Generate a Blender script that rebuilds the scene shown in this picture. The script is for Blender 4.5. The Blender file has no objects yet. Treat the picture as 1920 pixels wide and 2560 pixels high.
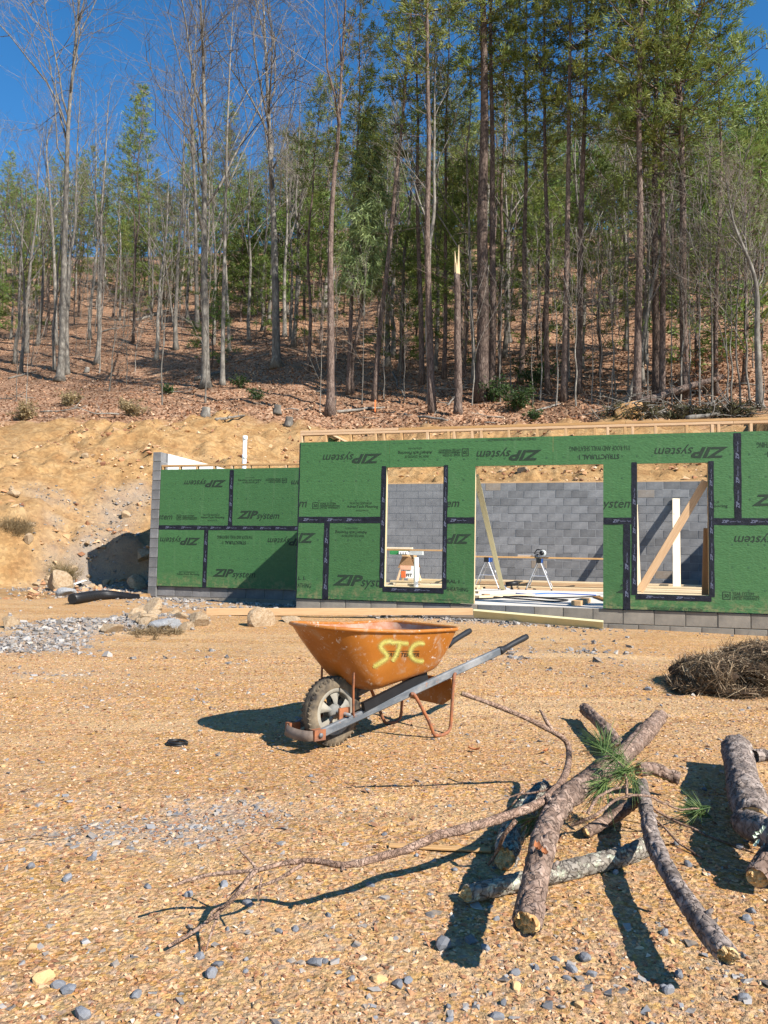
import bpy, bmesh, math, random
import numpy as np
from mathutils import Vector, Matrix
from mathutils.bvhtree import BVHTree

R = math.radians
scene = bpy.context.scene
COL = scene.collection

# ------------------------------------------------------------------ camera
FPX, CX, CY = 1923.0, 960.0, 1280.0          # focal length and centre, in photograph pixels (1920 x 2560)
PITCH, ROLL = 0.0652, 0.01954
CAMZ = 0.97
cp, sp, cr, sr = math.cos(PITCH), math.sin(PITCH), math.cos(ROLL), math.sin(ROLL)
FWD, UPV, RGT = Vector((0, cp, sp)), Vector((0, -sp, cp)), Vector((1, 0, 0))
cam_d = bpy.data.cameras.new('camera')
cam = bpy.data.objects.new('camera', cam_d)
COL.objects.link(cam)
scene.camera = cam
cam_d.sensor_fit = 'VERTICAL'
cam_d.sensor_height = 36.0
cam_d.lens = FPX / 2560 * 36.0
cam_d.clip_start = 0.05
cam_d.clip_end = 2000
ax, ay, az = cr * RGT + sr * UPV, -sr * RGT + cr * UPV, -FWD
cam.matrix_world = Matrix(((ax.x, ay.x, az.x, 0), (ax.y, ay.y, az.y, 0), (ax.z, ay.z, az.z, CAMZ), (0, 0, 0, 1)))

# ------------------------------------------------------------------ sky, sun, exposure
SUN_EL, SUN_AZ = R(38.5), R(42.0)            # azimuth measured from +X towards -Y (behind the photographer)
SUNV = Vector((math.cos(SUN_EL) * math.cos(SUN_AZ), -math.cos(SUN_EL) * math.sin(SUN_AZ), math.sin(SUN_EL)))
world = bpy.data.worlds.new('World')
scene.world = world
world.use_nodes = True
wn = world.node_tree
wn.nodes.clear()
sky = wn.nodes.new('ShaderNodeTexSky')
sky.sky_type = 'NISHITA'
sky.sun_disc = False
sky.sun_elevation = SUN_EL
sky.sun_rotation = math.atan2(SUNV.x, SUNV.y)
sky.altitude = 600
sky.air_density = 1.0
sky.dust_density = 0.0
sky.ozone_density = 1.0
bg = wn.nodes.new('ShaderNodeBackground')
bg.inputs['Strength'].default_value = 0.102
wo = wn.nodes.new('ShaderNodeOutputWorld')
hs = wn.nodes.new('ShaderNodeHueSaturation')
hs.inputs['Saturation'].default_value = 1.38
hs.inputs['Hue'].default_value = 0.50
wn.links.new(sky.outputs[0], hs.inputs['Color'])
wn.links.new(hs.outputs[0], bg.inputs[0])
wn.links.new(bg.outputs[0], wo.inputs[0])
sun_d = bpy.data.lights.new('sun', 'SUN')
sun_d.energy = 5.0
sun_d.angle = R(0.53)
sun_d.color = (1.0, 0.95, 0.88)
sun = bpy.data.objects.new('sun', sun_d)
COL.objects.link(sun)
sun.rotation_euler = SUNV.to_track_quat('Z', 'Y').to_euler()
sun.location = (20, -15, 30)
vs = scene.view_settings
vs.view_transform = 'Standard'
vs.look = 'None'
vs.exposure = 0.95
vs.gamma = 1.0
vs.use_curve_mapping = False
scene.cycles.max_bounces = 6
scene.cycles.diffuse_bounces = 1
scene.cycles.glossy_bounces = 2
scene.cycles.transparent_max_bounces = 6
scene.cycles.use_denoising = True

# ------------------------------------------------------------------ coordinates
def ray(px, py):
    xi, yi = px - CX, py - CY
    X, Y = xi * cr + yi * sr, -xi * sr + yi * cr
    return (RGT * (X / FPX) - UPV * (Y / FPX) + FWD)
CAMP = Vector((0, 0, CAMZ))
def at_z(px, py, z):
    d = ray(px, py)
    return CAMP + d * ((z - CAMZ) / d.z)
def at_y(px, py, Y):
    d = ray(px, py)
    return CAMP + d * (Y / d.y)
TH = 0.27357
UV_ = Vector((math.cos(TH), -math.sin(TH), 0))      # along the front wall, to the right
WV_ = Vector((math.sin(TH), math.cos(TH), 0))       # into the house
FP = Vector((-1.348, 12.04, 0))                     # front left corner of the framed wall
FLOOR_Z = CAMZ - 0.579
W_REC, W_BACK = 3.05, 9.13
U_SIDE = -4.36
def hw(u, w, z=0.0):
    return FP + UV_ * u + WV_ * w + Vector((0, 0, z))
def at_w(px, py, w):
    d = ray(px, py)
    t = (w - (CAMP - FP).dot(WV_)) / d.dot(WV_)
    return CAMP + d * t
def wuv(px, py, w=0.0):
    p = at_w(px, py, w)
    return (p - FP).dot(UV_), p.z
def to_uw(x, y):
    dx, dy = x - FP.x, y - FP.y
    return dx * UV_.x + dy * UV_.y, dx * WV_.x + dy * WV_.y

# ------------------------------------------------------------------ noise
def _h(xi, yi, s):
    h = (xi.astype(np.int64) * 374761393 + yi.astype(np.int64) * 668265263 + s * 1442695041) & 0xffffffff
    h = ((h ^ (h >> 13)) * 1274126177) & 0xffffffff
    h = ((h ^ (h >> 16)) * 2246822519) & 0xffffffff
    return ((h ^ (h >> 15)) & 0xffffff) / float(0xffffff)
def vn(x, y, s=0):
    x = np.asarray(x, float); y = np.asarray(y, float)
    xi, yi = np.floor(x), np.floor(y)
    fx, fy = x - xi, y - yi
    fx, fy = fx * fx * (3 - 2 * fx), fy * fy * (3 - 2 * fy)
    a, b, c, d = _h(xi, yi, s), _h(xi + 1, yi, s), _h(xi, yi + 1, s), _h(xi + 1, yi + 1, s)
    return (a * (1 - fx) + b * fx) * (1 - fy) + (c * (1 - fx) + d * fx) * fy
def fbm(x, y, s=0, n=4, g=0.5):
    t, a, m = 0, 1.0, 0
    for i in range(n):
        t = t + a * vn(np.asarray(x) * 2 ** i + i * 17.3, np.asarray(y) * 2 ** i - i * 9.1, s + i)
        m += a; a *= g
    return t / m
def worley(x, y, s=0):
    x = np.asarray(x, float); y = np.asarray(y, float)
    xi, yi = np.floor(x), np.floor(y)
    f1 = np.full(x.shape, 9.0); f2 = np.full(x.shape, 9.0)
    for i in (-1, 0, 1):
        for j in (-1, 0, 1):
            cx, cy = xi + i, yi + j
            d = np.hypot(cx + _h(cx, cy, s) - x, cy + _h(cx, cy, s + 7) - y)
            f2 = np.minimum(f2, np.maximum(f1, d)); f1 = np.minimum(f1, d)
    return f1, f2
def ss(a, b, x):
    t = np.clip((np.asarray(x, float) - a) / (b - a), 0, 1)
    return t * t * (3 - 2 * t)

# ------------------------------------------------------------------ object helpers
def tag(o, label=None, cat=None, group=None, kind=None):
    if label: o['label'] = label
    if cat: o['category'] = cat
    if group: o['group'] = group
    if kind: o['kind'] = kind
    return o
def empty(name, loc=(0, 0, 0), label=None, cat=None, group=None, rotz=0.0, kind_=None):
    o = bpy.data.objects.new(name, None)
    o.location = loc
    o.rotation_euler = (0, 0, rotz)
    o.empty_display_size = 0.1
    COL.objects.link(o)
    return tag(o, label, cat, group, kind_)
def world_of(o):
    m = o.matrix_basis.copy()
    if o.parent:
        m = world_of(o.parent) @ o.matrix_parent_inverse @ m
    return m
def adopt(o, parent, keep=True):
    o.parent = parent
    if keep:
        o.matrix_parent_inverse = world_of(parent).inverted()
    return o
def link(name, me, parent=None, keep=True):
    o = bpy.data.objects.new(name, me)
    COL.objects.link(o)
    if parent is not None:
        adopt(o, parent, keep)
    return o
def copy_tree(o, parent=None):
    c = o.copy()
    COL.objects.link(c)
    c.parent = parent
    for ch in KIDS.get(o.name, []):
        copy_tree(ch, c)
    return c
KIDS = {}
class MB:
    """collects faces for one mesh"""
    def __init__(s):
        s.v, s.f, s.uv = [], [], {}
    def add(s, vs_, fs_):
        b = len(s.v)
        s.v.extend([tuple(p) for p in vs_])
        s.f.extend([tuple(i + b for i in f) for f in fs_])
        return b
    def box(s, c, e, M=None):
        x, y, z = e[0] / 2, e[1] / 2, e[2] / 2
        vs_ = [Vector(c) + Vector((sx * x, sy * y, sz * z)) for sz in (-1, 1) for sy in (-1, 1) for sx in (-1, 1)]
        if M is not None: vs_ = [M @ p for p in vs_]
        s.add(vs_, [(0, 2, 3, 1), (4, 5, 7, 6), (0, 1, 5, 4), (2, 6, 7, 3), (0, 4, 6, 2), (1, 3, 7, 5)])
    def tube(s, pts, rad, n=8, cap=True, flat=1.0):
        pts = [Vector(p) for p in pts]
        k = len(pts)
        if not hasattr(rad, '__len__'): rad = [rad] * k
        t0 = (pts[1] - pts[0]).normalized()
        ref = Vector((0, 0, 1)) if abs(t0.z) < 0.9 else Vector((1, 0, 0))
        nrm = t0.cross(ref).normalized()
        b = len(s.v)
        for i in range(k):
            t = (pts[min(i + 1, k - 1)] - pts[max(i - 1, 0)])
            if t.length < 1e-9: t = t0.copy()
            t.normalize()
            nrm = (nrm - t * nrm.dot(t))
            if nrm.length < 1e-6: nrm = t.orthogonal()
            nrm.normalize()
            bn = t.cross(nrm)
            for j in range(n):
                a = 2 * math.pi * j / n
                p = pts[i] + nrm * (math.cos(a) * rad[i]) + bn * (math.sin(a) * rad[i] * flat)
                s.v.append((p.x, p.y, p.z))
        for i in range(k - 1):
            for j in range(n):
                a0, a1 = b + i * n + j, b + i * n + (j + 1) % n
                s.f.append((a0, a1, a1 + n, a0 + n))
        if cap:
            s.f.append(tuple(b + j for j in range(n))[::-1])
            s.f.append(tuple(b + (k - 1) * n + j for j in range(n)))
    def mesh(s, name, m=None, smooth=False):
        me = bpy.data.meshes.new(name)
        me.from_pydata(s.v, [], s.f)
        me.polygons.foreach_set('use_smooth', [smooth] * len(me.polygons))
        if m is not None: me.materials.append(m)
        me.update()
        return me
    def build(s, name, m=None, parent=None, smooth=False, keep=True):
        return link(name, s.mesh(name, m, smooth), parent, keep)
def np_mesh(name, V, F, m=None, smooth=False, tint=None):
    """V (n,3), F (k,3|4) numpy -> mesh; tint (n,) float point attribute"""
    me = bpy.data.meshes.new(name)
    k = F.shape[1]
    me.vertices.add(len(V)); me.vertices.foreach_set('co', np.ascontiguousarray(V, np.float32).ravel())
    me.loops.add(F.size); me.loops.foreach_set('vertex_index', np.ascontiguousarray(F, np.int32).ravel())
    me.polygons.add(len(F)); me.polygons.foreach_set('loop_start', np.arange(0, F.size, k, dtype=np.int32))
    me.polygons.foreach_set('loop_total', np.full(len(F), k, np.int32))
    me.update(calc_edges=True)
    me.polygons.foreach_set('use_smooth', np.full(len(F), smooth, bool))
    if m is not None: me.materials.append(m)
    if tint is not None:
        a = me.attributes.new('tint', 'FLOAT', 'POINT')
        a.data.foreach_set('value', np.ascontiguousarray(tint, np.float32))
    me.validate()
    return me
def spline(pts, n):
    """Catmull-Rom through rows of numbers"""
    P = np.array(pts, float)
    k = len(P)
    out = []
    for t in np.linspace(0, k - 1, n):
        i = min(int(t), k - 2); f = t - i
        p0, p1, p2, p3 = P[max(i - 1, 0)], P[i], P[i + 1], P[min(i + 2, k - 1)]
        out.append(0.5 * (2 * p1 + (p2 - p0) * f + (2 * p0 - 5 * p1 + 4 * p2 - p3) * f * f + (3 * p1 - p0 - 3 * p2 + p3) * f ** 3))
    return np.array(out)
def bevelled_box_mesh(name, e, b, m):
    bm = bmesh.new()
    bmesh.ops.create_cube(bm, size=1.0)
    bmesh.ops.scale(bm, vec=e, verts=bm.verts)
    if b: bmesh.ops.bevel(bm, geom=bm.edges[:], offset=b, segments=1, affect='EDGES')
    me = bpy.data.meshes.new(name)
    bm.to_mesh(me); bm.free()
    me.materials.append(m)
    return me
def board(name, p0, p1, wid, thk, m, parent=None, side=None, bev=0.003, label=None, cat=None, group=None):
    """a plank from p0 to p1; wid is measured along `side`, thk across it; local x is the grain"""
    p0, p1 = Vector(p0), Vector(p1)
    x = (p1 - p0); L = x.length; x.normalize()
    side = Vector(side) if side is not None else Vector((0, 0, 1)).cross(x)
    side = (side - x * side.dot(x)).normalized()
    z = x.cross(side)
    o = link(name, bevelled_box_mesh(name, (L, wid, thk), min(bev, thk * 0.2), m))
    c = (p0 + p1) / 2
    o.matrix_world = Matrix(((x.x, side.x, z.x, c.x), (x.y, side.y, z.y, c.y), (x.z, side.z, z.z, c.z), (0, 0, 0, 1)))
    if parent is not None:
        o.parent = parent
        o.matrix_parent_inverse = world_of(parent).inverted()
    return tag(o, label, cat, group)

# ------------------------------------------------------------------ materials
class NT:
    def __init__(s, name, rough=0.8, spec=0.3):
        s.m = bpy.data.materials.new(name)
        s.m.use_nodes = True
        s.t = s.m.node_tree
        s.b = s.t.nodes['Principled BSDF']
        s.b.inputs['Roughness'].default_value = rough
        s.b.inputs['Specular IOR Level'].default_value = spec
        s._co = {}
    def n(s, kind, **kw):
        nd = s.t.nodes.new('ShaderNode' + kind)
        for k, v in kw.items():
            if k in nd.inputs: s.put(nd.inputs[k], v)
            else: setattr(nd, k, v)
        return nd
    def put(s, inp, v):
        if isinstance(v, bpy.types.NodeSocket): s.t.links.new(v, inp)
        elif isinstance(v, (tuple, list)) and inp.type == 'RGBA' and len(v) == 3: inp.default_value = (*v, 1)
        else: inp.default_value = v
    def co(s, kind='Object', scale=(1, 1, 1)):
        tc = s._co.get('tc') or s.n('TexCoord'); s._co['tc'] = tc
        if scale == (1, 1, 1): return tc.outputs[kind]
        mp = s.n('Mapping'); mp.inputs['Scale'].default_value = scale
        s.t.links.new(tc.outputs[kind], mp.inputs['Vector'])
        return mp.outputs[0]
    def noise(s, scale, detail=4, rough=0.55, vec=None, dist=0.0):
        nd = s.n('TexNoise', Scale=scale, Detail=detail, Roughness=rough, Distortion=dist)
        s.t.links.new(vec if vec is not None else s.co(), nd.inputs['Vector'])
        return nd.outputs['Fac']
    def voro(s, scale, feature='F1', out='Distance', vec=None, rand=1.0):
        nd = s.n('TexVoronoi', feature=feature, Scale=scale, Randomness=rand)
        s.t.links.new(vec if vec is not None else s.co(), nd.inputs['Vector'])
        return nd.outputs[out]
    def ramp(s, fac, stops, interp='LINEAR'):
        nd = s.n('ValToRGB')
        cr_ = nd.color_ramp; cr_.interpolation = interp
        while len(cr_.elements) < len(stops): cr_.elements.new(0.5)
        for e, (p, c) in zip(cr_.elements, stops):
            e.position = p
            e.color = (c, c, c, 1) if not hasattr(c, '__len__') else (*c, 1)
        s.t.links.new(fac, nd.inputs[0])
        return nd.outputs[0]
    def mix(s, fac, a, b, mode='MIX'):
        nd = s.n('Mix', data_type='RGBA', blend_type=mode)
        s.put(nd.inputs[0], fac); s.put(nd.inputs[6], a); s.put(nd.inputs[7], b)
        return nd.outputs[2]
    def math(s, op, a, b=0.0):
        nd = s.n('Math', operation=op)
        s.put(nd.inputs[0], a); s.put(nd.inputs[1], b)
        return nd.outputs[0]
    def attr(s, name, out='Fac'):
        return s.n('Attribute', attribute_name=name).outputs[out]
    def rnd(s):
        return s.n('ObjectInfo').outputs['Random']
    def hsv(s, col, h=0.5, sat=1.0, val=1.0):
        nd = s.n('HueSaturation')
        s.put(nd.inputs['Hue'], h); s.put(nd.inputs['Saturation'], sat); s.put(nd.inputs['Value'], val); s.put(nd.inputs['Color'], col)
        return nd.outputs[0]
    def map(s, v, a, b, c, d):
        nd = s.n('MapRange')
        s.put(nd.inputs[0], v)
        for i, q in enumerate((a, b, c, d)): nd.inputs[i + 1].default_value = q
        return nd.outputs[0]
    def bump(s, h, strength=0.5, dist=0.01, prev=None):
        nd = s.n('Bump', Strength=strength, Distance=dist)
        s.t.links.new(h, nd.inputs['Height'])
        if prev is not None: s.t.links.new(prev, nd.inputs['Normal'])
        s.t.links.new(nd.outputs[0], s.b.inputs['Normal'])
        return nd.outputs[0]
    def col(s, c):
        s.put(s.b.inputs['Base Color'], c); return s
    def set(s, **kw):
        for k, v in kw.items(): s.put(s.b.inputs[k.replace('_', ' ')], v)
        return s
def plain(name, c, rough=0.7, var=0.12, metal=0.0, scale=12.0, bump=0.0, spec=0.3):
    t = NT(name, rough, spec)
    n = t.noise(scale, 5)
    t.col(t.hsv(c, val=t.map(n, 0.25, 0.75, 1 - var, 1 + var)))
    t.set(Metallic=metal)
    if bump: t.bump(n, bump, 0.01)
    return t.m

# ------------------------------------------------------------------ the ground: lot, cut bank and wooded hillside in one sheet
PROF_B = np.array([(9.3, 3.12), (11, 3.75), (15, 5.55), (19, 7.4), (28, 11.5), (82, 42.0), (100, 47.0), (140, 44.0), (260, 30)])
PROF_L = np.array([(-1.5, 0.0), (0.2, 0.03), (0.75, 0.20), (0.95, 0.95), (1.5, 1.3), (1.9, 1.45), (5.1, 2.7), (11.1, 4.85), (15, 5.95), (19, 7.3), (28, 11.4), (82, 42.0), (100, 47), (140, 44), (260, 30)])
def ground_z(x, y, fine=True):
    x = np.asarray(x, float); y = np.asarray(y, float)
    u, w = to_uw(x, y)
    lot = 0.185 * ss(-6.5, 0.2, w) - 0.013 * u * ss(-6, 0, w) * (np.abs(u) < 14) - 0.13 * ss(0.6, 2.8, w) + 0.03 * (fbm(x * 0.5, y * 0.5, 3, 3) - 0.5)
    wob = 1.4 * (fbm(x * 0.22, y * 0.22, 11, 3) - 0.5)
    back = np.interp(w, PROF_B[:, 0], PROF_B[:, 1])
    rough = ss(9, 14, w) * 0.5 * (fbm(x * 0.4, y * 0.4, 21, 4) - 0.5) + ss(20, 60, w) * 5.0 * (fbm(x * 0.03, y * 0.03, 31, 2) - 0.5)
    clod = 0.75 * np.maximum(fbm(x * 1.3, y * 1.3, 41, 3) - 0.48, 0) + 0.17 * (fbm(x * 4, y * 4, 43, 4) - 0.5)
    tilt = ss(24, 78, w) * np.clip(-x, -10, 40) * 0.05
    rough = rough + tilt
    gul = 0.22 * np.abs(fbm(u * 0.9 + .25 * w, w * 0.22, 47, 3) - 0.5) * ss(0, 2, w)
    clod = clod + 0.09 * (fbm(x * 9, y * 9, 45, 2) - 0.5) - gul
    bk = back + rough * ss(9.3, 12, w) + clod * (1 - ss(16, 22, w)) * 1.0
    du = np.maximum(U_SIDE - 0.2 - u, 0)
    shift = 4.3 * (1 - ss(0.9, 5.8, du)) * (1 - ss(5, 9, w)) + wob * (1 - ss(8, 14, w)) - 0.5 * ss(2.5, 5, du)
    lf = np.interp(w - shift, PROF_L[:, 0], PROF_L[:, 1])
    up = ss(0.1, 1.0, lf)
    lf = 0.22 * ss(-6.5, 0.2, w) + lf + rough * ss(8, 14, w) + up * clod * 1.3 * (1 - ss(16, 22, w)) + 0.03 * (fbm(x * 0.5, y * 0.5, 3, 3) - 0.5)
    rt = np.interp(w - 1.0, PROF_L[:, 0], PROF_L[:, 1]) + 0.1 + rough * ss(8, 14, w)
    mm = ss(U_SIDE - 4.5, U_SIDE + 0.5, u) * ss(6.5, 10, w)
    lf = lf * (1 - mm) + bk * mm
    bk = np.where(u < U_SIDE + 0.5, lf, bk)
    z = np.where(w > 9.23, bk, lot)
    z = np.where(u < U_SIDE - 0.1, lf, z)
    z = np.where((u > 9.1), np.where(w > 9.23, np.maximum(bk, rt), np.maximum(lot, rt)), z)
    # gravel humps by the drain pipe and along the wall
    hump = 0.09 * np.exp(-((x + 3.6) / .9) ** 2 - ((y - 9.3) / 0.55) ** 2) + 0.07 * np.exp(-((x + 2.75) / .5) ** 2 - ((y - 10.0) / 0.4) ** 2) \
        + 0.02 * np.exp(-((u + 2.2) / 2.2) ** 2 - ((w - 1.0) / 0.8) ** 2) + 0.05 * np.exp(-((u - 1.5) / 2.5) ** 2 - ((w + 0.35) / 0.25) ** 2)
    z = z + hump
    if fine:
        near = 1 - ss(-2, 8, w)
        z = z + near * (0.016 * (fbm(x * 3.1, y * 3.1, 51, 3) - 0.5) + 0.010 * (fbm(x * 14, y * 14, 53, 3) - 0.5))
        tr = np.sin((0.22 * x + y) * 2.6 + 1.2 * fbm(x * 0.3, y * 0.3, 57, 2)) * 0.006
        z = z + near * tr
        for k_, (c0, sl) in enumerate(((5.1, .10), (6.0, .07), (3.35, .16), (7.4, .05))):
            q = (y - c0 - sl * x + .25 * np.sin(x * .7 + k_)) / .11
            z = z - near * .014 * np.exp(-q * q) * (.5 + vn(x * 2, y * 0, 91 + k_)) + near * .010 * np.exp(-(np.abs(q) - 1.8) ** 2 * 2)
    return z
def gz(x, y):
    return float(ground_z(np.array([x]), np.array([y]))[0])
def on_ground(px, py, lift=0.0):
    d = ray(px, py)
    ts = np.geomspace(0.8, 130.0, 420)
    X, Y, Z = d.x * ts, d.y * ts, CAMZ + d.z * ts
    g = ground_z(X, Y) + lift
    k = np.argmax(Z < g)
    if not (Z < g).any(): k = 380
    t0, t1 = ts[max(k - 1, 0)], ts[k]
    for _ in range(14):
        tm = (t0 + t1) / 2
        if CAMZ + d.z * tm < gz(d.x * tm, d.y * tm) + lift: t1 = tm
        else: t0 = tm
    return CAMP + d * t1

def geo(a, b, s0, g):
    out = [a]; s = s0
    while out[-1] < b:
        out.append(out[-1] + s); s *= g
    return out
ug = np.unique(np.round(np.concatenate([-np.array(geo(13.0, 150, 0.2, 1.08)), np.arange(-13, -5, 0.105), np.arange(-5, 4.2, 0.042), geo(4.2, 150, 0.06, 1.06), [U_SIDE - 0.15, U_SIDE - 0.05, 9.05, 9.15]]), 4))
wg = np.unique(np.round(np.concatenate([-np.array(geo(10.6, 40, 0.1, 1.3)), np.arange(-10.6, -4.5, 0.03), geo(-4.5, 0.0, 0.035, 1.02), np.arange(0, 9.0, 0.10), [9.12, 9.18, 9.28, 9.34], geo(9.4, 34, 0.12, 1.022), geo(34.5, 250, 0.8, 1.06)]), 4))
UG, WG = np.meshgrid(ug, wg)
GX = FP.x + UG * UV_.x + WG * WV_.x
GY = FP.y + UG * UV_.y + WG * WV_.y
GZ = ground_z(GX, GY)
nu, nw = len(ug), len(wg)
idx = np.arange(nu * nw).reshape(nw, nu)
GF = np.stack([idx[:-1, :-1].ravel(), idx[:-1, 1:].ravel(), idx[1:, 1:].ravel(), idx[1:, :-1].ravel()], 1)

def litter_amount(x, y):
    u, w = to_uw(x, y)
    edge = 15.2 + 0.06 * u + 3.0 * (fbm(x * 0.25, y * 0.25, 61, 3) - 0.5) + 1.6 * (fbm(x * 1.3, y * 1.3, 62, 2) - 0.5)
    return ss(-0.6, 0.9, w - edge)
def gravel_amount(x, y):
    """how much grey crushed stone lies here (0..1), patches as seen in the photograph"""
    u, w = to_uw(x, y)
    n = fbm(x * 1.1, y * 1.1, 71, 4)
    a = np.exp(-((u + 2.0) / 2.3) ** 2 - ((w - 1.4) / 1.2) ** 2)
    a = a + 0.9 * np.exp(-((u - 1.5) / 3.0) ** 2 - ((w + 0.35) / 0.22) ** 2)
    a = a + 0.9 * np.exp(-((u + 6.6) / 0.9) ** 2 - ((w - 3.4) / 1.6) ** 2) + 0.7 * np.exp(-((u + 5.2) / 0.7) ** 2 - ((w - 4.3) / 1.0) ** 2)
    for (px, py, sx, sy, k) in ((560, 2020, .26, .13, .9), (400, 2070, .45, .14, .6), (240, 2100, .5, .12, .45), (120, 1990, .6, .3, .35), (320, 1740, .9, .5, .30), (1330, 1660, .9, .5, .45), (1640, 2420, .5, .3, .12), (700, 2420, .6, .3, .2), (100, 1700, .8, .5, .3)):
        q = GP[(px, py)]
        a = a + k * np.exp(-((x - q[0]) / sx) ** 2 - ((y - q[1]) / sy) ** 2)
    for (px, py, sx, sy, k) in ((40, 1568, .7, .45, 1.5), (150, 1550, .7, .5, 1.7), (260, 1545, .6, .5, 1.6), (370, 1535, .5, .5, 1.2), (200, 1480, .6, .5, .6), (115, 1235, .6, .4, .55), (120, 1290, .35, .3, .5), (290, 1285, .5, .5, .5), (350, 1245, .35, .4, .6), (190, 1340, .5, .3, .4), (160, 1400, .4, .3, .4)):
        q = GP[(px, py)]
        a = a + k * np.exp(-((x - q[0]) / sx) ** 2 - ((y - q[1]) / sy) ** 2)
    return np.clip(a * ss(0.25, 0.75, n) * 1.5 + 0.055 * ss(0.52, 0.75, fbm(x * 0.8, y * 0.8, 73, 3)), 0, 1)
GP = {}
for k in ((560, 2020), (400, 2070), (240, 2100), (120, 1990), (320, 1740), (1330, 1660), (1640, 2420), (700, 2420), (100, 1700)):
    GP[k] = at_z(k[0], k[1], 0.0)[:2]
for k in ((40, 1568), (150, 1550), (260, 1545), (370, 1535), (200, 1480)):
    GP[k] = at_z(k[0], k[1], 0.22)[:2]
for k in ((115, 1235), (120, 1290), (290, 1285), (350, 1245), (190, 1340), (160, 1400)):
    GP[k] = on_ground(*k)[:2]

# dirt, sand and leaf litter
t = NT('sandy_dirt', 0.92, 0.12)
P = t.n('NewGeometry').outputs['Position']
fine = t.noise(95, 5, 0.7, P)
mid = t.noise(9, 5, 0.6, P)
big = t.noise(0.9, 5, 0.6, P)
grain = t.voro(120, 'F1', 'Color', P)
sand = t.ramp(fine, [(0.25, (0.235, 0.120, 0.044)), (0.5, (0.43, 0.248, 0.096)), (0.72, (0.565, 0.365, 0.158))])
sand = t.mix(t.map(big, 0.35, 0.72, 0.0, 0.75), sand, t.mix(0.6, sand, (0.52, 0.27, 0.10)))
sand = t.mix(t.map(mid, 0.42, 0.75, 0.0, 0.6), sand, (0.54, 0.36, 0.17))
sand = t.hsv(sand, val=t.map(t.n('SeparateColor', Color=grain).outputs[0], 0, 1, 0.66, 1.26))
v52 = t.n('SeparateColor', Color=t.voro(52, 'F1', 'Color', P))
sand = t.hsv(sand, h=t.map(v52.outputs[0], 0, 1, 0.485, 0.507), sat=t.map(v52.outputs[2], 0, 1, 0.82, 1.12), val=t.map(v52.outputs[1], 0, 1, 0.72, 1.2))
dust = t.noise(1.0, 5, 0.65, t.n('Mapping', Vector=P, Scale=(0.35, 1.5, 1)).outputs[0], 0.6)
sand = t.mix(t.map(dust, 0.46, 0.66, 0.0, 0.5), sand, t.hsv((0.58, 0.40, 0.215), val=t.map(fine, .3, .7, .82, 1.1)))
sand = t.mix(t.map(t.noise(0.6, 5, 0.7, t.n('Mapping', Vector=P, Location=(7, 3, 0), Scale=(0.5, 1.6, 1)).outputs[0], 0.8), 0.52, 0.70, 0.0, 0.55), sand, (0.40, 0.205, 0.075))
speck = t.ramp(t.voro(55, 'F1', 'Color', P), [(0.80, 0.0), (0.82, 1.0)], 'CONSTANT')
sand = t.mix(t.math('MULTIPLY', speck, t.map(t.attr('gravel'), 0, 1, 0.25, 0.9)), sand, (0.21, 0.215, 0.235))
sand = t.mix(t.math('MULTIPLY', t.attr('gravel'), 0.38), sand, t.ramp(fine, [(0.3, (0.13, 0.13, 0.14)), (0.7, (0.36, 0.35, 0.35))]))
clay = t.ramp(t.noise(2.2, 6, 0.65, P), [(0.3, (0.205, 0.093, 0.029)), (0.5, (0.305, 0.172, 0.068)), (0.7, (0.37, 0.24, 0.115))])
clay = t.mix(t.map(fine, 0.3, 0.7, 0, 0.4), clay, (0.39, 0.265, 0.13))
clay = t.hsv(clay, val=t.map(t.n('SeparateColor', Color=t.voro(14, 'F1', 'Color', P)).outputs[0], 0, 1, 0.78, 1.18))
gcol = t.ramp(fine, [(0.3, (0.12, 0.118, 0.115)), (0.7, (0.34, 0.32, 0.29))])
clay = t.mix(t.math('MULTIPLY', t.attr('gravel'), 0.7), clay, gcol)
soil = t.mix(t.attr('clay'), sand, clay)
lv = t.voro(13, 'F1', 'Color', P)
ln_ = t.noise(26, 5, 0.7, P)
leaf = t.ramp(t.n('SeparateColor', Color=lv).outputs[0], [(0.0, (0.11, 0.055, 0.03)), (0.35, (0.26, 0.135, 0.075)), (0.7, (0.37, 0.21, 0.125)), (1.0, (0.47, 0.32, 0.21))])
leaf = t.hsv(leaf, val=t.map(ln_, 0.3, 0.7, 0.6, 1.3))
leaf = t.mix(t.map(t.noise(0.35, 4, 0.6, P), 0.45, 0.7, 0, 0.6), leaf, (0.10, 0.06, 0.035))
t.col(t.mix(t.attr('litter'), soil, leaf))
bh = t.math('ADD', t.math('MULTIPLY', fine, 0.6), t.math('MULTIPLY', t.voro(60, 'F1', 'Distance', P), -0.8))
b1 = t.bump(bh, 0.7, 0.012)
t.bump(t.math('ADD', t.math('MULTIPLY', mid, 0.6), ln_), 0.5, 0.05, b1)
M_DIRT = t.m
gme = np_mesh('ground', np.stack([GX.ravel(), GY.ravel(), GZ.ravel()], 1), GF, M_DIRT, True)
lit = litter_amount(GX, GY)
uu, ww = UG, WG
clay_a = np.where((uu < U_SIDE) | (ww > 9.2), ss(-0.3, 0.8, np.where(ww > 9.2, 1.0, ww)), 0.0)
for nm, arr in (('litter', lit), ('gravel', gravel_amount(GX, GY) * (1 - lit)), ('clay', clay_a)):
    a = gme.attributes.new(nm, 'FLOAT', 'POINT')
    a.data.foreach_set('value', np.ascontiguousarray(arr.ravel(), np.float32))
tag(link('ground', gme), 'sandy construction lot rising into a cut bank and a leaf covered hillside', 'ground', kind='structure')

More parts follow.
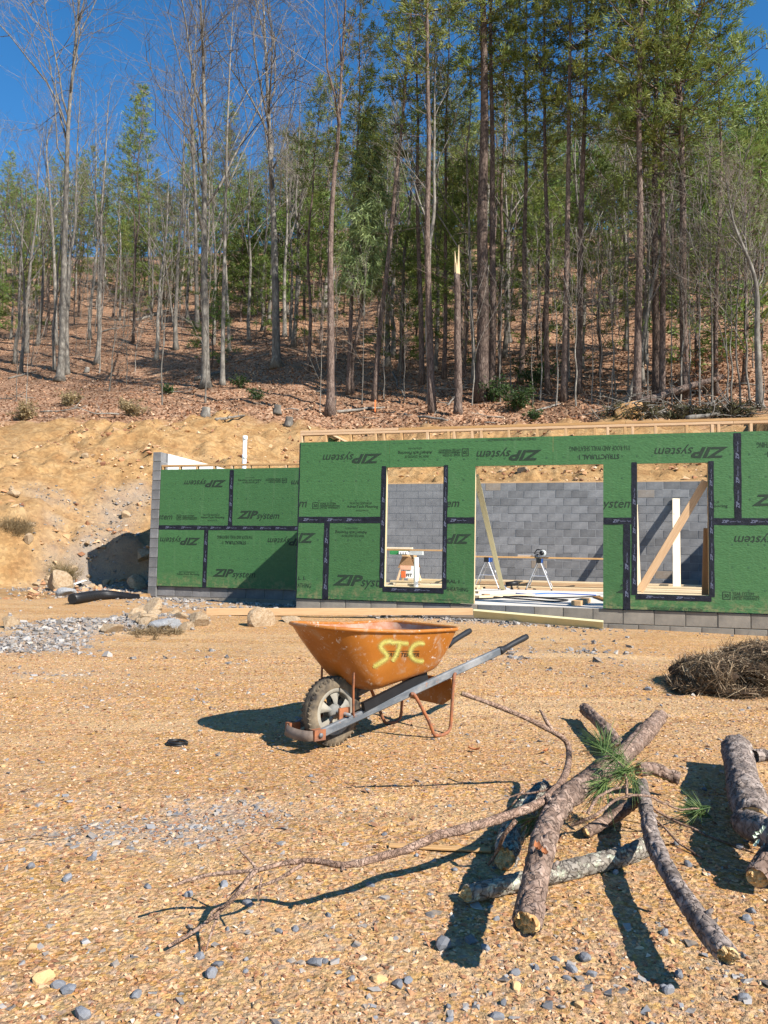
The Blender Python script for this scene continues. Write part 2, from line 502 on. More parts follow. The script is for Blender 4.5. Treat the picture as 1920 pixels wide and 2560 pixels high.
# ------------------------------------------------------------------ loose stone
t = NT('tan_pebble', 0.85, 0.2)
t.col(t.ramp(t.attr('tint'), [(0.0, (0.16, 0.072, 0.04)), (0.25, (0.34, 0.165, 0.085)), (0.5, (0.43, 0.245, 0.115)), (0.75, (0.48, 0.295, 0.165)), (0.93, (0.51, 0.35, 0.205)), (1.0, (0.54, 0.45, 0.36))]))
M_PEB = t.m
t = NT('grey_gravel', 0.7, 0.35)
P = t.co()
c = t.ramp(t.attr('tint'), [(0.0, (0.095, 0.093, 0.095)), (0.5, (0.19, 0.188, 0.19)), (0.9, (0.30, 0.297, 0.295)), (1.0, (0.42, 0.37, 0.30))])
t.col(t.mix(t.map(t.noise(40, 4), 0.42, 0.65, 0, 0.65), c, (0.40, 0.30, 0.20)))
M_GRV = t.m
OCT_V = np.array([(1, 0, 0), (-1, 0, 0), (0, 1, 0), (0, -1, 0), (0, 0, 1), (0, 0, -1)], float)
OCT_F = np.array([(0, 2, 4), (2, 1, 4), (1, 3, 4), (3, 0, 4), (2, 0, 5), (1, 2, 5), (3, 1, 5), (0, 3, 5)])
CUB_V = np.array([(sx, sy, sz) for sz in (-1, 1) for sy in (-1, 1) for sx in (-1, 1)], float) * 0.72
CUB_F = np.array([(0, 2, 3), (0, 3, 1), (4, 5, 7), (4, 7, 6), (0, 1, 5), (0, 5, 4), (2, 6, 7), (2, 7, 3), (0, 4, 6), (0, 6, 2), (1, 3, 7), (1, 7, 5)])
def scatter(name, xy, size, m, seed, flat=0.6, sink=0.25, angular=False, lift=0.0, zf=None):
    g = np.random.default_rng(seed)
    n = len(xy)
    BV, BF = (CUB_V, CUB_F) if angular else (OCT_V, OCT_F)
    k = len(BV)
    V = np.repeat(BV[None], n, 0) + g.normal(0, 0.30, (n, k, 3))
    V *= (size[:, None] * g.uniform(0.75, 1.3, (n, 3)) * np.array([1, 1, flat]))[:, None, :] * 0.5
    a = g.uniform(0, 2 * np.pi, n); b = g.normal(0, 0.35, n)
    ca, sa, cb, sb = np.cos(a), np.sin(a), np.cos(b), np.sin(b)
    X, Y, Z = V[..., 0].copy(), V[..., 1].copy(), V[..., 2].copy()
    Y, Z = Y * cb[:, None] - Z * sb[:, None], Y * sb[:, None] + Z * cb[:, None]
    X, Y = X * ca[:, None] - Y * sa[:, None], X * sa[:, None] + Y * ca[:, None]
    z0 = (zf or ground_z)(xy[:, 0], xy[:, 1])
    V = np.stack([X + xy[:, :1], Y + xy[:, 1:2], Z + (z0 + size * flat * (0.5 - sink) + lift)[:, None]], -1).reshape(-1, 3)
    F = (BF[None] + (np.arange(n) * k)[:, None, None]).reshape(-1, 3)
    return np_mesh(name, V, F, m, False, np.repeat(g.uniform(0, 1, n), k))
rng = np.random.default_rng(5)
def near_points(n, d0, d1, power=1.0, half=0.62):
    d = d0 + (d1 - d0) * rng.uniform(0, 1, n) ** power
    x = rng.uniform(-half, half, n) * (d + 0.5)
    return np.stack([x, d], 1)
def outside_house(xy, pad=0.05):
    u, w = to_uw(xy[:, 0], xy[:, 1])
    return ~((u > -pad) & (u < 9.1) & (w > -pad) & (w < 9.4)) & ~((u > U_SIDE - 0.25) & (u < 9.1) & (w > W_REC - pad) & (w < 9.4))
xy = near_points(80000, 1.25, 7.5, 1.5)
link('pebbles', scatter('pebbles', xy, (0.0035 + 0.011 * rng.uniform(0, 1, len(xy)) ** 3.2) * (1 + 0.08 * xy[:, 1]), M_PEB, 1, 0.55, 0.35)).update_tag()
tag(bpy.data.objects['pebbles'], 'fine tan pebbles strewn over the sandy lot', 'pebbles', kind='stuff')
xy = near_points(90000, 1.3, 14.5, 1.2)
keep = rng.uniform(0, 1, len(xy)) < np.clip(gravel_amount(xy[:, 0], xy[:, 1]) ** 1.3 * 0.95 + 0.02 * (xy[:, 1] < 4.5), 0, 1)
xy = xy[keep & outside_house(xy)]
far = ss(3, 10, xy[:, 1])
gr = link('gravel', scatter('gravel', xy, (0.007 + 0.022 * rng.uniform(0, 1, len(xy)) ** 2.4) * (1 + 0.8 * far), M_GRV, 2, 0.5, 0.45, True))
tag(gr, 'grey crushed stone gravel lying in patches on the sand', 'gravel', kind='stuff')
# denser heaps beside the drain pipe, along the walls and on the bank
c0 = hw(-5.2, -0.9); c1 = hw(-2.0, 1.4)
n = 60000
u_ = rng.uniform(-9.5, 6.0, n); w_ = rng.uniform(-5.0, 8.5, n)
pts = np.stack([FP.x + u_ * UV_.x + w_ * WV_.x, FP.y + u_ * UV_.y + w_ * WV_.y], 1)
keep = (rng.uniform(0, 1, n) < gravel_amount(pts[:, 0], pts[:, 1]) ** 1.2) & outside_house(pts, 0.02)
pts = pts[keep]
gh = link('crushed_stone', scatter('crushed_stone', pts, 0.02 + 0.055 * rng.uniform(0, 1, len(pts)) ** 2.5, M_GRV, 3, 0.6, 0.2, True))
tag(gh, 'coarse grey crushed stone heaped beside the drain pipe and foundation', 'gravel', kind='stuff')
# clods and broken rock on the bank and behind the block wall
n = 24000
u_ = rng.uniform(-13, 9, n); w_ = rng.uniform(-0.3, 16, n)
pts = np.stack([FP.x + u_ * UV_.x + w_ * WV_.x, FP.y + u_ * UV_.y + w_ * WV_.y], 1)
keep = ((u_ < U_SIDE - 0.3) | (w_ > 9.45)) & (rng.uniform(0, 1, n) < 0.15 + 0.85 * ss(0.45, 0.65, fbm(pts[:, 0] * .6, pts[:, 1] * .6, 81, 3)))
pts = pts[keep]
cl = link('dirt_clods', scatter('dirt_clods', pts, 0.025 + 0.17 * rng.uniform(0, 1, len(pts)) ** 6, M_PEB, 4, 0.7, 0.35))
tag(cl, 'tan dirt clods and broken rock on the excavated bank', 'dirt', kind='stuff')

# ------------------------------------------------------------------ house materials
t = NT('concrete_block', 0.9, 0.15)
v = t.map(t.rnd(), 0, 1, 0.72, 1.12)
base = t.ramp(t.noise(3.0, 6, 0.65), [(0.3, (0.125, 0.124, 0.126)), (0.7, (0.215, 0.212, 0.21))])
base = t.mix(t.map(t.noise(0.9, 3), 0.62, 0.8, 0, 0.45), base, (0.30, 0.27, 0.22))
base = t.mix(t.ramp(t.rnd(), [(0.955, 0.0), (0.965, 0.55)]), base, (0.24, 0.17, 0.10))
base = t.mix(t.map(t.noise(5, 6, .75), .56, .74, 0, .5), base, (0.30, 0.295, 0.285))
t.col(t.hsv(base, val=v))
t.bump(t.noise(90, 4, 0.7), 0.5, 0.006)
M_BLK = t.m
t = NT('dusty_block', 0.92, 0.12)
base = t.ramp(t.noise(4.0, 6, 0.65), [(0.3, (0.15, 0.135, 0.115)), (0.7, (0.26, 0.23, 0.188))])
t.col(t.hsv(base, val=t.map(t.rnd(), 0, 1, 0.85, 1.12)))
t.bump(t.noise(80, 4, 0.7), 0.5, 0.006)
M_BLKD = t.m
M_MORT = plain('mortar', (0.25, 0.25, 0.25), 0.95, 0.2, scale=30, bump=0.3)
M_MORTD = plain('dusty_mortar', (0.27, 0.25, 0.21), 0.95, 0.2, scale=30, bump=0.3)
t = NT('green_sheathing', 0.55, 0.35)
P = t.co('Object')
strand = t.noise(5, 6, 0.7, t.co('Object', (1, 1, 4)), 1.5)
sc = t.voro(30, 'F1', 'Color', t.co('Object', (1, 1, 2.2)))
g = t.mix(t.map(strand, 0.35, 0.7, 0, 1), (0.038, 0.112, 0.036), (0.050, 0.138, 0.047))
g = t.hsv(g, val=t.map(t.n('SeparateColor', Color=sc).outputs[0], 0, 1, 0.93, 1.06))
g = t.hsv(g, val=t.map(t.rnd(), 0, 1, 0.92, 1.08))
g = t.mix(t.map(t.noise(1.6, 5, 0.7), 0.62, 0.85, 0, 0.18), g, (0.24, 0.30, 0.19))
zz = t.n('SeparateXYZ', Vector=t.n('NewGeometry').outputs['Position']).outputs[2]
mud = t.math('MULTIPLY', t.map(zz, FLOOR_Z, FLOOR_Z + 0.3, 1.0, 0.0), t.map(t.noise(9, 6, 0.75), 0.46, 0.7, 0, 0.6))
g = t.mix(mud, g, (0.36, 0.25, 0.14))
stk = t.noise(11, 4, 0.6, t.co('Object', (1, 1, 0.08)))
g = t.mix(t.map(stk, 0.58, 0.8, 0, 0.12), g, (0.24, 0.30, 0.18))
g = t.mix(t.ramp(t.noise(46, 3, 0.6), [(0.72, 0.0), (0.76, 0.3)]), g, (0.35, 0.36, 0.26))
t.col(g)
t.bump(t.math('ADD', strand, t.voro(24, 'F1', 'Distance', t.co('Object', (1, 1, 2.5)))), 0.35, 0.006)
M_ZIP = t.m
M_INK = plain('printed_ink', (0.017, 0.034, 0.020), 0.7, 0.25, scale=40)
M_INK2 = plain('faded_ink', (0.052, 0.125, 0.062), 0.7, 0.25, scale=40)
t = NT('black_tape', 0.55, 0.22)
t.col(t.ramp(t.noise(14, 4), [(0.3, (0.006, 0.007, 0.012)), (0.7, (0.016, 0.018, 0.028))]))
t.bump(t.noise(20, 3, 0.6, t.co('Object', (1, 1, 1)), 1.5), 0.5, 0.012)
M_TAPE = t.m
M_TPR = plain('tape_print', (0.13, 0.145, 0.21), 0.6, 0.3, scale=30)
def lumber(name, c0, c1, knot=(0.20, 0.10, 0.04)):
    t = NT(name, 0.7, 0.25)
    gr_ = t.noise(6, 5, 0.6, t.co('Object', (0.5, 14, 14)), 1.2)
    c = t.ramp(gr_, [(0.3, c0), (0.7, c1)])
    c = t.hsv(c, val=t.map(t.rnd(), 0, 1, 0.8, 1.1), sat=t.map(t.rnd(), 0, 1, 1.15, 0.85))
    k = t.ramp(t.voro(2.6, 'F1', 'Distance', t.co('Object', (1, 3, 3))), [(0.05, 1.0), (0.10, 0.0)])
    t.col(t.mix(t.math('MULTIPLY', k, 0.7), c, knot))
    t.bump(gr_, 0.15, 0.004)
    return t.m
M_LUM = lumber('pine_lumber', (0.46, 0.27, 0.13), (0.60, 0.40, 0.22))
M_LUML = lumber('pale_lumber', (0.66, 0.50, 0.30), (0.76, 0.62, 0.42))
M_TREAT = lumber('treated_lumber', (0.58, 0.52, 0.30), (0.68, 0.62, 0.40))
M_OSB = lumber('brown_board', (0.22, 0.11, 0.04), (0.36, 0.19, 0.07))
t = NT('slab_concrete', 0.85, 0.2)
t.col(t.ramp(t.noise(1.6, 6, 0.6), [(0.3, (0.50, 0.46, 0.40)), (0.7, (0.68, 0.63, 0.55))]))
M_SLAB = t.m
M_PLASTER = plain('pale_parging', (0.62, 0.62, 0.60), 0.9, 0.15, scale=4)

# ------------------------------------------------------------------ block walls
BP, CP = 0.406, 0.2032
BLK = bevelled_box_mesh('block', (0.396, 0.19, 0.193), 0.004, M_BLK)
BLKH = bevelled_box_mesh('half_block', (0.193, 0.19, 0.193), 0.004, M_BLK)
BLKD = bevelled_box_mesh('dusty_block', (0.396, 0.19, 0.193), 0.004, M_BLKD)
ROTU = Matrix.Rotation(-TH, 4, 'Z')
brng = random.Random(4)
def place_block(me, u, w, z, parent, rot90=False, jit=1.0):
    o = link('block', me)
    M = Matrix.Translation(hw(u, w + brng.uniform(-.004, .004) * jit, z + brng.uniform(-.001, .001))) @ ROTU
    if rot90: M = M @ Matrix.Rotation(R(90), 4, 'Z')
    o.matrix_world = M @ Matrix.Rotation(brng.uniform(-.006, .006) * jit, 4, 'Z')
    o.parent = parent
    o.matrix_parent_inverse = world_of(parent).inverted()
    return o
def uw_box(mb, u0, u1, w0, w1, z0, z1):
    vs_ = [hw(u, w, z) for z in (z0, z1) for w in (w0, w1) for u in (u0, u1)]
    mb.add(vs_, [(0, 2, 3, 1), (4, 5, 7, 6), (0, 1, 5, 4), (2, 6, 7, 3), (0, 4, 6, 2), (1, 3, 7, 5)])
# back retaining wall
bw = empty('block_wall', hw(2, W_BACK, FLOOR_Z), 'long grey concrete block retaining wall at the back of the roofless shell', 'wall', kind_='thing')
NCR = 14
BZ = FLOOR_Z - 0.11
mb = MB(); uw_box(mb, U_SIDE + 0.0, 9.1, W_BACK + 0.006, W_BACK + 0.19, FLOOR_Z - 0.2, BZ + NCR * CP - 0.012)
mb.build('mortar', M_MORT, bw)
rest = MB()
for c in range(NCR):
    off = 0.203 if c % 2 else 0.0
    for k in range(-12, 25):
        u = k * BP + off
        if u < U_SIDE + 0.2 or u > 8.9: continue
        z = BZ + (c + 0.5) * CP
        if 0.75 < u < 8.0: place_block(BLK, u, W_BACK + 0.095, z, bw)
        else: uw_box(rest, u - 0.198, u + 0.198, W_BACK, W_BACK + 0.19, z - 0.0965, z + 0.0965)
o = rest.build('block_courses', M_BLK, bw); o['kind'] = 'stuff'
board('sill_plate', hw(U_SIDE, W_BACK + 0.1, BZ + NCR * CP + 0.012), hw(9.1, W_BACK + 0.1, BZ + NCR * CP + 0.012), 0.18, 0.038, M_LUM, bw)
# left side wall, its end standing beside the recessed framed wall
sw_top = FLOOR_Z - 0.03 + 14 * CP
swl = empty('block_wall', hw(U_SIDE - 0.1, W_REC, 0.2), 'tall narrow end of a grey block side wall beside the lower green wall', 'wall', kind_='thing')
mb = MB(); uw_box(mb, U_SIDE - 0.194, U_SIDE - 0.006, W_REC + 0.004, W_BACK, 0.0, sw_top - 0.01); mb.build('mortar', M_MORT, swl)
mb = MB(); uw_box(mb, U_SIDE - 0.003, U_SIDE + 0.004, W_REC + 0.25, W_BACK, FLOOR_Z, sw_top - 0.005); mb.build('parging', M_PLASTER, swl)
rest = MB()
for c in range(15):
    z = sw_top - (c + 0.5) * CP
    first = 0.396 if c % 2 else 0.193
    me = BLK if c % 2 else BLKH
    o = place_block(me, U_SIDE - 0.1, W_REC + first / 2 - 0.02, z, swl, True, 0.7)
    w = W_REC + first - 0.01
    while w < W_BACK - 0.41:
        uw_box(rest, U_SIDE - 0.196, U_SIDE - 0.004, w, w + 0.396, z - 0.0965, z + 0.0965); w += BP
o = rest.build('block_courses', M_BLK, swl); o['kind'] = 'stuff'

# foundations: block courses under the framed walls
fz = FLOOR_Z - 0.012
fnd = empty('foundation', hw(3, 0, 0.1), 'dusty concrete block foundation under the tall green sheathed wall', 'foundation')
mb = MB(); uw_box(mb, 0.0, 9.1, 0.03, 0.20, -0.1, fz - 0.012); mb.build('mortar', M_MORTD, fnd)
for c in range(2):
    z = fz - 0.1 - c * CP
    for k in range(0, 23):
        u = 0.2 + k * BP + (0.203 if c else 0)
        if u < 9.0: place_block(BLKD if (c or u > 3.6 or u < 1.9) else BLK, u, 0.112, z, fnd)
mb = MB(); uw_box(mb, 0.02, 0.2, 0.21, W_REC + 0.2, -0.1, fz - 0.01); o = mb.build('return_courses', M_BLKD, fnd)
fnd2 = empty('foundation', hw(-2.2, W_REC, 0.2), 'grey block footing course under the recessed lower green wall', 'foundation')
mb = MB(); uw_box(mb, U_SIDE, 0.02, W_REC + 0.05, W_REC + 0.2, 0.0, fz - 0.012); mb.build('mortar', M_MORTD, fnd2)
for c in range(2):
    for k in range(0, 11):
        u = U_SIDE + 0.2 + k * BP + (0.203 if c else 0)
        if u < 0.0: place_block(BLKD if c else BLK, u, W_REC + 0.135, fz - 0.1 - c * CP, fnd2)
# slab
mb = MB()
uw_box(mb, 0.2, 9.1, 0.205, W_BACK - 0.002, -0.05, FLOOR_Z - 0.004)
uw_box(mb, U_SIDE + 0.006, 0.19, W_REC + 0.205, W_BACK - 0.002, -0.05, FLOOR_Z - 0.004)
o = mb.build('floor', M_SLAB); tag(o, 'pale dusty concrete floor slab inside the roofless shell', 'floor', kind='structure')
du0, _ = wuv(1186, 1400); du1, _ = wuv(1508, 1400)
mb = MB(); uw_box(mb, du0, du1, 0.02, 0.2, FLOOR_Z - 0.012, FLOOR_Z - 0.006)
o = mb.build('floor', M_SLAB); tag(o, 'concrete threshold strip in the wide door opening', 'floor', kind='structure')

# ------------------------------------------------------------------ framed walls with green sheathing
SH0, SHT = FLOOR_Z - 0.003, 0.011
SEAM = SH0 + 1.22
STOP = SH0 + 2.44
def cells_mesh(rect, holes, w0, w1):
    """a panel (u0,u1,z0,z1) minus rectangular holes, as one closed plate between depths w0 and w1"""
    u0, u1, z0, z1 = rect
    us = sorted({u0, u1, *[h[i] for h in holes for i in (0, 1) if u0 < h[i] < u1]})
    zs = sorted({z0, z1, *[h[i] for h in holes for i in (2, 3) if z0 < h[i] < z1]})
    solid = {}
    for i in range(len(us) - 1):
        for j in range(len(zs) - 1):
            cu, cz = (us[i] + us[i + 1]) / 2, (zs[j] + zs[j + 1]) / 2
            solid[i, j] = not any(h[0] < cu < h[1] and h[2] < cz < h[3] for h in holes)
    mb = MB(); vid = {}
    def V(i, j, k):
        if (i, j, k) not in vid:
            vid[i, j, k] = len(mb.v); mb.v.append(tuple(hw(us[i], (w0, w1)[k], zs[j])))
        return vid[i, j, k]
    for (i, j), s_ in solid.items():
        if not s_: continue
        mb.f.append((V(i, j, 0), V(i + 1, j, 0), V(i + 1, j + 1, 0), V(i, j + 1, 0)))
        mb.f.append((V(i, j, 1), V(i, j + 1, 1), V(i + 1, j + 1, 1), V(i + 1, j, 1)))
        for (di, dj, a, b) in ((-1, 0, (i, j + 1), (i, j)), (1, 0, (i + 1, j), (i + 1, j + 1)), (0, -1, (i, j), (i + 1, j)), (0, 1, (i + 1, j + 1), (i, j + 1))):
            if not solid.get((i + di, j + dj), False):
                mb.f.append((V(*a, 0), V(*b, 0), V(*b, 1), V(*a, 1))[::-1])
    return mb
# --- text
_tc = {}
def text_geo(s, shear=0.0, bold=0.0):
    k = (s, shear, bold)
    if k not in _tc:
        cu = bpy.data.curves.new('t', 'FONT')
        cu.body = s; cu.shear = shear; cu.offset = bold; cu.resolution_u = 2
        o = bpy.data.objects.new('t', cu); COL.objects.link(o)
        dg = bpy.context.evaluated_depsgraph_get()
        me = bpy.data.meshes.new_from_object(o.evaluated_get(dg))
        V = np.array([v.co[:2] for v in me.vertices]) if len(me.vertices) else np.zeros((0, 2))
        F = [tuple(p.vertices) for p in me.polygons]
        bpy.data.objects.remove(o); bpy.data.meshes.remove(me); bpy.data.curves.remove(cu)
        lo, hi = V.min(0), V.max(0)
        _tc[k] = ((V - lo) / (hi - lo), F)
    return _tc[k]
class Print:
    """flat lettering on a wall plane, in (u, z)"""
    def __init__(s, w): s.bm = bmesh.new(); s.w = w
    def text(s, st, rect, flip=False, shear=0.0, bold=0.0, clip=None, sub=(0, 0, 1, 1)):
        V, F = text_geo(st, shear, bold)
        x0, x1, z0, z1 = rect
        b = bmesh.new(); vs_ = []
        for (a, c) in V:
            a = sub[0] + a * (sub[2] - sub[0]); c = sub[1] + c * (sub[3] - sub[1])
            if flip: a, c = 1 - a, 1 - c
            vs_.append(b.verts.new((x0 + a * (x1 - x0), 0, z0 + c * (z1 - z0))))
        for f in F:
            try: b.faces.new([vs_[i] for i in f])
            except ValueError: pass
        if clip:
            for co, no in (((clip[0], 0, 0), (-1, 0, 0)), ((clip[1], 0, 0), (1, 0, 0)), ((0, 0, clip[2]), (0, 0, -1)), ((0, 0, clip[3]), (0, 0, 1))):
                bmesh.ops.bisect_plane(b, geom=b.verts[:] + b.edges[:] + b.faces[:], plane_co=co, plane_no=no, clear_outer=True)
        me = bpy.data.meshes.new('t'); b.to_mesh(me); b.free()
        s.bm.from_mesh(me); bpy.data.meshes.remove(me)
    def rect(s, u0, u1, z0, z1):
        s.bm.faces.new([s.bm.verts.new((u, 0, z)) for u, z in ((u0, z0), (u1, z0), (u1, z1), (u0, z1))])
    def logo(s, rect, flip=False, clip=None):
        s.text('ZIP', rect, flip, 0.32, 0.035, clip, (0, 0.22, 0.50, 1.0))
        s.text('system', rect, flip, 0.28, 0.004, clip, (0.47, 0.0, 1.0, 0.74))
    def build(s, m, parent, name='lettering'):
        me = bpy.data.meshes.new(name)
        for v in s.bm.verts:
            p = hw(v.co.x, s.w, v.co.z); v.co = p
        bmesh.ops.recalc_face_normals(s.bm, faces=s.bm.faces[:])
        s.bm.to_mesh(me); s.bm.free()
        me.materials.append(m)
        o = link(name, me, parent); o['kind'] = 'stuff'
        return o
def prect(x0, y0, x1, y1, w):
    a, b = wuv(x0, (y0 + y1) / 2, w), wuv(x1, (y0 + y1) / 2, w)
    c, d = wuv((x0 + x1) / 2, y1, w), wuv((x0 + x1) / 2, y0, w)
    return (a[0], b[0], c[1], d[1])
# --- openings of the front wall
def opening(x0, y0, x1, y1):
    return prect(x0, y0, x1, y1, 0.0)
WIN1 = opening(964, 1164, 1107, 1468)
DOOR = (du0, du1, SH0 - 0.5, opening(1186, 1163, 1508, 1500)[3])
WIN2 = opening(1593, 1161, 1771, 1485)
WIN1 = (WIN1[0], WIN1[1], WIN1[2], DOOR[3]); WIN2 = (WIN2[0], WIN2[1], WIN1[2] - 0.0, DOOR[3])
HOLES = [WIN1, DOOR, WIN2]
fw = empty('framed_wall', hw(3, 0, FLOOR_Z), 'tall stud wall sheathed in green panels, with one door and two window openings', 'wall', kind_='thing')
J1 = wuv(974, 1130)[0]
J2, J3 = J1 + 2.438, J1 + 4.876
LJ1 = wuv(816, 1400)[0]
LJ2 = LJ1 + 2.438 * 1.5
LJ3 = wuv(1567, 1400)[0]
UR = 9.1
G = 0.0015
upper = [(0, J1), (J1, J2), (J2, J3), (J3, J3 + 2.438), (J3 + 2.438, UR)]
lower = [(0, LJ1), (LJ1, (DOOR[0] + DOOR[1]) / 2), ((DOOR[0] + DOOR[1]) / 2, LJ3), (LJ3, LJ3 + 2.438), (LJ3 + 2.438, UR)]
panels = {}
for row, (lst, z0, z1) in enumerate(((lower, SH0, SEAM), (upper, SEAM, STOP))):
    for k, (a, b) in enumerate(lst):
        mbp = cells_mesh((a + G, b - G, z0 + G, z1 - G), HOLES, -SHT + (0.0006 * ((k + row) % 3)), 0.0)
        panels[row, k] = mbp.build('sheathing_panel', M_ZIP, fw)
# --- framing
SD, ST = 0.089, 0.038
PT = STOP + 0.15
def stud(u, z0, z1, parent, w0=0.002, m=M_LUM, d=SD):
    return board('stud', hw(u, w0 + d / 2, z0), hw(u, w0 + d / 2, z1), d, ST, m, parent, side=WV_)
def plate(u0, u1, z, parent, w0=0.002, m=M_LUM, d=SD, name='top_plate'):
    return board(name, hw(u0, w0 + d / 2, z), hw(u1, w0 + d / 2, z), d, ST, m, parent, side=WV_)
plate(0.0, 2.9, PT - 0.02, fw); plate(2.903, 6.3, PT - 0.02, fw); plate(6.303, UR, PT - 0.02, fw)
plate(0.0, 1.6, PT + 0.0195, fw, w0=0.0); plate(1.603, 4.9, PT + 0.0195, fw, w0=0.001); plate(4.903, UR, PT + 0.0195, fw, w0=0.0)
zb, zt = FLOOR_Z + 0.039, PT - 0.04
us_ = sorted([0.02] + [k * 0.4064 + 0.02 for k in range(1, 23)])
for u in us_:
    hit = [h for h in HOLES if h[0] - 0.1 < u < h[1] + 0.1]
    if hit:
        stud(u, hit[0][3] + 0.2, zt, fw)
        if hit[0] is not DOOR: stud(u, zb, hit[0][2] - 0.04, fw)
    else: stud(u, zb, zt, fw)
for h in HOLES:
    isd = h is DOOR
    for sgn, e in ((-1, h[0]), (1, h[1])):
        stud(e + sgn * 0.02, zb if isd else h[2] - 0.05, h[3] + 0.001, fw, m=M_LUML if sgn < 0 else M_LUM)
        stud(e + sgn * 0.06, zb, zt, fw)
    hd = board('header', hw(h[0] - 0.04, 0.046, h[3] + 0.10), hw(h[1] + 0.04, 0.046, h[3] + 0.10), 0.19, 0.085, M_LUM, fw, side=(0, 0, 1))
    if not isd: plate(h[0], h[1], h[2] - 0.0185, fw, name='window_sill', m=M_LUML)
for a, b in ((0, DOOR[0]), (DOOR[1], UR)): plate(a, b, FLOOR_Z + 0.019, fw, name='bottom_plate')
# --- tape
def tape(parent, u0, u1, z0, z1, w, lettered=True):
    n = max(2, int(max(u1 - u0, z1 - z0) / 0.12))
    mb = MB(); ver = (z1 - z0) > (u1 - u0)
    for i in range(n + 1):
        f = i / n
        j0, j1 = brng.uniform(-.004, .004), brng.uniform(-.004, .004)
        wv = w - 0.0025 + brng.uniform(-.0012, .0004)
        if ver: mb.v += [tuple(hw(u0 + j0, wv, z0 + f * (z1 - z0))), tuple(hw(u1 + j1, wv, z0 + f * (z1 - z0)))]
        else: mb.v += [tuple(hw(u0 + f * (u1 - u0), wv, z0 + j0)), tuple(hw(u0 + f * (u1 - u0), wv, z1 + j1))]
    for i in range(n):
        q = (2 * i, 2 * i + 1, 2 * i + 3, 2 * i + 2)
        mb.f.append(q if ver else q[::-1])
    o = mb.build('seam_tape', M_TAPE, parent)
    if lettered:
        L = (z1 - z0) if ver else (u1 - u0)
        wid = (u1 - u0) if ver else (z1 - z0)
        pr = Print(w - 0.0065); a = 0.06 + brng.random() * 0.1
        while a + 0.24 < L:
            if ver:
                V, F = text_geo('ZIP', .25, .02); V2, F2 = text_geo('System Tape', .1, 0)
                for (V_, F_, s0, s1, t0, t1) in ((V, F, 0, .09, .3, .75), (V2, F2, .10, .24, .32, .62)):
                    bs = [pr.bm.verts.new((u0 + wid * (1 - (t0 + c * (t1 - t0))), 0, z0 + a + s0 + q * (s1 - s0))) for q, c in V_]
                    for f in F_:
                        try: pr.bm.faces.new([bs[i] for i in f])
                        except ValueError: pass
            else:
                pr.text('ZIP', (u0 + a, u0 + a + .09, z0 + wid * .3, z0 + wid * .72), False, .25, .02)
                pr.text('System Tape', (u0 + a + .10, u0 + a + .24, z0 + wid * .34, z0 + wid * .62), False, .1)
            a += 0.30 + brng.random() * 0.12
        if len(pr.bm.verts): pr.build(M_TPR, o)
        else: pr.bm.free()
    return o
TW = 0.094
wt = -SHT
tape(fw, 0.0, WIN1[0] - TW * .55, SEAM - TW / 2, SEAM + TW / 2, wt)
tape(fw, WIN1[1] + TW * .55, DOOR[0] - 0.003, SEAM - TW / 2, SEAM + TW / 2, wt)
tape(fw, DOOR[1] + 0.003, WIN2[0] - TW * .8, SEAM - TW / 2, SEAM + TW / 2, wt)
tape(fw, WIN2[1] + TW * .55, UR, SEAM - TW / 2, SEAM + TW / 2, wt)
tape(fw, LJ1 - TW / 2, LJ1 + TW / 2, SH0, SEAM - TW / 2, wt)
tape(fw, LJ3 - TW / 2, LJ3 + TW / 2, SH0, SEAM - TW / 2, wt)
tape(fw, J3 - TW / 2, J3 + TW / 2, SEAM + TW / 2, STOP - 0.02, wt)
tape(fw, 0.0, 0.02, SH0, STOP - 0.02, wt, False)
for h in (WIN1, WIN2):
    tape(fw, h[0] - TW * .8, h[0] - 0.003, h[2] - 0.02, h[3] + 0.02, wt - 0.001)
    tape(fw, h[1] + 0.003, h[1] + TW * .75, h[2] - 0.02, h[3] + 0.02, wt - 0.001)
    tape(fw, h[0] - 0.02, h[1] + 0.03, h[2] - TW * .85, h[2] - 0.003, wt - 0.002)
# --- printing on the front panels (photograph pixels -> wall plane)
WP = -SHT - 0.0022
def pr_(row, k): return Print(WP), panels[row, k]
FADV = 'AdvanTech Flooring'
def small_logo(p, r, flip=False, clip=None):
    p.text('FROM THE CREATORS OF', r, flip, 0, 0, clip, (0.1, 0.74, 0.8, 0.98))
    p.text(FADV, r, flip, 0, 0.006, clip, (0, 0.28, 1, 0.66))
    p.text('INSTALLATION 7/16', r, flip, 0, 0, clip, (0.3, 0.0, 0.7, 0.16))
def warranty(p, r, flip=False, clip=None):
    x0, x1, z0, z1 = r
    p.text('30', r, flip, 0, 0.01, clip, (0.045, 0.25, 0.175, 0.75))
    p.text('YEAR SYSTEM', r, flip, 0, 0, clip, (0.27, 0.60, 0.85, 0.98))
    p.text('LIMITED WARRANTY', r, flip, 0, 0, clip, (0.27, 0.02, 1.0, 0.40))
    for a, b, c, d in ((0, .22, 0, .07), (0, .22, .93, 1), (0, .02, .07, .93), (.20, .22, .07, .93), (.27, 1, .47, .53)):
        if flip: a, b, c, d = 1 - b, 1 - a, 1 - d, 1 - c
        q = [x0 + a * (x1 - x0), x0 + b * (x1 - x0), z0 + c * (z1 - z0), z0 + d * (z1 - z0)]
        if clip: q = [max(q[0], clip[0]), min(q[1], clip[1]), max(q[2], clip[2]), min(q[3], clip[3])]
        if q[0] < q[1] and q[2] < q[3]: p.rect(*q)
def structural(p, r, flip=False, clip=None):
    p.text('7/16 ROOF AND WALL SHEATHING', r, flip, 0, 0.0, clip, (0.0, 0.0, 1.0, 0.36))
    p.text('STRUCTURAL 1', r, flip, 0, 0.02, clip, (0.18, 0.62, 0.84, 0.98))
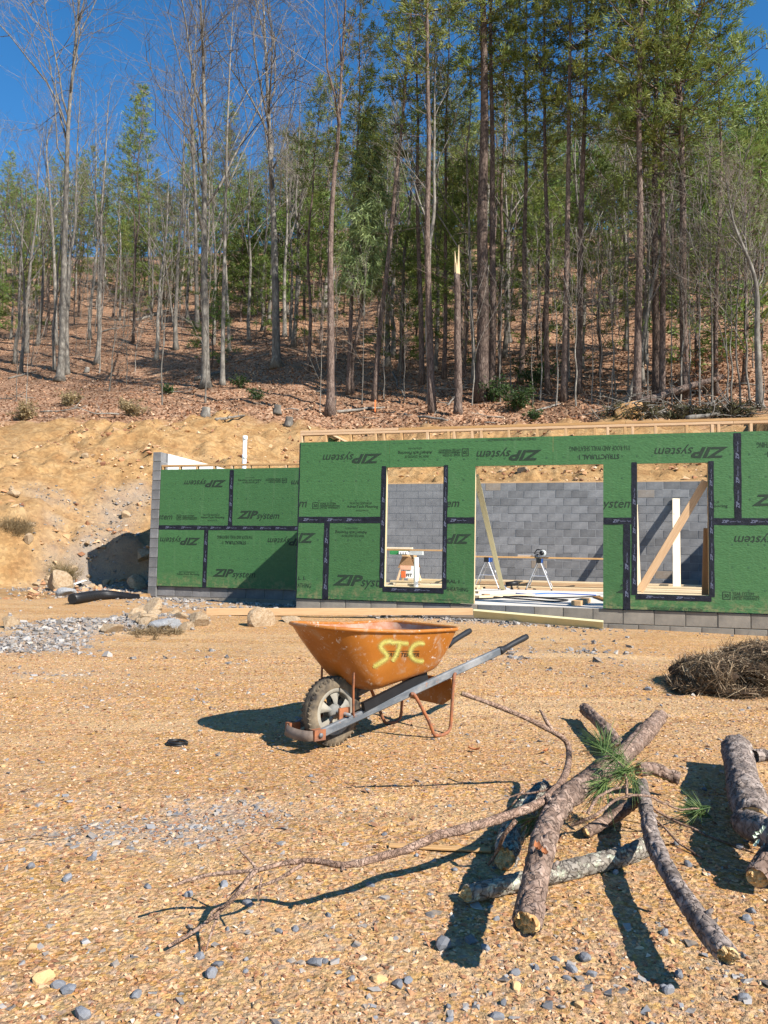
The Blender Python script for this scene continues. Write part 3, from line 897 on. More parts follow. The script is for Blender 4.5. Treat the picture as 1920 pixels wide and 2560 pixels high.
def marks(p, rect, w, holes=(), nu=0.2):
    """nailing guide squares printed in rows"""
    z = rect[2] + 0.30
    while z < rect[3] - 0.1:
        u = rect[0] + 0.15
        while u < rect[1] - 0.05:
            if not any(h[0] - .12 < u < h[1] + .12 and h[2] - .1 < z < h[3] + .05 for h in holes):
                s_ = 0.011
                for a, b, c, d in ((-s_, s_, -s_, -s_ + .006), (-s_, s_, s_ - .006, s_), (-s_, -s_ + .006, -s_, s_), (s_ - .006, s_, -s_, s_)):
                    p.rect(u + a, u + b, z + c, z + d)
            u += nu
        z += 0.305
    for zz in (rect[2] + 0.05, rect[3] - 0.045):
        u = rect[0] + 0.05
        while u < rect[1] - 0.1:
            if not any(h[0] - .12 < u < h[1] + .08 and h[2] - .1 < zz < h[3] + .05 for h in holes): p.rect(u, u + 0.05, zz - .0035, zz + .0035)
            u += 0.105
def Q(*a): return prect(*a, 0.0)
inks = []
p, o = pr_(1, 0)
p.logo(Q(808, 1129, 955, 1159), True); warranty(p, Q(782, 1256, 851, 1272)); small_logo(p, Q(868, 1255, 946, 1278))
r = Q(628, 1243, 768, 1275); p.logo(r, False, (0.03, 9, 0, 9)); p.build(M_INK, o)
p, o = pr_(0, 0)
p.logo(Q(656, 1325, 791, 1357), True, (0.03, 9, 0, 9)); structural(p, Q(640, 1440, 778, 1469), False, (0.03, 9, 0, 9)) if False else None
p.text('STRUCTURAL 1', Q(670, 1440, 761, 1449), False, 0, .02, (0.03, 9, 0, 9)); p.text('ROOF AND WALL SHEATHING', Q(655, 1457, 778, 1468), False, 0, 0, (0.03, 9, 0, 9)); p.build(M_INK, o)
p, o = pr_(0, 1)
small_logo(p, Q(839, 1319, 919, 1343), True); p.logo(Q(832, 1438, 985, 1473), False, (0, WIN1[0] - TW * .8, 0, 9))
p.logo(Q(1052, 1328, 1179, 1359), True, (WIN1[1] + TW * .75, 9, 0, 9))
p.text('STRUCTURAL 1', Q(1060, 1448, 1149, 1457), False, 0, .02, (WIN1[1] + TW * .75, 9, 0, 9)); p.text('ROOF AND WALL SHEATHING', Q(1035, 1467, 1171, 1477), False, 0, 0, (WIN1[1] + TW * .75, 9, 0, 9))
p.text('FASTENER SCHEDULE', Q(1092, 1498, 1134, 1502)); p.build(M_INK, o)
p, o = pr_(1, 1)
small_logo(p, Q(996, 1119, 1081, 1145), True); warranty(p, Q(1097, 1122, 1172, 1141), True); p.logo(Q(1192, 1119, 1355, 1152), True)
p.logo(Q(1010, 1243, 1149, 1274), False, (WIN1[1] + TW * .75, 9, 0, 9)); p.text('PANELS AT ZIPSYSTEM.COM/WARRANTY', Q(1216, 1096, 1340, 1101), True); p.build(M_INK, o)
p, o = pr_(1, 2)
structural(p, Q(1424, 1115, 1576, 1149), True); p.logo(Q(1636, 1111, 1821, 1146), True)
p.logo(Q(1418, 1242, 1584, 1277), False, (DOOR[1], WIN2[0] - TW * .8, 0, 9)); small_logo(p, Q(1712, 1252, 1819, 1278), False, (WIN2[1] + TW * .75, 9, 0, 9)); p.build(M_INK, o)
p, o = pr_(1, 3)
structural(p, Q(1892, 1104, 2060, 1142), True); p.logo(Q(1879, 1236, 2060, 1273)); p.build(M_INK, o)
p, o = pr_(0, 2)
p.logo(Q(1540, 1462, 1690, 1490), False, (DOOR[1], LJ3 - TW / 2, 0, 9)); p.build(M_INK, o)
p, o = pr_(0, 3)
p.logo(Q(1835, 1333, 2020, 1368), True); warranty(p, Q(1806, 1480, 1898, 1500)); p.text('WX PANELS AT ZIPSYSTEM.COM/WARRANTY', Q(1618, 1519, 1757, 1526), True); p.build(M_INK, o)
for (row, k), o in panels.items():
    lst, z0, z1 = ((lower, SH0, SEAM), (upper, SEAM, STOP))[row]
    p = Print(WP + 0.0004); marks(p, (*lst[k], z0, z1), 0, HOLES); p.build(M_INK2, o, 'nailing_marks')
# --- return wall from the front corner back to the recessed wall, and the far right return
rw = empty('framed_wall', hw(0, 1.5, FLOOR_Z), 'side stud wall joining the tall green wall to the recessed one', 'wall', kind_='thing')
mb = MB()
RU = 0.42
vs_ = [hw(RU + u, w, z) for z in (SH0, PT - 0.041) for w in (0.092, W_REC - 0.002) for u in (-SHT, 0.0)]
mb.add(vs_, [(0, 2, 3, 1), (4, 5, 7, 6), (0, 1, 5, 4), (2, 6, 7, 3), (0, 4, 6, 2), (1, 3, 7, 5)])
mb.build('sheathing_panel', M_ZIP, rw)
for w in np.arange(0.45, W_REC - 0.1, 0.4064):
    board('stud', hw(RU + 0.046, w, FLOOR_Z + .04), hw(RU + 0.046, w, PT - 0.04), SD, ST, M_LUM, rw, side=UV_)
for dz in (-0.02, 0.0195):
    board('top_plate', hw(RU + 0.046, 0.095, PT + dz), hw(RU + 0.046, W_REC + .12, PT + dz), SD, ST, M_LUM, rw, side=UV_)
board('bottom_plate', hw(RU + 0.046, 0.20, FLOOR_Z + 0.019), hw(RU + 0.046, W_REC + .12, FLOOR_Z + .019), SD, ST, M_LUM, rw, side=UV_)
# --- recessed lower wall
lw = empty('framed_wall', hw(-2.2, W_REC, FLOOR_Z), 'lower recessed stud wall of green sheathing between block pier and tall wall', 'wall', kind_='thing')
WR = W_REC + 0.0
def Q2(*a): return prect(*a, WR)
lz0 = SH0; lz1 = SH0 + 1.22; lz2 = SH0 + 2.44
ua = U_SIDE + 0.004; ub = RU - 0.014
uj = wuv(578, 1250, WR)[0]; lj = wuv(514, 1400, WR)[0]
lp = {}
for row, lst, z0, z1 in ((0, [(ua, lj), (lj, lj + 2.43), (lj + 2.43, ub)], lz0, lz1), (1, [(ua, uj), (uj, uj + 2.43), (uj + 2.43, ub)], lz1, lz2)):
    for k, (a, b) in enumerate(lst):
        if b - a < 0.05: continue
        lp[row, k] = cells_mesh((a + G, b - G, z0 + G, z1 - G), [], WR - SHT, WR).build('sheathing_panel', M_ZIP, lw)
        p = Print(WR - SHT - 0.0024); marks(p, (a, b, z0, z1), WR); p.build(M_INK2, lp[row, k], 'nailing_marks')
for k in range(13):
    u = U_SIDE + 0.03 + k * 0.4
    if u < RU - 0.02: stud(u, FLOOR_Z + .04, lz2 + 0.06, lw, WR + 0.002)
plate(ua, ub, lz2 + 0.08, lw, WR + 0.001); plate(ua, ub, FLOOR_Z + 0.019, lw, WR + 0.002, name='bottom_plate')
tape(lw, ua, ub, lz1 - TW / 2, lz1 + TW / 2, WR - SHT)
tape(lw, uj - TW / 2, uj + TW / 2, lz1 + TW / 2, lz2 - 0.03, WR - SHT)
tape(lw, lj - TW / 2, lj + TW / 2, lz0, lz1 - TW / 2, WR - SHT)
WP2 = WR - SHT - 0.004
p = Print(WP2); p.logo(Q2(462, 1196, 566, 1218), True); p.logo(Q2(338, 1281, 432, 1303), False, (ua + .01, 9, 0, 9)); warranty(p, Q2(443, 1287, 494, 1300)); small_logo(p, Q2(503, 1285, 562, 1302)); p.build(M_INK, lp[1, 0])
p = Print(WP2); small_logo(p, Q2(596, 1193, 655, 1208), True); warranty(p, Q2(665, 1195, 718, 1207), True); p.logo(Q2(729, 1196, 830, 1218), True); p.logo(Q2(594, 1277, 699, 1302)); p.build(M_INK, lp[1, 1])
p = Print(WP2); p.logo(Q2(401, 1339, 502, 1362), True); small_logo(p, Q2(443, 1428, 499, 1443)); p.build(M_INK, lp[0, 0])
p = Print(WP2); structural(p, Q2(544, 1339, 632, 1361), True); p.logo(Q2(670, 1341, 775, 1364), True); p.logo(Q2(532, 1423, 639, 1448)); p.build(M_INK, lp[0, 1])

# ------------------------------------------------------------------ forest materials
t = NT('grey_bark', 0.9, 0.15)
P = t.co('Object', (1, 1, 0.35))
c = t.ramp(t.noise(7, 6, 0.7, P), [(0.28, (0.075, 0.064, 0.054)), (0.5, (0.19, 0.17, 0.145)), (0.72, (0.40, 0.37, 0.315))])
c = t.mix(t.map(t.noise(1.3, 3, 0.5, P), 0.5, 0.75, 0, 0.55), c, (0.13, 0.11, 0.095))
t.col(t.hsv(c, val=t.map(t.rnd(), 0, 1, 0.65, 1.15)))
t.bump(t.noise(16, 5, 0.7, P), 0.7, 0.03)
M_BARKG = t.m
t = NT('pine_bark', 0.92, 0.12)
P = t.co('Object', (1, 1, 0.28))
v = t.voro(13, 'DISTANCE_TO_EDGE', 'Distance', P)
c = t.ramp(t.noise(9, 6, 0.7, P), [(0.3, (0.055, 0.040, 0.034)), (0.5, (0.145, 0.104, 0.084)), (0.75, (0.28, 0.215, 0.175))])
c = t.mix(t.ramp(v, [(0.02, 0.75), (0.09, 0.0)]), c, (0.045, 0.03, 0.025))
t.col(t.hsv(c, val=t.map(t.rnd(), 0, 1, 0.8, 1.2)))
t.bump(v, 0.8, 0.03)
M_BARKP = t.m
t = NT('bare_twig', 0.9, 0.1)
t.col(t.hsv(t.ramp(t.noise(1.5, 3), [(0.3, (0.10, 0.082, 0.066)), (0.7, (0.26, 0.22, 0.18))]), val=t.map(t.rnd(), 0, 1, 0.7, 1.15)))
M_TWIG = t.m
def needle_mat(name, a, b, c_):
    t = NT(name, 0.55, 0.3)
    c = t.ramp(t.attr('tint'), [(0.0, a), (0.5, b), (1.0, c_)])
    c = t.hsv(c, h=t.map(t.rnd(), 0, 1, 0.485, 0.515), val=t.map(t.rnd(), 0, 1, 0.8, 1.15))
    t.col(c)
    tr = t.n('BsdfTranslucent'); t.put(tr.inputs[0], c)
    mx = t.n('MixShader'); mx.inputs[0].default_value = 0.36
    out = t.t.nodes['Material Output']
    t.t.links.new(t.b.outputs[0], mx.inputs[1]); t.t.links.new(tr.outputs[0], mx.inputs[2]); t.t.links.new(mx.outputs[0], out.inputs[0])
    return t.m
M_NEED = needle_mat('pine_needles', (0.075, 0.115, 0.030), (0.20, 0.235, 0.055), (0.36, 0.37, 0.095))
M_NEEDY = needle_mat('young_needles', (0.09, 0.16, 0.04), (0.19, 0.27, 0.06), (0.30, 0.37, 0.10))
M_NEEDD = needle_mat('drooping_needles', (0.14, 0.18, 0.07), (0.24, 0.29, 0.11), (0.33, 0.36, 0.16))
M_LAUR = needle_mat('laurel_leaves', (0.02, 0.05, 0.015), (0.05, 0.10, 0.025), (0.12, 0.18, 0.06))

# ------------------------------------------------------------------ growing trees (local coordinates, base at the origin)
def perp(d, g):
    a = Vector((g.gauss(0, 1), g.gauss(0, 1), g.gauss(0, 1)))
    a -= d * a.dot(d)
    return a.normalized()
def limb(start, d, L, n, wig, up, g):
    pts = [start.copy()]; d = d.normalized(); s = L / n
    for i in range(n):
        d = (d + Vector((g.gauss(0, wig), g.gauss(0, wig), g.gauss(0, wig) + up))).normalized()
        pts.append(pts[-1] + d * s)
    return pts
def tint_attr(me, vals):
    a = me.attributes.new('tint', 'FLOAT', 'POINT')
    a.data.foreach_set('value', np.ascontiguousarray(vals, np.float32))
def bare_tree(seed, H=19.0, r0=0.21, trunk=None, first=0.42, nl=13, spread=0.75, forks=2, dense=1.0, bark=None, twigs=4):
    """trunk and limbs in one mesh, branches and twigs in another"""
    g = random.Random(seed)
    tm, cm = MB(), MB()
    if trunk is None:
        x = y = 0.0; trunk = []
        for i in range(11):
            trunk.append((x, y, H * i / 10)); x += g.gauss(0, 0.0055 * H); y += g.gauss(0, 0.0055 * H)
    T = spline(trunk, 26)
    H = T[-1][2]
    rad = [max(r0 * (1 - 0.93 * (i / 25) ** 0.85), 0.012) * (1 + 0.75 * max(0, 1 - i / 1.6) ** 2) for i in range(26)]
    tm.tube(T, rad, 9)
    def at(f):
        i = min(int(f * 25), 24); q = f * 25 - i
        return Vector(T[i] * (1 - q) + T[i + 1] * q), rad[i] * (1 - q) + rad[i + 1] * q
    def twig(p, d, L, r, lvl):
        n = 3 if lvl < 3 else 2
        pts = limb(p, d, L, n, 0.16, 0.07, g)
        cm.tube(pts, [r * (1 - 0.75 * i / n) for i in range(n + 1)], 3, False)
        if lvl >= twigs: return
        k = int((4 if lvl == 2 else 3) * dense + g.random())
        for j in range(k):
            f = 0.3 + 0.7 * (j + g.random()) / k
            i = min(int(f * n), n - 1)
            q = pts[i].lerp(pts[i + 1], f * n - i)
            dd = (pts[i + 1] - pts[i]).normalized()
            twig(q, dd * 0.75 + perp(dd, g) * 0.75, L * g.uniform(0.4, 0.62), max(r * 0.55, 0.0045), lvl + 1)
    lims = []
    for j in range(nl):
        f = first + (0.97 - first) * ((j + g.random() * 0.8) / nl)
        lims.append((f, g.uniform(0, 6.283), None))
    for f, a, _ in lims:
        p, r = at(f)
        inc = g.uniform(0.55, 1.0) * spread * (1.15 - 0.5 * f)
        d = Vector((math.cos(a) * math.sin(inc), math.sin(a) * math.sin(inc), math.cos(inc)))
        big = g.random() < 0.25 * forks
        L = (1.05 - f) * H * (0.62 if big else 0.42) * g.uniform(0.7, 1.2) + 0.8
        n = 7
        pts = limb(p, d, L, n, 0.11, 0.07, g)
        rr = r * (0.62 if big else 0.42)
        tm.tube(pts, [max(rr * (1 - 0.88 * i / n), 0.008) for i in range(n + 1)], 5)
        for k in range(int(6 * dense + 2)):
            ff = 0.2 + 0.8 * (k + g.random()) / 8
            i = min(int(ff * n), n - 1); q = pts[i].lerp(pts[min(i + 1, n)], ff * n - i)
            dd = (pts[i + 1] - pts[i]).normalized()
            twig(q, dd * 0.7 + perp(dd, g) * 0.7, L * g.uniform(0.28, 0.45), max(rr * 0.38, 0.009), 2)
    for k in range(int(6 * dense)):
        p, r = at(g.uniform(0.85, 1.0)); twig(p, Vector((g.gauss(0, .5), g.gauss(0, .5), 1)), H * 0.09, 0.014, 2)
    return tm.mesh('trunk', bark or M_BARKG, True), cm.mesh('crown', M_TWIG, True)
def tufts(centres, dirs, g, blades=11, L=0.24, W=0.026, spread=0.9):
    """bundles of flat needles: centres (n,3), dirs (n,3) -> V, F, tint"""
    n = len(centres)
    C = np.repeat(centres, blades, 0); D = np.repeat(dirs, blades, 0)
    D = D + g.normal(0, spread * 0.55, D.shape); D /= np.linalg.norm(D, axis=1, keepdims=True)
    S = g.normal(0, 1, D.shape); S -= D * (S * D).sum(1, keepdims=True); S /= np.linalg.norm(S, axis=1, keepdims=True)
    ln = L * g.uniform(0.7, 1.25, (len(C), 1)); C = C + g.normal(0, L * 0.22, C.shape)
    V = np.stack([C - S * W, C + S * W, C + D * ln + S * W * 0.3], 1).reshape(-1, 3)
    F = np.arange(len(C) * 3).reshape(-1, 3)
    t0 = np.repeat(g.uniform(0, 1, n), blades) * 0.7 + g.uniform(0, 0.3, len(C))
    return V, F, np.repeat(t0, 3)
def pine_tree(seed, H=24.0, r0=0.2, lo=0.45, width=2.7, trunk=None, mat=None, dead=16, step=0.62, droop=0.0, bl=10, tl=0.26):
    g = random.Random(seed); gn = np.random.default_rng(seed)
    tm = MB()
    if trunk is None:
        x = y = 0.0; trunk = []
        for i in range(9):
            trunk.append((x, y, H * i / 8)); x += g.gauss(0, 0.007 * H); y += g.gauss(0, 0.007 * H)
    T = spline(trunk, 22); H = T[-1][2]
    rad = [max(r0 * (1 - 0.95 * (i / 21) ** 1.1), 0.012) * (1 + 0.45 * max(0, 1 - i / 1.5) ** 2) for i in range(22)]
    tm.tube(T, rad, 8)
    def at(f):
        i = min(int(f * 21), 20); q = f * 21 - i
        return Vector(T[i] * (1 - q) + T[i + 1] * q), rad[i] * (1 - q) + rad[i + 1] * q
    for k in range(dead):
        p, r = at(g.uniform(max(lo * 0.35, 0.12), lo + 0.12)); a = g.uniform(0, 6.28)
        pts = limb(p, Vector((math.cos(a), math.sin(a), g.uniform(-.1, .35))), g.uniform(0.4, 1.7), 3, 0.16, 0.0, g)
        tm.tube(pts, [0.016, 0.012, 0.008, 0.004], 3, False)
    C, D = [], []
    z = lo * H
    while z < H - 0.25:
        f = z / H; q = (f - lo) / (1 - lo)
        L0 = width * (min(1.0, 0.45 + q * 2.2) * (1 - q) ** 0.62 + 0.10)
        for k in range(g.choice((3, 4, 5))):
            if g.random() < 0.16: continue
            p, r = at(min(f + g.uniform(-.01, .01), 0.999)); a = g.uniform(0, 6.28)
            L = L0 * g.uniform(0.55, 1.25)
            d = Vector((math.cos(a), math.sin(a), g.uniform(-0.12, 0.28) + 0.5 * q - droop))
            n = 4
            pts = limb(p, d, L, n, 0.09, 0.05 - droop * 0.25, g)
            tm.tube(pts, [max(0.028 * L / 2.5 * (1 - 0.8 * i / n), 0.006) for i in range(n + 1)], 3, False)
            m = max(3, int(L * 4.6))
            for j in range(m):
                ff = 0.34 + 0.66 * (j + g.random()) / m
                i = min(int(ff * n), n - 1); c = pts[i].lerp(pts[i + 1], ff * n - i)
                dd = (pts[i + 1] - pts[i]).normalized()
                sd = dd.cross(Vector((0, 0, 1))); sd = sd.normalized() if sd.length > .01 else Vector((1, 0, 0))
                off = g.uniform(-1, 1) * L * 0.30 * (1.15 - 0.6 * ff)
                ed = (dd * 0.6 + sd * (1.0 if off > 0 else -1.0) * 0.8 + Vector((0, 0, 0.25 - droop * 1.5))).normalized()
                e = c + sd * off + dd * abs(off) * 0.5 + Vector((0, 0, abs(off) * (0.12 - droop)))
                if abs(off) > 0.2: tm.tube([c, e], [0.009, 0.004], 3, False)
                for s_ in range(1 + int(abs(off) > 0.35)):
                    cc = c.lerp(e, 1.0 - 0.45 * s_)
                    C.append(tuple(cc)); D.append(tuple(ed))
        z += step * g.uniform(0.75, 1.25) * (1 - 0.35 * q)
    for k in range(6):
        C.append((T[-1][0] + g.gauss(0, .12), T[-1][1] + g.gauss(0, .12), H - g.uniform(0, .6))); D.append((g.gauss(0, .3), g.gauss(0, .3), 1))
    V, F, tt = tufts(np.array(C), np.array(D), gn, bl, tl, 0.023, 0.95)
    cm = np_mesh('crown', V, F, mat or M_NEED, False, tt)
    return tm.mesh('trunk', M_BARKP, True), cm
def tree_thing(name, meshes, loc, label, cat='tree', group=None, rz=0.0, s=1.0, parts=('trunk', 'crown')):
    o = empty(name, loc, label, cat, group, rz)
    o.scale = (s, s, s)
    for nm, me in zip(parts, meshes): link(nm, me, o, keep=False)
    return o
def slope_base(px, py):
    p = on_ground(px, py); p.z -= 0.12
    return p
def px_trunk(pts, base):
    """trunk path from photograph pixels, in the vertical plane through the base facing the camera (local coordinates)"""
    out = []
    for (x, y) in pts:
        q = at_y(x, y, base.y); out.append(((q - base).x, 0.0, (q - base).z))
    out[0] = (out[0][0], 0.0, 0.0)
    return out
# ------------------------------------------------------------------ the bare trees that stand along the edge of the wood
HERO = [
    # path in photograph pixels, base radius, seed, first limb, number of limbs, spread, label
    ([(150, 950), (156, 860), (161, 640), (166, 470), (172, 290), (188, 120), (205, -90), (215, -300)], .25, 11, .46, 15, .62, 'tall pale barked bare tree with flared base alone on the open slope'),
    ([(515, 968), (513, 820), (510, 620), (512, 380), (508, 160), (498, -60), (490, -340)], .235, 12, .34, 15, .72, 'tall straight bare tree forking low, next to a thinner twin trunk'),
    ([(556, 962), (558, 800), (563, 560), (568, 330), (577, 120), (588, -60)], .135, 13, .35, 11, .6, 'thin bare tree standing close beside a thicker forked trunk'),
    ([(691, 918), (689, 760), (684, 560), (676, 380), (668, 210), (660, 40), (655, -170)], .26, 14, .40, 16, .78, 'dark based bare tree with crooked spreading limbs beside a mossy patch'),
    ([(712, 842), (711, 700), (718, 560), (716, 430), (720, 330)], .15, 15, .35, 12, .7, 'lesser grey bare tree just uphill of the crooked limbed one'),
    ([(493, 822), (490, 640), (486, 430), (480, 250), (478, 90)], .19, 16, .4, 12, .7, 'shaded bare trunk standing uphill of the two paired trees'),
    ([(826, 1036), (827, 830), (826, 640), (832, 480), (846, 330), (855, 150), (866, -40), (872, -300)], .17, 17, .5, 15, .62, 'tall reddish barked bare tree at the edge of the clearing beside hanging green needles'),
    ([(141, 862), (135, 640), (122, 450), (117, 360), (140, 280)], .15, 18, .3, 10, .8, 'crooked bare tree with a low fork behind the pale barked tree'),
    ([(375, 778), (372, 620), (372, 480), (366, 370), (352, 300)], .14, 19, .35, 11, .7, 'pale bare tree growing above the fallen logs'),
    ([(438, 842), (425, 740), (412, 640), (405, 560), (398, 480)], .085, 20, .35, 8, .7, 'slender dark leaning bare tree just below the fallen logs'),
    ([(574, 878), (566, 700), (560, 560), (572, 430), (580, 330)], .11, 24, .35, 9, .7, 'thin bare tree standing behind the paired trunks'),
    ([(1560, 1018), (1600, 900), (1630, 720), (1668, 560), (1690, 430)], .11, 23, .4, 11, .7, 'pale leaning bare tree among the pines above the brush pile'),
    ([(1900, 1020), (1893, 850), (1888, 700), (1835, 560), (1815, 450)], .13, 22, .35, 12, .75, 'pale crooked bare tree at the wood edge beyond the brush pile'),
]
for path, r0, sd, first, nl, spread, lab in HERO:
    b = slope_base(*path[0])
    bark = M_BARKP if 'reddish' in lab else M_BARKG
    me = bare_tree(sd, r0=r0, trunk=px_trunk(path, b), first=first, nl=nl, spread=spread, dense=1.15, bark=bark)
    tree_thing('bare_tree', me, b, lab)
# ------------------------------------------------------------------ the pines of the wood edge
PINES = [
    # base px, px of the trunk at the top, radius, height, crown start, width, seed, label
    ((935, 1003), (1008, 250), .15, 23, .55, 2.3, 31, 'slim pine leaning toward its taller neighbour, left of a straight pale one'.replace('left of', 'beside')),
    ((1081, 1032), (1062, -60), .17, 25, .60, 2.7, 32, 'straight pale trunked pine at the clearing edge next to the snapped trunk'),
    ((1205, 1000), (1212, -80), .33, 27, .58, 3.8, 33, 'thickest dark pine of the wood edge, rising behind the laurel bush'),
    ((1228, 985), (1228, -40), .19, 25, .60, 2.7, 34, 'pine pressed close against the thickest dark trunk'),
    ((1055, 960), (1040, 60), .16, 22, .52, 2.3, 35, 'dark pine standing behind the straight pale trunked one'),
    ((1300, 960), (1318, 130), .15, 22, .5, 2.5, 36, 'dark slim pine rising right behind the laurel bush'.replace('right ', '')),
    ((1370, 985), (1362, 200), .14, 21, .52, 2.5, 37, 'slim pine with a pale sunlit side, uphill of the laurel bush'),
    ((1410, 1000), (1428, 90), .16, 24, .50, 2.7, 38, 'tall straight pine with a dark lower trunk beyond the door opening'),
    ((1445, 985), (1470, -20), .17, 25, .48, 2.9, 39, 'tall feathery crowned pine beyond the door opening'),
    ((1592, 1020), (1598, 60), .18, 25, .5, 2.9, 40, 'straight brown pine standing at the root ball of the brush pile'),
    ((1640, 1000), (1640, 150), .19, 23, .45, 2.6, 41, 'dark pine trunk standing just behind the brush pile'),
    ((1715, 995), (1692, -40), .2, 26, .36, 4.0, 42, 'broad bright green pine with a full crown against open sky'),
    ((1655, 1005), (1660, 200), .15, 22, .45, 2.5, 43, 'slim dark pine squeezed between others behind the brush pile'),
    ((870, 985), (892, 330), .13, 20, .52, 2.2, 44, 'dark pine inside the wood near the hanging green needles'),
    ((1110, 945), (1118, 200), .13, 22, .5, 2.3, 45, 'dark slim pine well behind the snapped trunk'),
    ((1250, 935), (1262, 250), .12, 21, .5, 2.4, 46, 'slim pine deep in the wood beyond the thickest trunk'),
    ((1790, 985), (1800, 420), .12, 17, .4, 3.0, 47, 'shorter spreading pine beyond the fallen trunks'),
]
for (b, tp, r0, H, lo, width, sd, lab) in PINES:
    p = slope_base(*b)
    q = at_y(tp[0], tp[1], p.y)
    k = (q.x - p.x) / max(q.z - p.z, 1)
    g = random.Random(sd)
    tr = [(k * H * i / 7 + g.gauss(0, .05) * (0 < i), g.gauss(0, .09) * (0 < i), H * i / 7) for i in range(8)]
    me = pine_tree(sd, H, r0 * .82, lo - .06, width * (1.0 if sd == 42 else .80), tr, M_NEEDY if sd in (42, 47) else M_NEED, 30, 0.50 if sd != 42 else .42, 0.0, 10, .25)
    tree_thing('pine_tree', me, p, lab)
# ------------------------------------------------------------------ more wood behind, copies of a few grown trees
frng = random.Random(77)
BARE = [bare_tree(100 + i, H=frng.uniform(14, 19), r0=frng.uniform(.10, .17), first=.36, nl=9, spread=.7, dense=0.62) for i in range(5)]
SAP = [bare_tree(120 + i, H=frng.uniform(5.5, 8.5), r0=.035, first=.25, nl=8, spread=.55, dense=0.55, twigs=3) for i in range(4)]
PINE = [pine_tree(140 + i, frng.uniform(16, 22), frng.uniform(.10, .15), (.34, .52, .42, .58, .46, .38)[i], frng.uniform(1.7, 2.5), None, M_NEED, 18, .55, 0, 9, .27) for i in range(6)]
YOUNG = [pine_tree(160 + i, frng.uniform(6, 9), .07, .12, frng.uniform(1.7, 2.4), None, M_NEEDY, 3, .40, 0.02, 12, .26) for i in range(3)]
taken = []
def free(p, d):
    for q in taken:
        if (q[0] - p[0]) ** 2 + (q[1] - p[1]) ** 2 < d * d: return False
    taken.append((p[0], p[1])); return True
for path, *_ in HERO: b = on_ground(*path[0]); taken.append((b.x, b.y))
for b, *_ in PINES: b = on_ground(*b); taken.append((b.x, b.y))
cnt = {'b': 0, 'p': 0, 's': 0, 'y': 0}
tries = 0
while tries < 12000 and sum(cnt.values()) < 585:
    tries += 1
    d = 30 + 66 * frng.random() ** 0.75
    x = frng.uniform(-0.60, 0.60) * d
    y = d
    u, w = to_uw(x, y)
    if w < 19: continue
    side = x / d                                   # -0.5 open hardwood slope ... +0.5 dense pine
    den = 0.5 + 0.5 * float(ss(-0.2, 0.15, side))
    if frng.random() > (0.55 + 0.45 * den if d > 48 else (den * 0.9 if side > 0 else .16)): continue
    r = frng.random()
    pp = (0.44 if d < 50 else .58) + 0.25 * float(ss(-0.15, 0.25, side)) + (0.10 if d > 60 else 0)
    if d < 36: kind = ('s' if r < 0.6 else ('y' if r < .72 else 'b')) if side < 0.02 else ('s' if r < .4 else ('p' if r < .75 else ('y' if r < .83 else 'b')))
    elif r < pp * 0.72: kind = 'p'
    elif r < pp: kind = 'y'
    elif r < pp + 0.22: kind = 's'
    else: kind = 'b'
    if kind == 'p' and side < -0.12 and d < 50: kind = 'b' if r < .25 else 'y'
    if side < 0.0 and d < 46 and kind == 'b': kind = 's'
    if side > .40 and d < 62 and kind in 'pb': kind = 's' if d < 40 else 'y'
    lim = {'b': 160, 'p': 190, 's': 110, 'y': 130}[kind]
    if cnt[kind] >= lim: continue
    if not free((x, y), {'b': 1.9, 'p': 2.3, 's': 1.0, 'y': 2.0}[kind]): continue
    cnt[kind] += 1
    loc = (x, y, gz(x, y) - 0.15)
    rz = frng.uniform(0, 6.28)
    if kind == 'b': tree_thing('bare_tree', frng.choice(BARE), loc, 'grey bare hardwood tree in the wood on the hillside', 'tree', 'bare hardwoods of the hillside', rz, frng.uniform(.75, 1.15) * (1.0 if d < 62 else .8))
    elif kind == 's': tree_thing('sapling', frng.choice(SAP), loc, 'thin whip-like bare sapling growing from the leaf litter', 'sapling', 'bare saplings of the hillside', rz, frng.uniform(.6, 1.25))
    elif kind == 'p': tree_thing('pine_tree', frng.choice(PINE), loc, 'green crowned pine among the bare trees of the hillside', 'tree', 'pines of the hillside', rz, frng.uniform(.72, 1.0) * (1.0 if d < 62 else .82))
    else: tree_thing('young_pine', frng.choice(YOUNG), loc, 'young pine with green boughs down to the leaf litter', 'tree', 'young pines of the hillside', rz, frng.uniform(.7, 1.3))
# edge saplings named by where they stand are copies too
for (x, y, s_) in ((215, 860, .8), (110, 850, .8), (200, 800, .8), (225, 880, .95), (455, 850, .6), (800, 1030, .6), (1180, 1015, .8), (1330, 1015, .7), (1480, 1010, .8), (1530, 1015, .9), (1680, 1015, .9), (1750, 1015, 1.0), (1850, 1015, 1.1), (1820, 1000, 1.0), (1250, 1005, .8), (1010, 1000, .7), (760, 900, .7), (640, 860, .6), (1390, 1012, .9), (1440, 1015, 1.0), (1500, 1000, .9), (1570, 1010, 1.1), (1620, 1012, 1.0), (1700, 1008, 1.1), (1725, 1016, .9), (1780, 1012, 1.2), (1830, 1016, 1.0), (1875, 1012, 1.2), (1890, 1018, .9), (1150, 1000, .7), (1280, 990, .9), (1350, 1000, .9), (1540, 990, 1.1), (905, 1010, .8), (960, 1000, .8)):
    p = slope_base(x, y)
    tree_thing('sapling', frng.choice(SAP), p, 'thin whip-like bare sapling growing from the leaf litter', 'sapling', 'bare saplings of the hillside', frng.uniform(0, 6.28), s_)
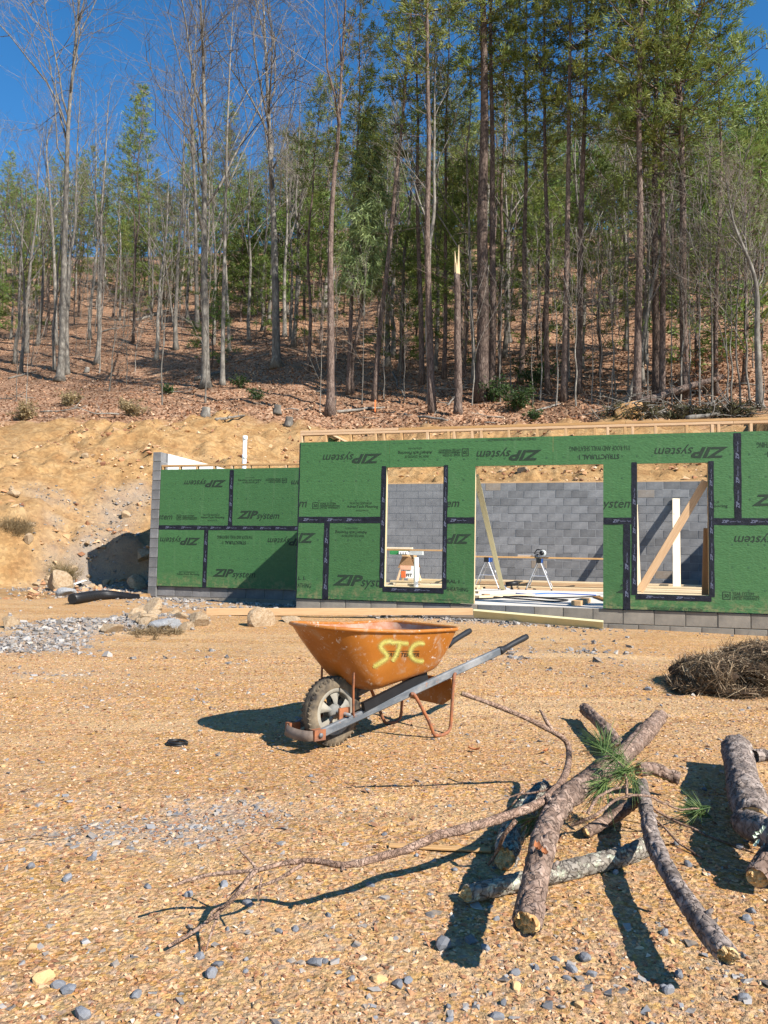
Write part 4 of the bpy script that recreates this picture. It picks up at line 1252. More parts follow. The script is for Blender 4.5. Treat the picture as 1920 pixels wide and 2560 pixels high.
for (x, y, s_) in ((30, 740, 1.5), (95, 690, 1.3), (330, 745, 1.35), (630, 800, 1.3), (660, 840, .9), (545, 790, 1.2), (420, 760, 1.2), (250, 730, 1.3), (760, 800, 1.5), (800, 870, 1.1), (1010, 930, 1.2), (1090, 900, 1.1), (1160, 940, 1.2), (1350, 900, 1.3), (1500, 940, 1.2), (1750, 960, 1.3), (1860, 960, 1.5), (1900, 900, 1.5), (700, 740, 1.3)):
    p = slope_base(x, y)
    tree_thing('young_pine', frng.choice(YOUNG), p, 'young pine with green boughs down to the leaf litter', 'tree', 'young pines of the hillside', frng.uniform(0, 6.28), s_)
for (x, y, s_) in ((560, 700, 1.15), (470, 690, 1.0), (15, 690, 1.0), (190, 690, .85), (880, 760, 1.0), (760, 700, 1.0)):
    p = slope_base(x, y)
    tree_thing('pine_tree', frng.choice(PINE), p, 'green crowned pine among the bare trees of the hillside', 'tree', 'pines of the hillside', frng.uniform(0, 6.28), s_)
# hanging green needles: a bent pine top drooping beside the reddish tree
p = slope_base(882, 985)
me = pine_tree(71, 13.5, .09, .40, 1.7, None, M_NEEDD, 4, .24, 0.85, 17, .36)
tree_thing('drooping_pine', me, p, 'thin pine with pale drooping needles hanging like a curtain', 'tree')
# snapped trunk
p = slope_base(1146, 1034)
q = at_y(1144, 612, p.y); Hs = q.z - p.z
mb = MB(); k = 16
gg = random.Random(3)
mb.tube([((q.x - p.x) * i / k + gg.gauss(0, .012), gg.gauss(0, .012), (Hs - 1.1) * i / k) for i in range(k + 1)], [.155 * (1 + .3 * max(0, 1 - i / 2)) * (1 - .28 * i / k) for i in range(k + 1)], 10)
sn = empty('snapped_trunk', p, 'dead snapped pine trunk with a splintered pale top, standing branchless', 'dead tree')
link('trunk', mb.mesh('trunk', M_BARKP, True), sn, False)
mb = MB()
for j in range(7):
    a = j * 0.9; o_ = Vector((q.x - p.x + .06 * math.cos(a), .06 * math.sin(a), Hs - 1.15)); h_ = (1.15, .5, .7, .35, .9, .45, .6)[j]
    mb.tube([o_, o_ + Vector((-.02, 0, h_ * .5)), o_ + Vector((-.03 + .02 * math.cos(a), .02 * math.sin(a), h_))], [.055, .04, .008], 5)
link('splintered_top', mb.mesh('splintered_top', M_LUML), sn, False)
# leaf litter as loose leaves
n = 42000
d = 26 + 40 * rng.uniform(0, 1, n) ** 1.6; x = rng.uniform(-0.58, 0.58, n) * d
keep = litter_amount(x, d) > rng.uniform(0.3, 1, n); x, y = x[keep], d[keep]; n = len(x)
t = NT('dead_leaf', 0.85, 0.15)
t.col(t.ramp(t.attr('tint'), [(0.0, (0.09, 0.042, 0.024)), (0.4, (0.25, 0.125, 0.07)), (0.8, (0.38, 0.21, 0.12)), (1.0, (0.50, 0.35, 0.23))]))
M_LEAF = t.m
z = ground_z(x, y) + 0.03
A = rng.normal(0, 1, (n, 3)); A[:, 2] *= 0.6; A /= np.linalg.norm(A, axis=1, keepdims=True)
B = rng.normal(0, 1, (n, 3)); B[:, 2] *= 0.6; B -= A * (A * B).sum(1, keepdims=True); B /= np.linalg.norm(B, axis=1, keepdims=True)
s_ = rng.uniform(0.04, 0.085, (n, 1)); C = np.stack([x, y, z], 1)
V = np.stack([C - A * s_, C + B * s_ * .6, C + A * s_, C - B * s_ * .6], 1).reshape(-1, 3)
lf = link('fallen_leaves', np_mesh('fallen_leaves', V, np.arange(4 * n).reshape(-1, 4), M_LEAF, False, np.repeat(rng.uniform(0, 1, n), 4)))
tag(lf, 'brown fallen leaves covering the wooded slope', 'leaves', kind='stuff')

# ------------------------------------------------------------------ things inside and around the shell
M_WHITE = plain('white_plastic', (0.80, 0.80, 0.78), 0.5, 0.06)
M_PVC = plain('pvc_pipe', (0.62, 0.64, 0.67), 0.45, 0.1)
M_BLACK = plain('black_plastic', (0.012, 0.012, 0.013), 0.45, 0.3)
M_BLUE = plain('blue_plastic', (0.03, 0.16, 0.62), 0.45, 0.1)
M_ALU = plain('aluminium', (0.62, 0.63, 0.65), 0.38, 0.1, 0.85)
M_ORPR = plain('orange_print', (0.72, 0.16, 0.05), 0.6, 0.1)
M_PALEOR = plain('pale_orange_print', (0.78, 0.42, 0.28), 0.6, 0.1)
M_GREENP = plain('green_plastic', (0.04, 0.22, 0.07), 0.5, 0.2)
M_GREYP = plain('grey_plastic', (0.42, 0.44, 0.42), 0.55, 0.15)
M_ORANGE_STAKE = plain('orange_stake', (0.85, 0.20, 0.05), 0.6, 0.1)
FZ = FLOOR_Z - 0.004
# braces and loose boards
pt = at_w(1190, 1190, 0.13); pb = at_z(1257, 1474, FZ + 0.01)
board('brace', pt, pb, 0.089, 0.038, M_TREAT, side=WV_ + UV_ * 0.6, label='pale diagonal brace leaning from the door jamb down to the slab', cat='brace')
a, b = at_w(1599, 1478, 0.118), at_w(1764, 1203, 0.118)
board('brace', a, b, 0.105, 0.036, M_LUM, side=Vector((0, 0, 1)).cross(WV_) + Vector((0, 0, .5)), label='brown diagonal brace nailed corner to corner across the narrow window opening', cat='brace')
tp = at_w(1690, 1247, W_BACK - 0.03); bb = at_w(1692, 1478, W_BACK - 1.6); bb.z = FZ + 0.02
board('leaning_plank', bb, tp, 0.17, 0.036, M_LUML, side=UV_, label='pale plank leaning on the back wall behind the cross braced window', cat='plank')
tp2 = at_w(1585, 1262, W_BACK - 0.03); bb2 = tp2 - WV_ * 1.6; bb2.z = FZ + 0.02
board('leaning_plank', bb2, tp2, 0.17, 0.036, M_LUML, side=UV_, label='plank leaning on the back wall hidden beside the door opening', cat='plank')
u_, z_ = wuv(1762, 1322, 0.35)
board('plywood_offcut', hw(u_, 0.30, FZ + 0.02), hw(u_ + .02, 0.16, z_), 0.12, 0.02, M_OSB, side=UV_, label='brown board propped upright inside the cross braced window', cat='board')
# lumber on the slab
lrng = random.Random(9)
def lumber_pile(u0, u1, w0, rows, layers, z, seed, group, label, m=None, wid=0.14):
    g = random.Random(seed)
    for l in range(layers):
        for r in range(rows - (l > 1)):
            a, b = u0 + g.uniform(-.25, .25), u1 + g.uniform(-.5, .3)
            dw = g.uniform(-.02, .02)
            board('lumber_board', hw(a, w0 + r * (wid + .012) + dw, z + 0.02 + l * 0.040), hw(b, w0 + r * (wid + .012) + dw + g.uniform(-.01, .01), z + 0.02 + l * 0.040), wid, 0.037, m or g.choice((M_LUM, M_LUM, M_LUML)), side=WV_, label=label, cat='lumber', group=group)
lumber_pile(1.4, 6.6, 8.0, 5, 5, FZ, 1, 'boards stacked along the back wall', 'long pine board in the low stack along the back block wall')
lumber_pile(1.7, 4.9, 7.3, 2, 2, FZ, 2, 'boards lying before the back stack', 'loose board lying in front of the low stack by the back wall')
lumber_pile(0.75, 2.2, 2.6, 4, 5, FZ, 3, 'pale boards under the narrow window', 'pale board in the pile inside the plain window opening', M_LUML, 0.12)
lumber_pile(0.9, 1.7, 3.25, 3, 7, FZ, 5, 'pale boards behind the window pile', 'short pale board in the higher heap behind the window pile', M_LUML, 0.12)
lumber_pile(4.9, 6.9, 5.6, 4, 5, FZ, 4, 'boards behind the cross braced window', 'pale board in the stack behind the cross braced window', M_LUML)
def flat_board(x0, y0, x1, y1, wid, thk, m, label, z=FZ):
    a, b = at_z(x0, y0, z + thk / 2 + .001), at_z(x1, y1, z + thk / 2 + .001)
    return board('offcut', a, b, wid, thk, m, label=label, cat='offcut')
flat_board(1440, 1508, 1466, 1500, 0.14, 0.07, M_LUM, 'short thick offcut of lumber on the slab near the door sill')
flat_board(1207, 1488, 1222, 1488, 0.09, 0.04, M_OSB, 'small brown offcut on the slab by the foot of the brace')
flat_board(1190, 1492, 1330, 1487, 0.14, 0.037, M_LUML, 'long pale board lying flat on the slab inside the door')
flat_board(1490, 1492, 1520, 1502, 0.12, 0.03, M_OSB, 'reddish scrap of board on the slab beside the door jamb')
# long boards on the ground before the house
pA, pB = on_ground(516, 1537), at_w(1182, 1528, -0.25)
board('long_board', pA + Vector((0, 0, .045)), Vector((pB.x, pB.y, gz(pB.x, pB.y) + 0.13)), 0.10, 0.038, M_LUM, side=(0, 0, 1), label='long thin brown board lying on edge along the gravel before the foundation', cat='board')
pC, pD = at_w(1184, 1533, -0.36), at_w(1508, 1562, -0.42)
board('long_board', pC, pD, 0.14, 0.038, M_TREAT, side=Vector((0, 0, 1)) - WV_ * 0.9, label='pale greenish treated board propped against the foundation under the door', cat='board')
q0, q1 = at_z(972, 2113, 0.012), at_z(1228, 2126, 0.012)
board('wood_strip', q0, q1, 0.028, 0.008, M_LUM, label='thin pale strip of wood lying on the sand under the long branch', cat='wood strip')
# sawhorses
def folding_sawhorse(px, py, label):
    c = at_z(px, py, FZ); c.z = FZ
    root = empty('sawhorse', c, label, 'sawhorse', 'folding sawhorses')
    ax_ = WV_.copy(); ac = UV_.copy(); H = 0.74
    mb = MB(); M_ = Matrix.Translation(c + Vector((0, 0, H - .05))) @ ROTU
    mb.box((0, 0, 0), (0.10, 0.62, 0.10), M_); mb.build('top_rail', M_BLUE, root)
    for s in (-1, 1):
        mb = MB(); mb.box((0, s * 0.325, 0), (0.115, 0.03, 0.115), M_); mb.build('end_cap', M_BLACK, root)
        for k in (-1, 1):
            a = c + ax_ * (s * .27) + ac * (k * .03) + Vector((0, 0, H - .08)); e = c + ax_ * (s * .30) + ac * (k * .30) + Vector((0, 0, 0.0))
            lg = MB(); lg.tube([a, e + (a - e) * 0.05], .014, 6); leg = lg.build('leg', M_ALU, root)
            ft = MB(); ft.tube([e + (a - e) * 0.055, e], .018, 6); ft.build('foot', M_BLACK, leg)
        mb = MB(); mb.tube([c + ax_ * (s * .288) + ac * .16 + Vector((0, 0, .33)), c + ax_ * (s * .288) - ac * .16 + Vector((0, 0, .33))], .009, 6); mb.build('brace_bar', M_ALU, root)
    return c
s1 = folding_sawhorse(1220, 1472, 'blue topped aluminium sawhorse standing behind the diagonal door brace')
s2 = folding_sawhorse(1349, 1475, 'blue topped aluminium sawhorse under the white saw')
dr = (s2 - s1).normalized(); hz = Vector((0, 0, FZ + 0.74 + 0.02))
for k, (e0, e1, off, lab) in enumerate(((-1.0, 1.55, -.10, 'longer pine board laid across the two folding sawhorses'), (-.35, .62, .10, 'shorter pine board laid across the two folding sawhorses'))):
    a, b = s1 + dr * e0, s2 + dr * (e1 if k == 0 else e1 - 0.2)
    board('work_board', Vector((a.x, a.y, 0)) + hz + WV_ * off, Vector((b.x, b.y, 0)) + hz + WV_ * off, 0.14, 0.037, M_LUM, label=lab, cat='board')
c = s2 + WV_ * (-.10) + UV_ * 0.08; c.z = FZ + 0.74 + 0.04
saw = empty('circular_saw', c, 'white and black power saw resting on the boards of the sawhorse', 'saw')
mb = MB(); mb.tube([c + Vector((0, 0, .09)) - WV_ * .05, c + Vector((0, 0, .09)) + WV_ * .05], .075, 14); mb.build('blade_guard', M_GREYP, saw, True)
mb = MB(); mb.tube([c + Vector((-.02, 0, .09)) - WV_ * .14, c + Vector((-.02, 0, .09)) - WV_ * .052], .055, 10); mb.build('motor', M_BLACK, saw, True)
mb = MB(); mb.tube([c + UV_ * (-.02) + Vector((0, 0, .17)), c - UV_ * .14 + Vector((0, 0, .17)), c - UV_ * .2 + Vector((0, 0, .08)), c - UV_ * .1 + Vector((0, 0, .05))], .018, 6); mb.build('handle', M_BLACK, saw, True)
mb = MB(); mb.box((0, 0, .003), (.30, .16, .006), Matrix.Translation(c) @ ROTU); mb.build('base_plate', M_ALU, saw)
a, b = at_y(1294, 1388, s2.y), at_y(1345, 1388, s2.y)
board('straightedge', Vector((a.x, a.y, FZ + .80)), Vector((b.x, b.y, FZ + .80)), 0.05, 0.012, M_ALU, side=(0, -.3, 1), label='pale metal straightedge lying on the sawhorse boards', cat='straightedge')
# nail gun and cords on the slab
c = at_z(1277, 1474, FZ); ng = empty('nail_gun', c, 'black and silver nail gun lying on the slab by the brace', 'nail gun')
mb = MB(); mb.tube([c + Vector((-.12, 0, .12)), c + Vector((.16, 0, .16))], .055, 8); mb.build('body', M_BLACK, ng, True)
mb = MB(); mb.tube([c + Vector((.0, 0, .12)), c + Vector((.04, 0, .0))], .025, 6); mb.build('handle', M_BLACK, ng, True)
mb = MB(); mb.tube([c + Vector((-.14, 0, .10)), c + Vector((-.10, .02, .012)), c + Vector((.06, .02, .012))], .022, 6); mb.build('magazine', M_ALU, ng, True)
def cord(name, px_pts, r, m, label, z=FZ):
    P3 = [at_z(x, y, z + r + .002) for x, y in px_pts]
    S = spline([tuple(p) for p in P3], len(P3) * 6)
    mb = MB(); mb.tube(S, r, 5); o = mb.build(name, m, None, True)
    return tag(o, label, 'cord')
cord('air_hose', [(1186, 1497), (1240, 1495), (1300, 1490), (1380, 1497), (1420, 1500), (1380, 1503), (1300, 1497), (1215, 1490), (1290, 1492), (1400, 1494), (1500, 1490)], .012, M_BLACK, 'black air hose looped across the slab inside the door')
cord('air_hose', [(1290, 1483), (1320, 1486), (1300, 1488), (1370, 1483), (1450, 1486), (1490, 1488)], .011, M_BLUE, 'blue air hose snaking across the slab behind the black one')
# plain sawhorse of wood with its load, seen through the narrow window
c = at_z(999, 1472, FZ); c = hw((c - FP).dot(UV_), 6.3, FZ)
ws = empty('sawhorse', c, 'wooden sawhorse with plywood gussets seen through the plain window', 'sawhorse')
for s in (-1, 1):
    for k in (-1, 1):
        board('leg', c + WV_ * (s * .25) + UV_ * (k * .27), c + WV_ * (s * .22) + UV_ * (k * .06) + Vector((0, 0, .72)), .089, .036, M_LUML if k > 0 else M_LUM, ws, side=WV_)
    mb = MB(); f = c + WV_ * (s * .30)
    mb.add([f + UV_ * a_ + Vector((0, 0, z_)) + WV_ * e_ for e_ in (0, .014) for a_, z_ in ((-.20, .46), (.20, .46), (.10, .72), (-.10, .72))], [(0, 1, 2, 3), (7, 6, 5, 4), (0, 4, 5, 1), (1, 5, 6, 2), (2, 6, 7, 3), (3, 7, 4, 0)])
    mb.build('gusset', M_OSB, ws)
board('rail', c - WV_ * .5 + Vector((0, 0, .742)), c + WV_ * .5 + Vector((0, 0, .742)), .12, .037, M_LUM, ws)
cz = FZ + .765
mb = MB(); mb.box((0, 0, 0), (.40, .16, .09), Matrix.Translation(hw((c - FP).dot(UV_) - .22, 6.15, cz + .046)) @ ROTU); o = mb.build('tool_case', M_GREENP); tag(o, 'green tool case on the wooden sawhorse', 'case')
for k in range(4):
    mb = MB(); mb.box((0, 0, 0), (.03, .17, .07), Matrix.Translation(hw((c - FP).dot(UV_) - .16 + k * .055, 6.06, cz + .046)) @ ROTU); mb.build('white_rib', M_WHITE, o)
mb = MB(); mb.box((0, 0, 0), (.34, .2, .09), Matrix.Translation(hw((c - FP).dot(UV_) + .18, 6.2, cz + .046)) @ ROTU); o = mb.build('tool_case', M_GREYP); tag(o, 'grey box beside the green case on the wooden sawhorse', 'case')
cu = (c - FP).dot(UV_)
board('work_board', hw(cu - .9, 6.3, cz + .115), hw(cu + 1.35, 6.3, cz + .115), .14, .037, M_LUM, label='long board laid over the boxes on the wooden sawhorse', cat='board')
board('work_board', hw(cu - .8, 6.1, cz + .153), hw(cu + .12, 6.1, cz + .153), .10, .036, M_LUML, label='short board doubled on top of the long one by the window', cat='board')
board('block_offcut', hw(cu + .78, 6.3, cz + .154), hw(cu + 1.12, 6.3, cz + .154), .10, .037, M_TREAT, label='lower of two yellowish offcuts lying on the long board', cat='offcut')
board('block_offcut', hw(cu + .80, 6.3, cz + .194), hw(cu + 1.0, 6.34, cz + .20), .09, .037, M_TREAT, label='upper of two yellowish offcuts lying on the long board', cat='offcut')
pz = FZ + 0.04 * 7 + 0.002
pb_ = at_z(995, 1447, pz)
bxu, bxw = (pb_ - FP).dot(UV_), 3.42
bx = empty('carton', hw(bxu, bxw, pz), 'white carton with orange flaps and printed letters on the pale boards', 'carton')
mb = MB(); mb.box((0, 0, .12), (.26, .2, .24), Matrix.Translation(hw(bxu, bxw, pz)) @ ROTU); mb.build('box', M_WHITE, bx)
mb = MB(); mb.box((-.03, -.11, .205), (.22, .012, .08), Matrix.Translation(hw(bxu, bxw, pz)) @ ROTU); mb.build('flap', M_PALEOR, bx)
mb = MB(); mb.box((-.075, -.105, .075), (.09, .008, .13), Matrix.Translation(hw(bxu, bxw, pz)) @ ROTU); mb.build('orange_label', M_ORPR, bx)
p = Print(bxw - 0.103); p.text('FIT', (bxu - .02, bxu + .10, pz + .03, pz + .09), False, 0, .03); p.build(M_BLACK, bx)
mb = MB(); mb.box((.16, .03, .11), (.05, .2, .22), Matrix.Translation(hw(bxu, bxw, pz)) @ ROTU); mb.build('side_flap', M_WHITE, bx)
pp = at_w(1040, 1451, 3.3); pt_ = at_w(1041, 1394, 3.3)
pp = at_w(1040, 1451, 2.52)
mb = MB(); x_ = hw((pp - FP).dot(UV_), 2.52, FZ)
top = at_w(1041, 1394, 2.52).z
mb.tube([x_ + Vector((0, 0, 0)), Vector((x_.x, x_.y, top))], .043, 12); o = mb.build('plastic_pipe', M_WHITE, None, True); tag(o, 'short white plastic pipe standing upright among the pale boards', 'pipe')
# tall plumbing vent
b_ = at_w(611, 1150, W_REC + 2.0); t_ = at_w(611, 1090, W_REC + 2.0)
x_ = Vector((b_.x, b_.y, FZ))
vp = empty('vent_pipe', x_, 'tall grey plumbing pipe standing above the lower green wall', 'pipe')
mb = MB(); mb.tube([x_, Vector((x_.x, x_.y, t_.z))], .047, 14); mb.build('pipe', M_PVC, vp, True)
for zz in (at_w(611, 1142, W_REC + 2.0).z, t_.z - .05):
    mb = MB(); mb.tube([Vector((x_.x, x_.y, zz - .05)), Vector((x_.x, x_.y, zz + .05))], .056, 14); mb.build('coupling', M_WHITE, vp, True)

# ------------------------------------------------------------------ rocks
t = NT('tan_rock', 0.88, 0.2)
P = t.co('Object')
c = t.ramp(t.noise(6, 6, 0.7), [(0.3, (0.24, 0.15, 0.08)), (0.5, (0.39, 0.275, 0.165)), (0.75, (0.50, 0.41, 0.29))])
t.col(t.hsv(c, val=t.map(t.rnd(), 0, 1, 0.85, 1.1)))
t.bump(t.noise(14, 6, 0.75), 0.7, 0.03)
M_ROCK = t.m
t = NT('grey_rock', 0.85, 0.25)
c = t.ramp(t.noise(8, 6, 0.7), [(0.3, (0.16, 0.163, 0.17)), (0.55, (0.28, 0.28, 0.28)), (0.8, (0.40, 0.36, 0.30))])
t.col(t.hsv(c, val=t.map(t.rnd(), 0, 1, 0.85, 1.1)))
t.bump(t.noise(16, 6, 0.75), 0.7, 0.02)
M_ROCKG = t.m
t = NT('slate_stone', 0.7, 0.3)
c = t.ramp(t.noise(30, 5, 0.7), [(0.3, (0.12, 0.122, 0.13)), (0.6, (0.21, 0.213, 0.225)), (0.85, (0.36, 0.32, 0.27))])
t.col(t.hsv(c, val=t.map(t.rnd(), 0, 1, 0.7, 1.25)))
t.bump(t.noise(60, 5, 0.75), 0.4, 0.004)
M_STONE = t.m
t = NT('ochre_stone', 0.8, 0.2)
c = t.ramp(t.noise(30, 5, 0.7), [(0.3, (0.40, 0.22, 0.09)), (0.6, (0.56, 0.37, 0.18)), (0.85, (0.70, 0.55, 0.36))])
t.col(t.hsv(c, val=t.map(t.rnd(), 0, 1, 0.75, 1.2)))
M_STONEO = t.m
def rock_mesh(name, seed, m, sub=3, facet=6, smooth=False):
    """a ball cut by random planes: angular, chipped"""
    g = random.Random(seed)
    bm = bmesh.new(); bmesh.ops.create_icosphere(bm, subdivisions=sub, radius=1.0)
    pl = []
    for k in range(facet):
        n_ = Vector((g.gauss(0, 1), g.gauss(0, 1), g.gauss(0, .8))).normalized(); pl.append((n_, g.uniform(.50, .82)))
    for v in bm.verts:
        p = v.co.copy()
        for n_, d_ in pl:
            e = p.dot(n_) - d_
            if e > 0: p -= n_ * e
        if sub > 2: p *= 1 + g.uniform(-.025, .025)
        v.co = p
    me = bpy.data.meshes.new(name); bm.to_mesh(me); bm.free(); me.materials.append(m)
    me.polygons.foreach_set('use_smooth', [smooth] * len(me.polygons))
    return me
def boulder(px, py, wpx, ratio, m, seed, label, dy=0.0, sink=0.2, rz=None):
    p = on_ground(px, py); s = wpx / FPX * p.y / 2 / 0.78
    o = link('boulder', rock_mesh('boulder', seed, m, 3, 9))
    o.location = (p.x, p.y + s * .5, gz(p.x, p.y + s * .5) + s * ratio * (0.62 - sink))
    o.scale = (s, s * .85, s * ratio); o.rotation_euler = (0, 0, random.Random(seed).uniform(0, 6) if rz is None else rz)
    return tag(o, label, 'boulder')
for a in ((648, 1566, 62, .85, M_ROCK, 1, 'rounded pale boulder sitting alone before the long thin board'),
          (492, 1566, 50, .75, M_ROCK, 2, 'yellowish rock at the end of the long thin board'),
          (404, 1572, 84, .32, M_ROCKG, 3, 'flat grey slab of rock beside the dry grass'),
          (380, 1535, 56, .8, M_ROCK, 4, 'tan rock in front of the block pier'),
          (272, 1583, 62, .45, M_ROCK, 5, 'low pale rock set in the gravel heap below the drain pipe'),
          (18, 1570, 46, .7, M_ROCK, 6, 'pale rock at the edge of the gravel heap'),
          (136, 1478, 66, .9, M_ROCK, 7, 'big broken tan rock under the cut bank'),
          (160, 1490, 46, .6, M_ROCKG, 8, 'grey broken rock leaning against the big tan one'),
          (338, 1475, 44, 1.0, M_ROCK, 9, 'shaded boulder beside the block pier'),
          (352, 1440, 36, .8, M_ROCK, 10, 'smaller boulder wedged above the shaded one by the pier'),
          (345, 1556, 40, .7, M_ROCK, 11, 'small tan rock between the grey slab and the drain pipe'),
          (66, 1378, 26, .9, M_ROCK, 12, 'stone sticking out of the cut clay face'),
          (725, 1555, 56, .28, M_ROCK, 13, 'flat tan rock just behind the wheelbarrow'),
          (30, 1245, 26, .7, M_ROCK, 14, 'pale stone lying high on the dirt bank'),
          (310, 1300, 22, .8, M_ROCK, 15, 'pale stone on the bank beside the block pier'),
          (1310, 1186, 30, .7, M_ROCK, 16, 'stone lying on the backfill above the block wall')):
    boulder(*a)
STN = [rock_mesh('stone', 50 + i, M_STONE, 2, 8) for i in range(6)]
STO = [rock_mesh('stone', 70 + i, M_STONEO, 2, 8) for i in range(4)]
srng = random.Random(15)
def stone(p, s, grey, rz):
    o = link('stone', srng.choice(STN if grey else STO))
    f = srng.uniform(.45, .75)
    o.location = (p.x, p.y, gz(p.x, p.y) + s * f * .35); o.scale = (s, s * srng.uniform(.6, .9), s * f)
    o.rotation_euler = (srng.uniform(-.3, .3), srng.uniform(-.3, .3), rz)
    if grey: tag(o, 'angular grey stone lying loose on the sandy lot', 'stone', 'loose grey stones on the sand')
    else: tag(o, 'ochre stone lying loose on the sandy lot', 'stone', 'loose ochre stones on the sand')
for (x, y, w, gy) in ((786, 2413, 34, 1), (170, 2480, 40, 1), (205, 2540, 52, 1), (340, 2490, 32, 1), (145, 2465, 34, 1), (530, 2440, 38, 1), (545, 2415, 28, 1), (995, 2465, 34, 1), (1020, 2455, 26, 1), (950, 2450, 40, 0), (880, 2450, 20, 1), (1290, 2435, 26, 1), (1460, 2400, 44, 1), (1430, 2425, 30, 1), (1480, 2440, 26, 1), (1670, 2480, 34, 1), (1290, 2470, 30, 0), (640, 2520, 22, 0), (110, 2450, 46, 0), (80, 2370, 26, 0), (500, 2395, 26, 1), (1105, 2370, 44, 1), (1390, 2400, 22, 1), (1700, 2440, 26, 1), (1880, 2280, 22, 1), (1870, 2300, 26, 1), (1860, 2500, 28, 1), (1240, 2300, 18, 1), (230, 2150, 24, 1), (76, 2170, 26, 1), (170, 2200, 26, 1), (235, 2140, 20, 1), (1450, 2515, 30, 0), (1240, 2545, 36, 1), (740, 2325, 20, 1), (700, 2330, 22, 1), (820, 2290, 18, 1), (560, 2215, 24, 1), (620, 2260, 30, 1), (370, 2220, 22, 1), (470, 2240, 22, 1), (1215, 2370, 24, 1), (925, 2215, 22, 1), (1620, 1725, 16, 1), (1660, 2335, 26, 1), (1720, 2165, 22, 1), (1850, 2120, 24, 1), (1690, 2110, 20, 1)):
    p = on_ground(x, y); stone(p, w / FPX * p.y / 2 / .8, gy, srng.uniform(0, 6))
for k in range(90):
    d = 1.55 + 4.5 * srng.random() ** 1.7; x = srng.uniform(-.55, .55) * d
    stone(Vector((x, d, 0)), srng.uniform(.005, .012) * (1 + d * .08), srng.random() < .78, srng.uniform(0, 6))
RBL = [rock_mesh('rubble_rock', 90 + i, M_ROCK, 2, 8) for i in range(5)]
g = random.Random(61)
for k in range(54):
    if k < 30: px, py = g.uniform(90, 360), g.gauss(1466, 14)
    elif k < 42: px, py = g.uniform(330, 470), g.gauss(1545, 14)
    else: px, py = g.uniform(-10, 360), g.uniform(1110, 1420)
    p = on_ground(px, py); s_ = g.uniform(.05, .17) if k < 42 else g.uniform(.04, .13)
    o = link('rubble_rock', g.choice(RBL)); o.location = p + Vector((0, 0, s_ * .2)); o.scale = (s_, s_ * g.uniform(.6, .95), s_ * g.uniform(.5, .8)); o.rotation_euler = (g.uniform(-.4, .4), g.uniform(-.4, .4), g.uniform(0, 6.28))
    tag(o, 'chunk of tan rubble rock lying on the excavated dirt', 'rock', 'rubble rocks on the excavated dirt')
# small dark leaf bits blown over the lot
n = 420; d = 2.2 + 8 * rng.uniform(0, 1, n); x = rng.uniform(-.52, .52, n) * d
C = np.stack([x, d, ground_z(x, d) + .006], 1); A = rng.normal(0, 1, (n, 3)); A[:, 2] *= .35; A /= np.linalg.norm(A, axis=1, keepdims=True)
B = rng.normal(0, 1, (n, 3)); B[:, 2] *= .35; B -= A * (A * B).sum(1, keepdims=True); B /= np.linalg.norm(B, axis=1, keepdims=True); s_ = rng.uniform(.006, .022, (n, 1))
V = np.stack([C - A * s_, C + B * s_ * .5, C + A * s_, C - B * s_ * .5], 1).reshape(-1, 3); V[:, 2] = np.maximum(V[:, 2], np.repeat(C[:, 2], 4) - .003)
o = link('leaf_bits', np_mesh('leaf_bits', V, np.arange(4 * n).reshape(-1, 4), M_LEAF, False, np.repeat(rng.uniform(0, .6, n), 4))); tag(o, 'small dark leaf bits blown across the sandy lot', 'leaves', kind='stuff')
# ------------------------------------------------------------------ drain pipe: ribbed black tube on the gravel
p0, p1, p2 = on_ground(180, 1512), on_ground(255, 1500), on_ground(342, 1497)
S = spline([tuple(p0 + Vector((0, 0, .09))), tuple(p1 + Vector((0, 0.1, .08))), tuple(p2 + Vector((0, .05, .0)))], 90)
mb = MB(); mb.tube(S, [.072 + .012 * (i % 2) for i in range(90)], 16); o = mb.build('drain_pipe', M_BLACK)
tag(o, 'black corrugated drain pipe half buried in the gravel heap', 'drain pipe')
# pale trim scraps in the bank
a = on_ground(196, 1462); 
board('trim_scrap', a + Vector((0, 0, .06)), a + Vector((.18, -.1, .10)), .1, .02, M_WHITE, label='bent pale trim scrap lying under the cut bank', cat='scrap')
board('trim_scrap', a + Vector((.19, -.1, .11)), a + Vector((.10, -.5, .03)), .05, .02, M_WHITE, label='narrow pale trim strip lying below the bent scrap', cat='scrap')
# rubber ring on the sand
c = on_ground(443, 1862); mb = MB()
rr = random.Random(2)
ringp = [(c.x + (.048 + .004 * math.sin(k * .7)) * math.cos(k * .3), c.y + .048 * math.sin(k * .3), c.z + .009 + .004 * math.sin(k * .23) + (.006 if k > 21 else 0)) for k in range(44)]
mb.tube(ringp, .0065, 7); o = mb.build('rubber_ring', M_BLACK, None, True); tag(o, 'small black rubber ring lying on the sand by the wheelbarrow shadow', 'ring')
# orange survey stake at the wood edge
p = on_ground(938, 1030); q = at_y(938, 1003, p.y)
mb = MB(); mb.box((0, 0, (q.z - p.z) / 2), (.05, .02, q.z - p.z + .1), Matrix.Translation(p)); o = mb.build('survey_stake', M_ORANGE_STAKE); tag(o, 'orange painted survey stake at the edge of the wood', 'stake')
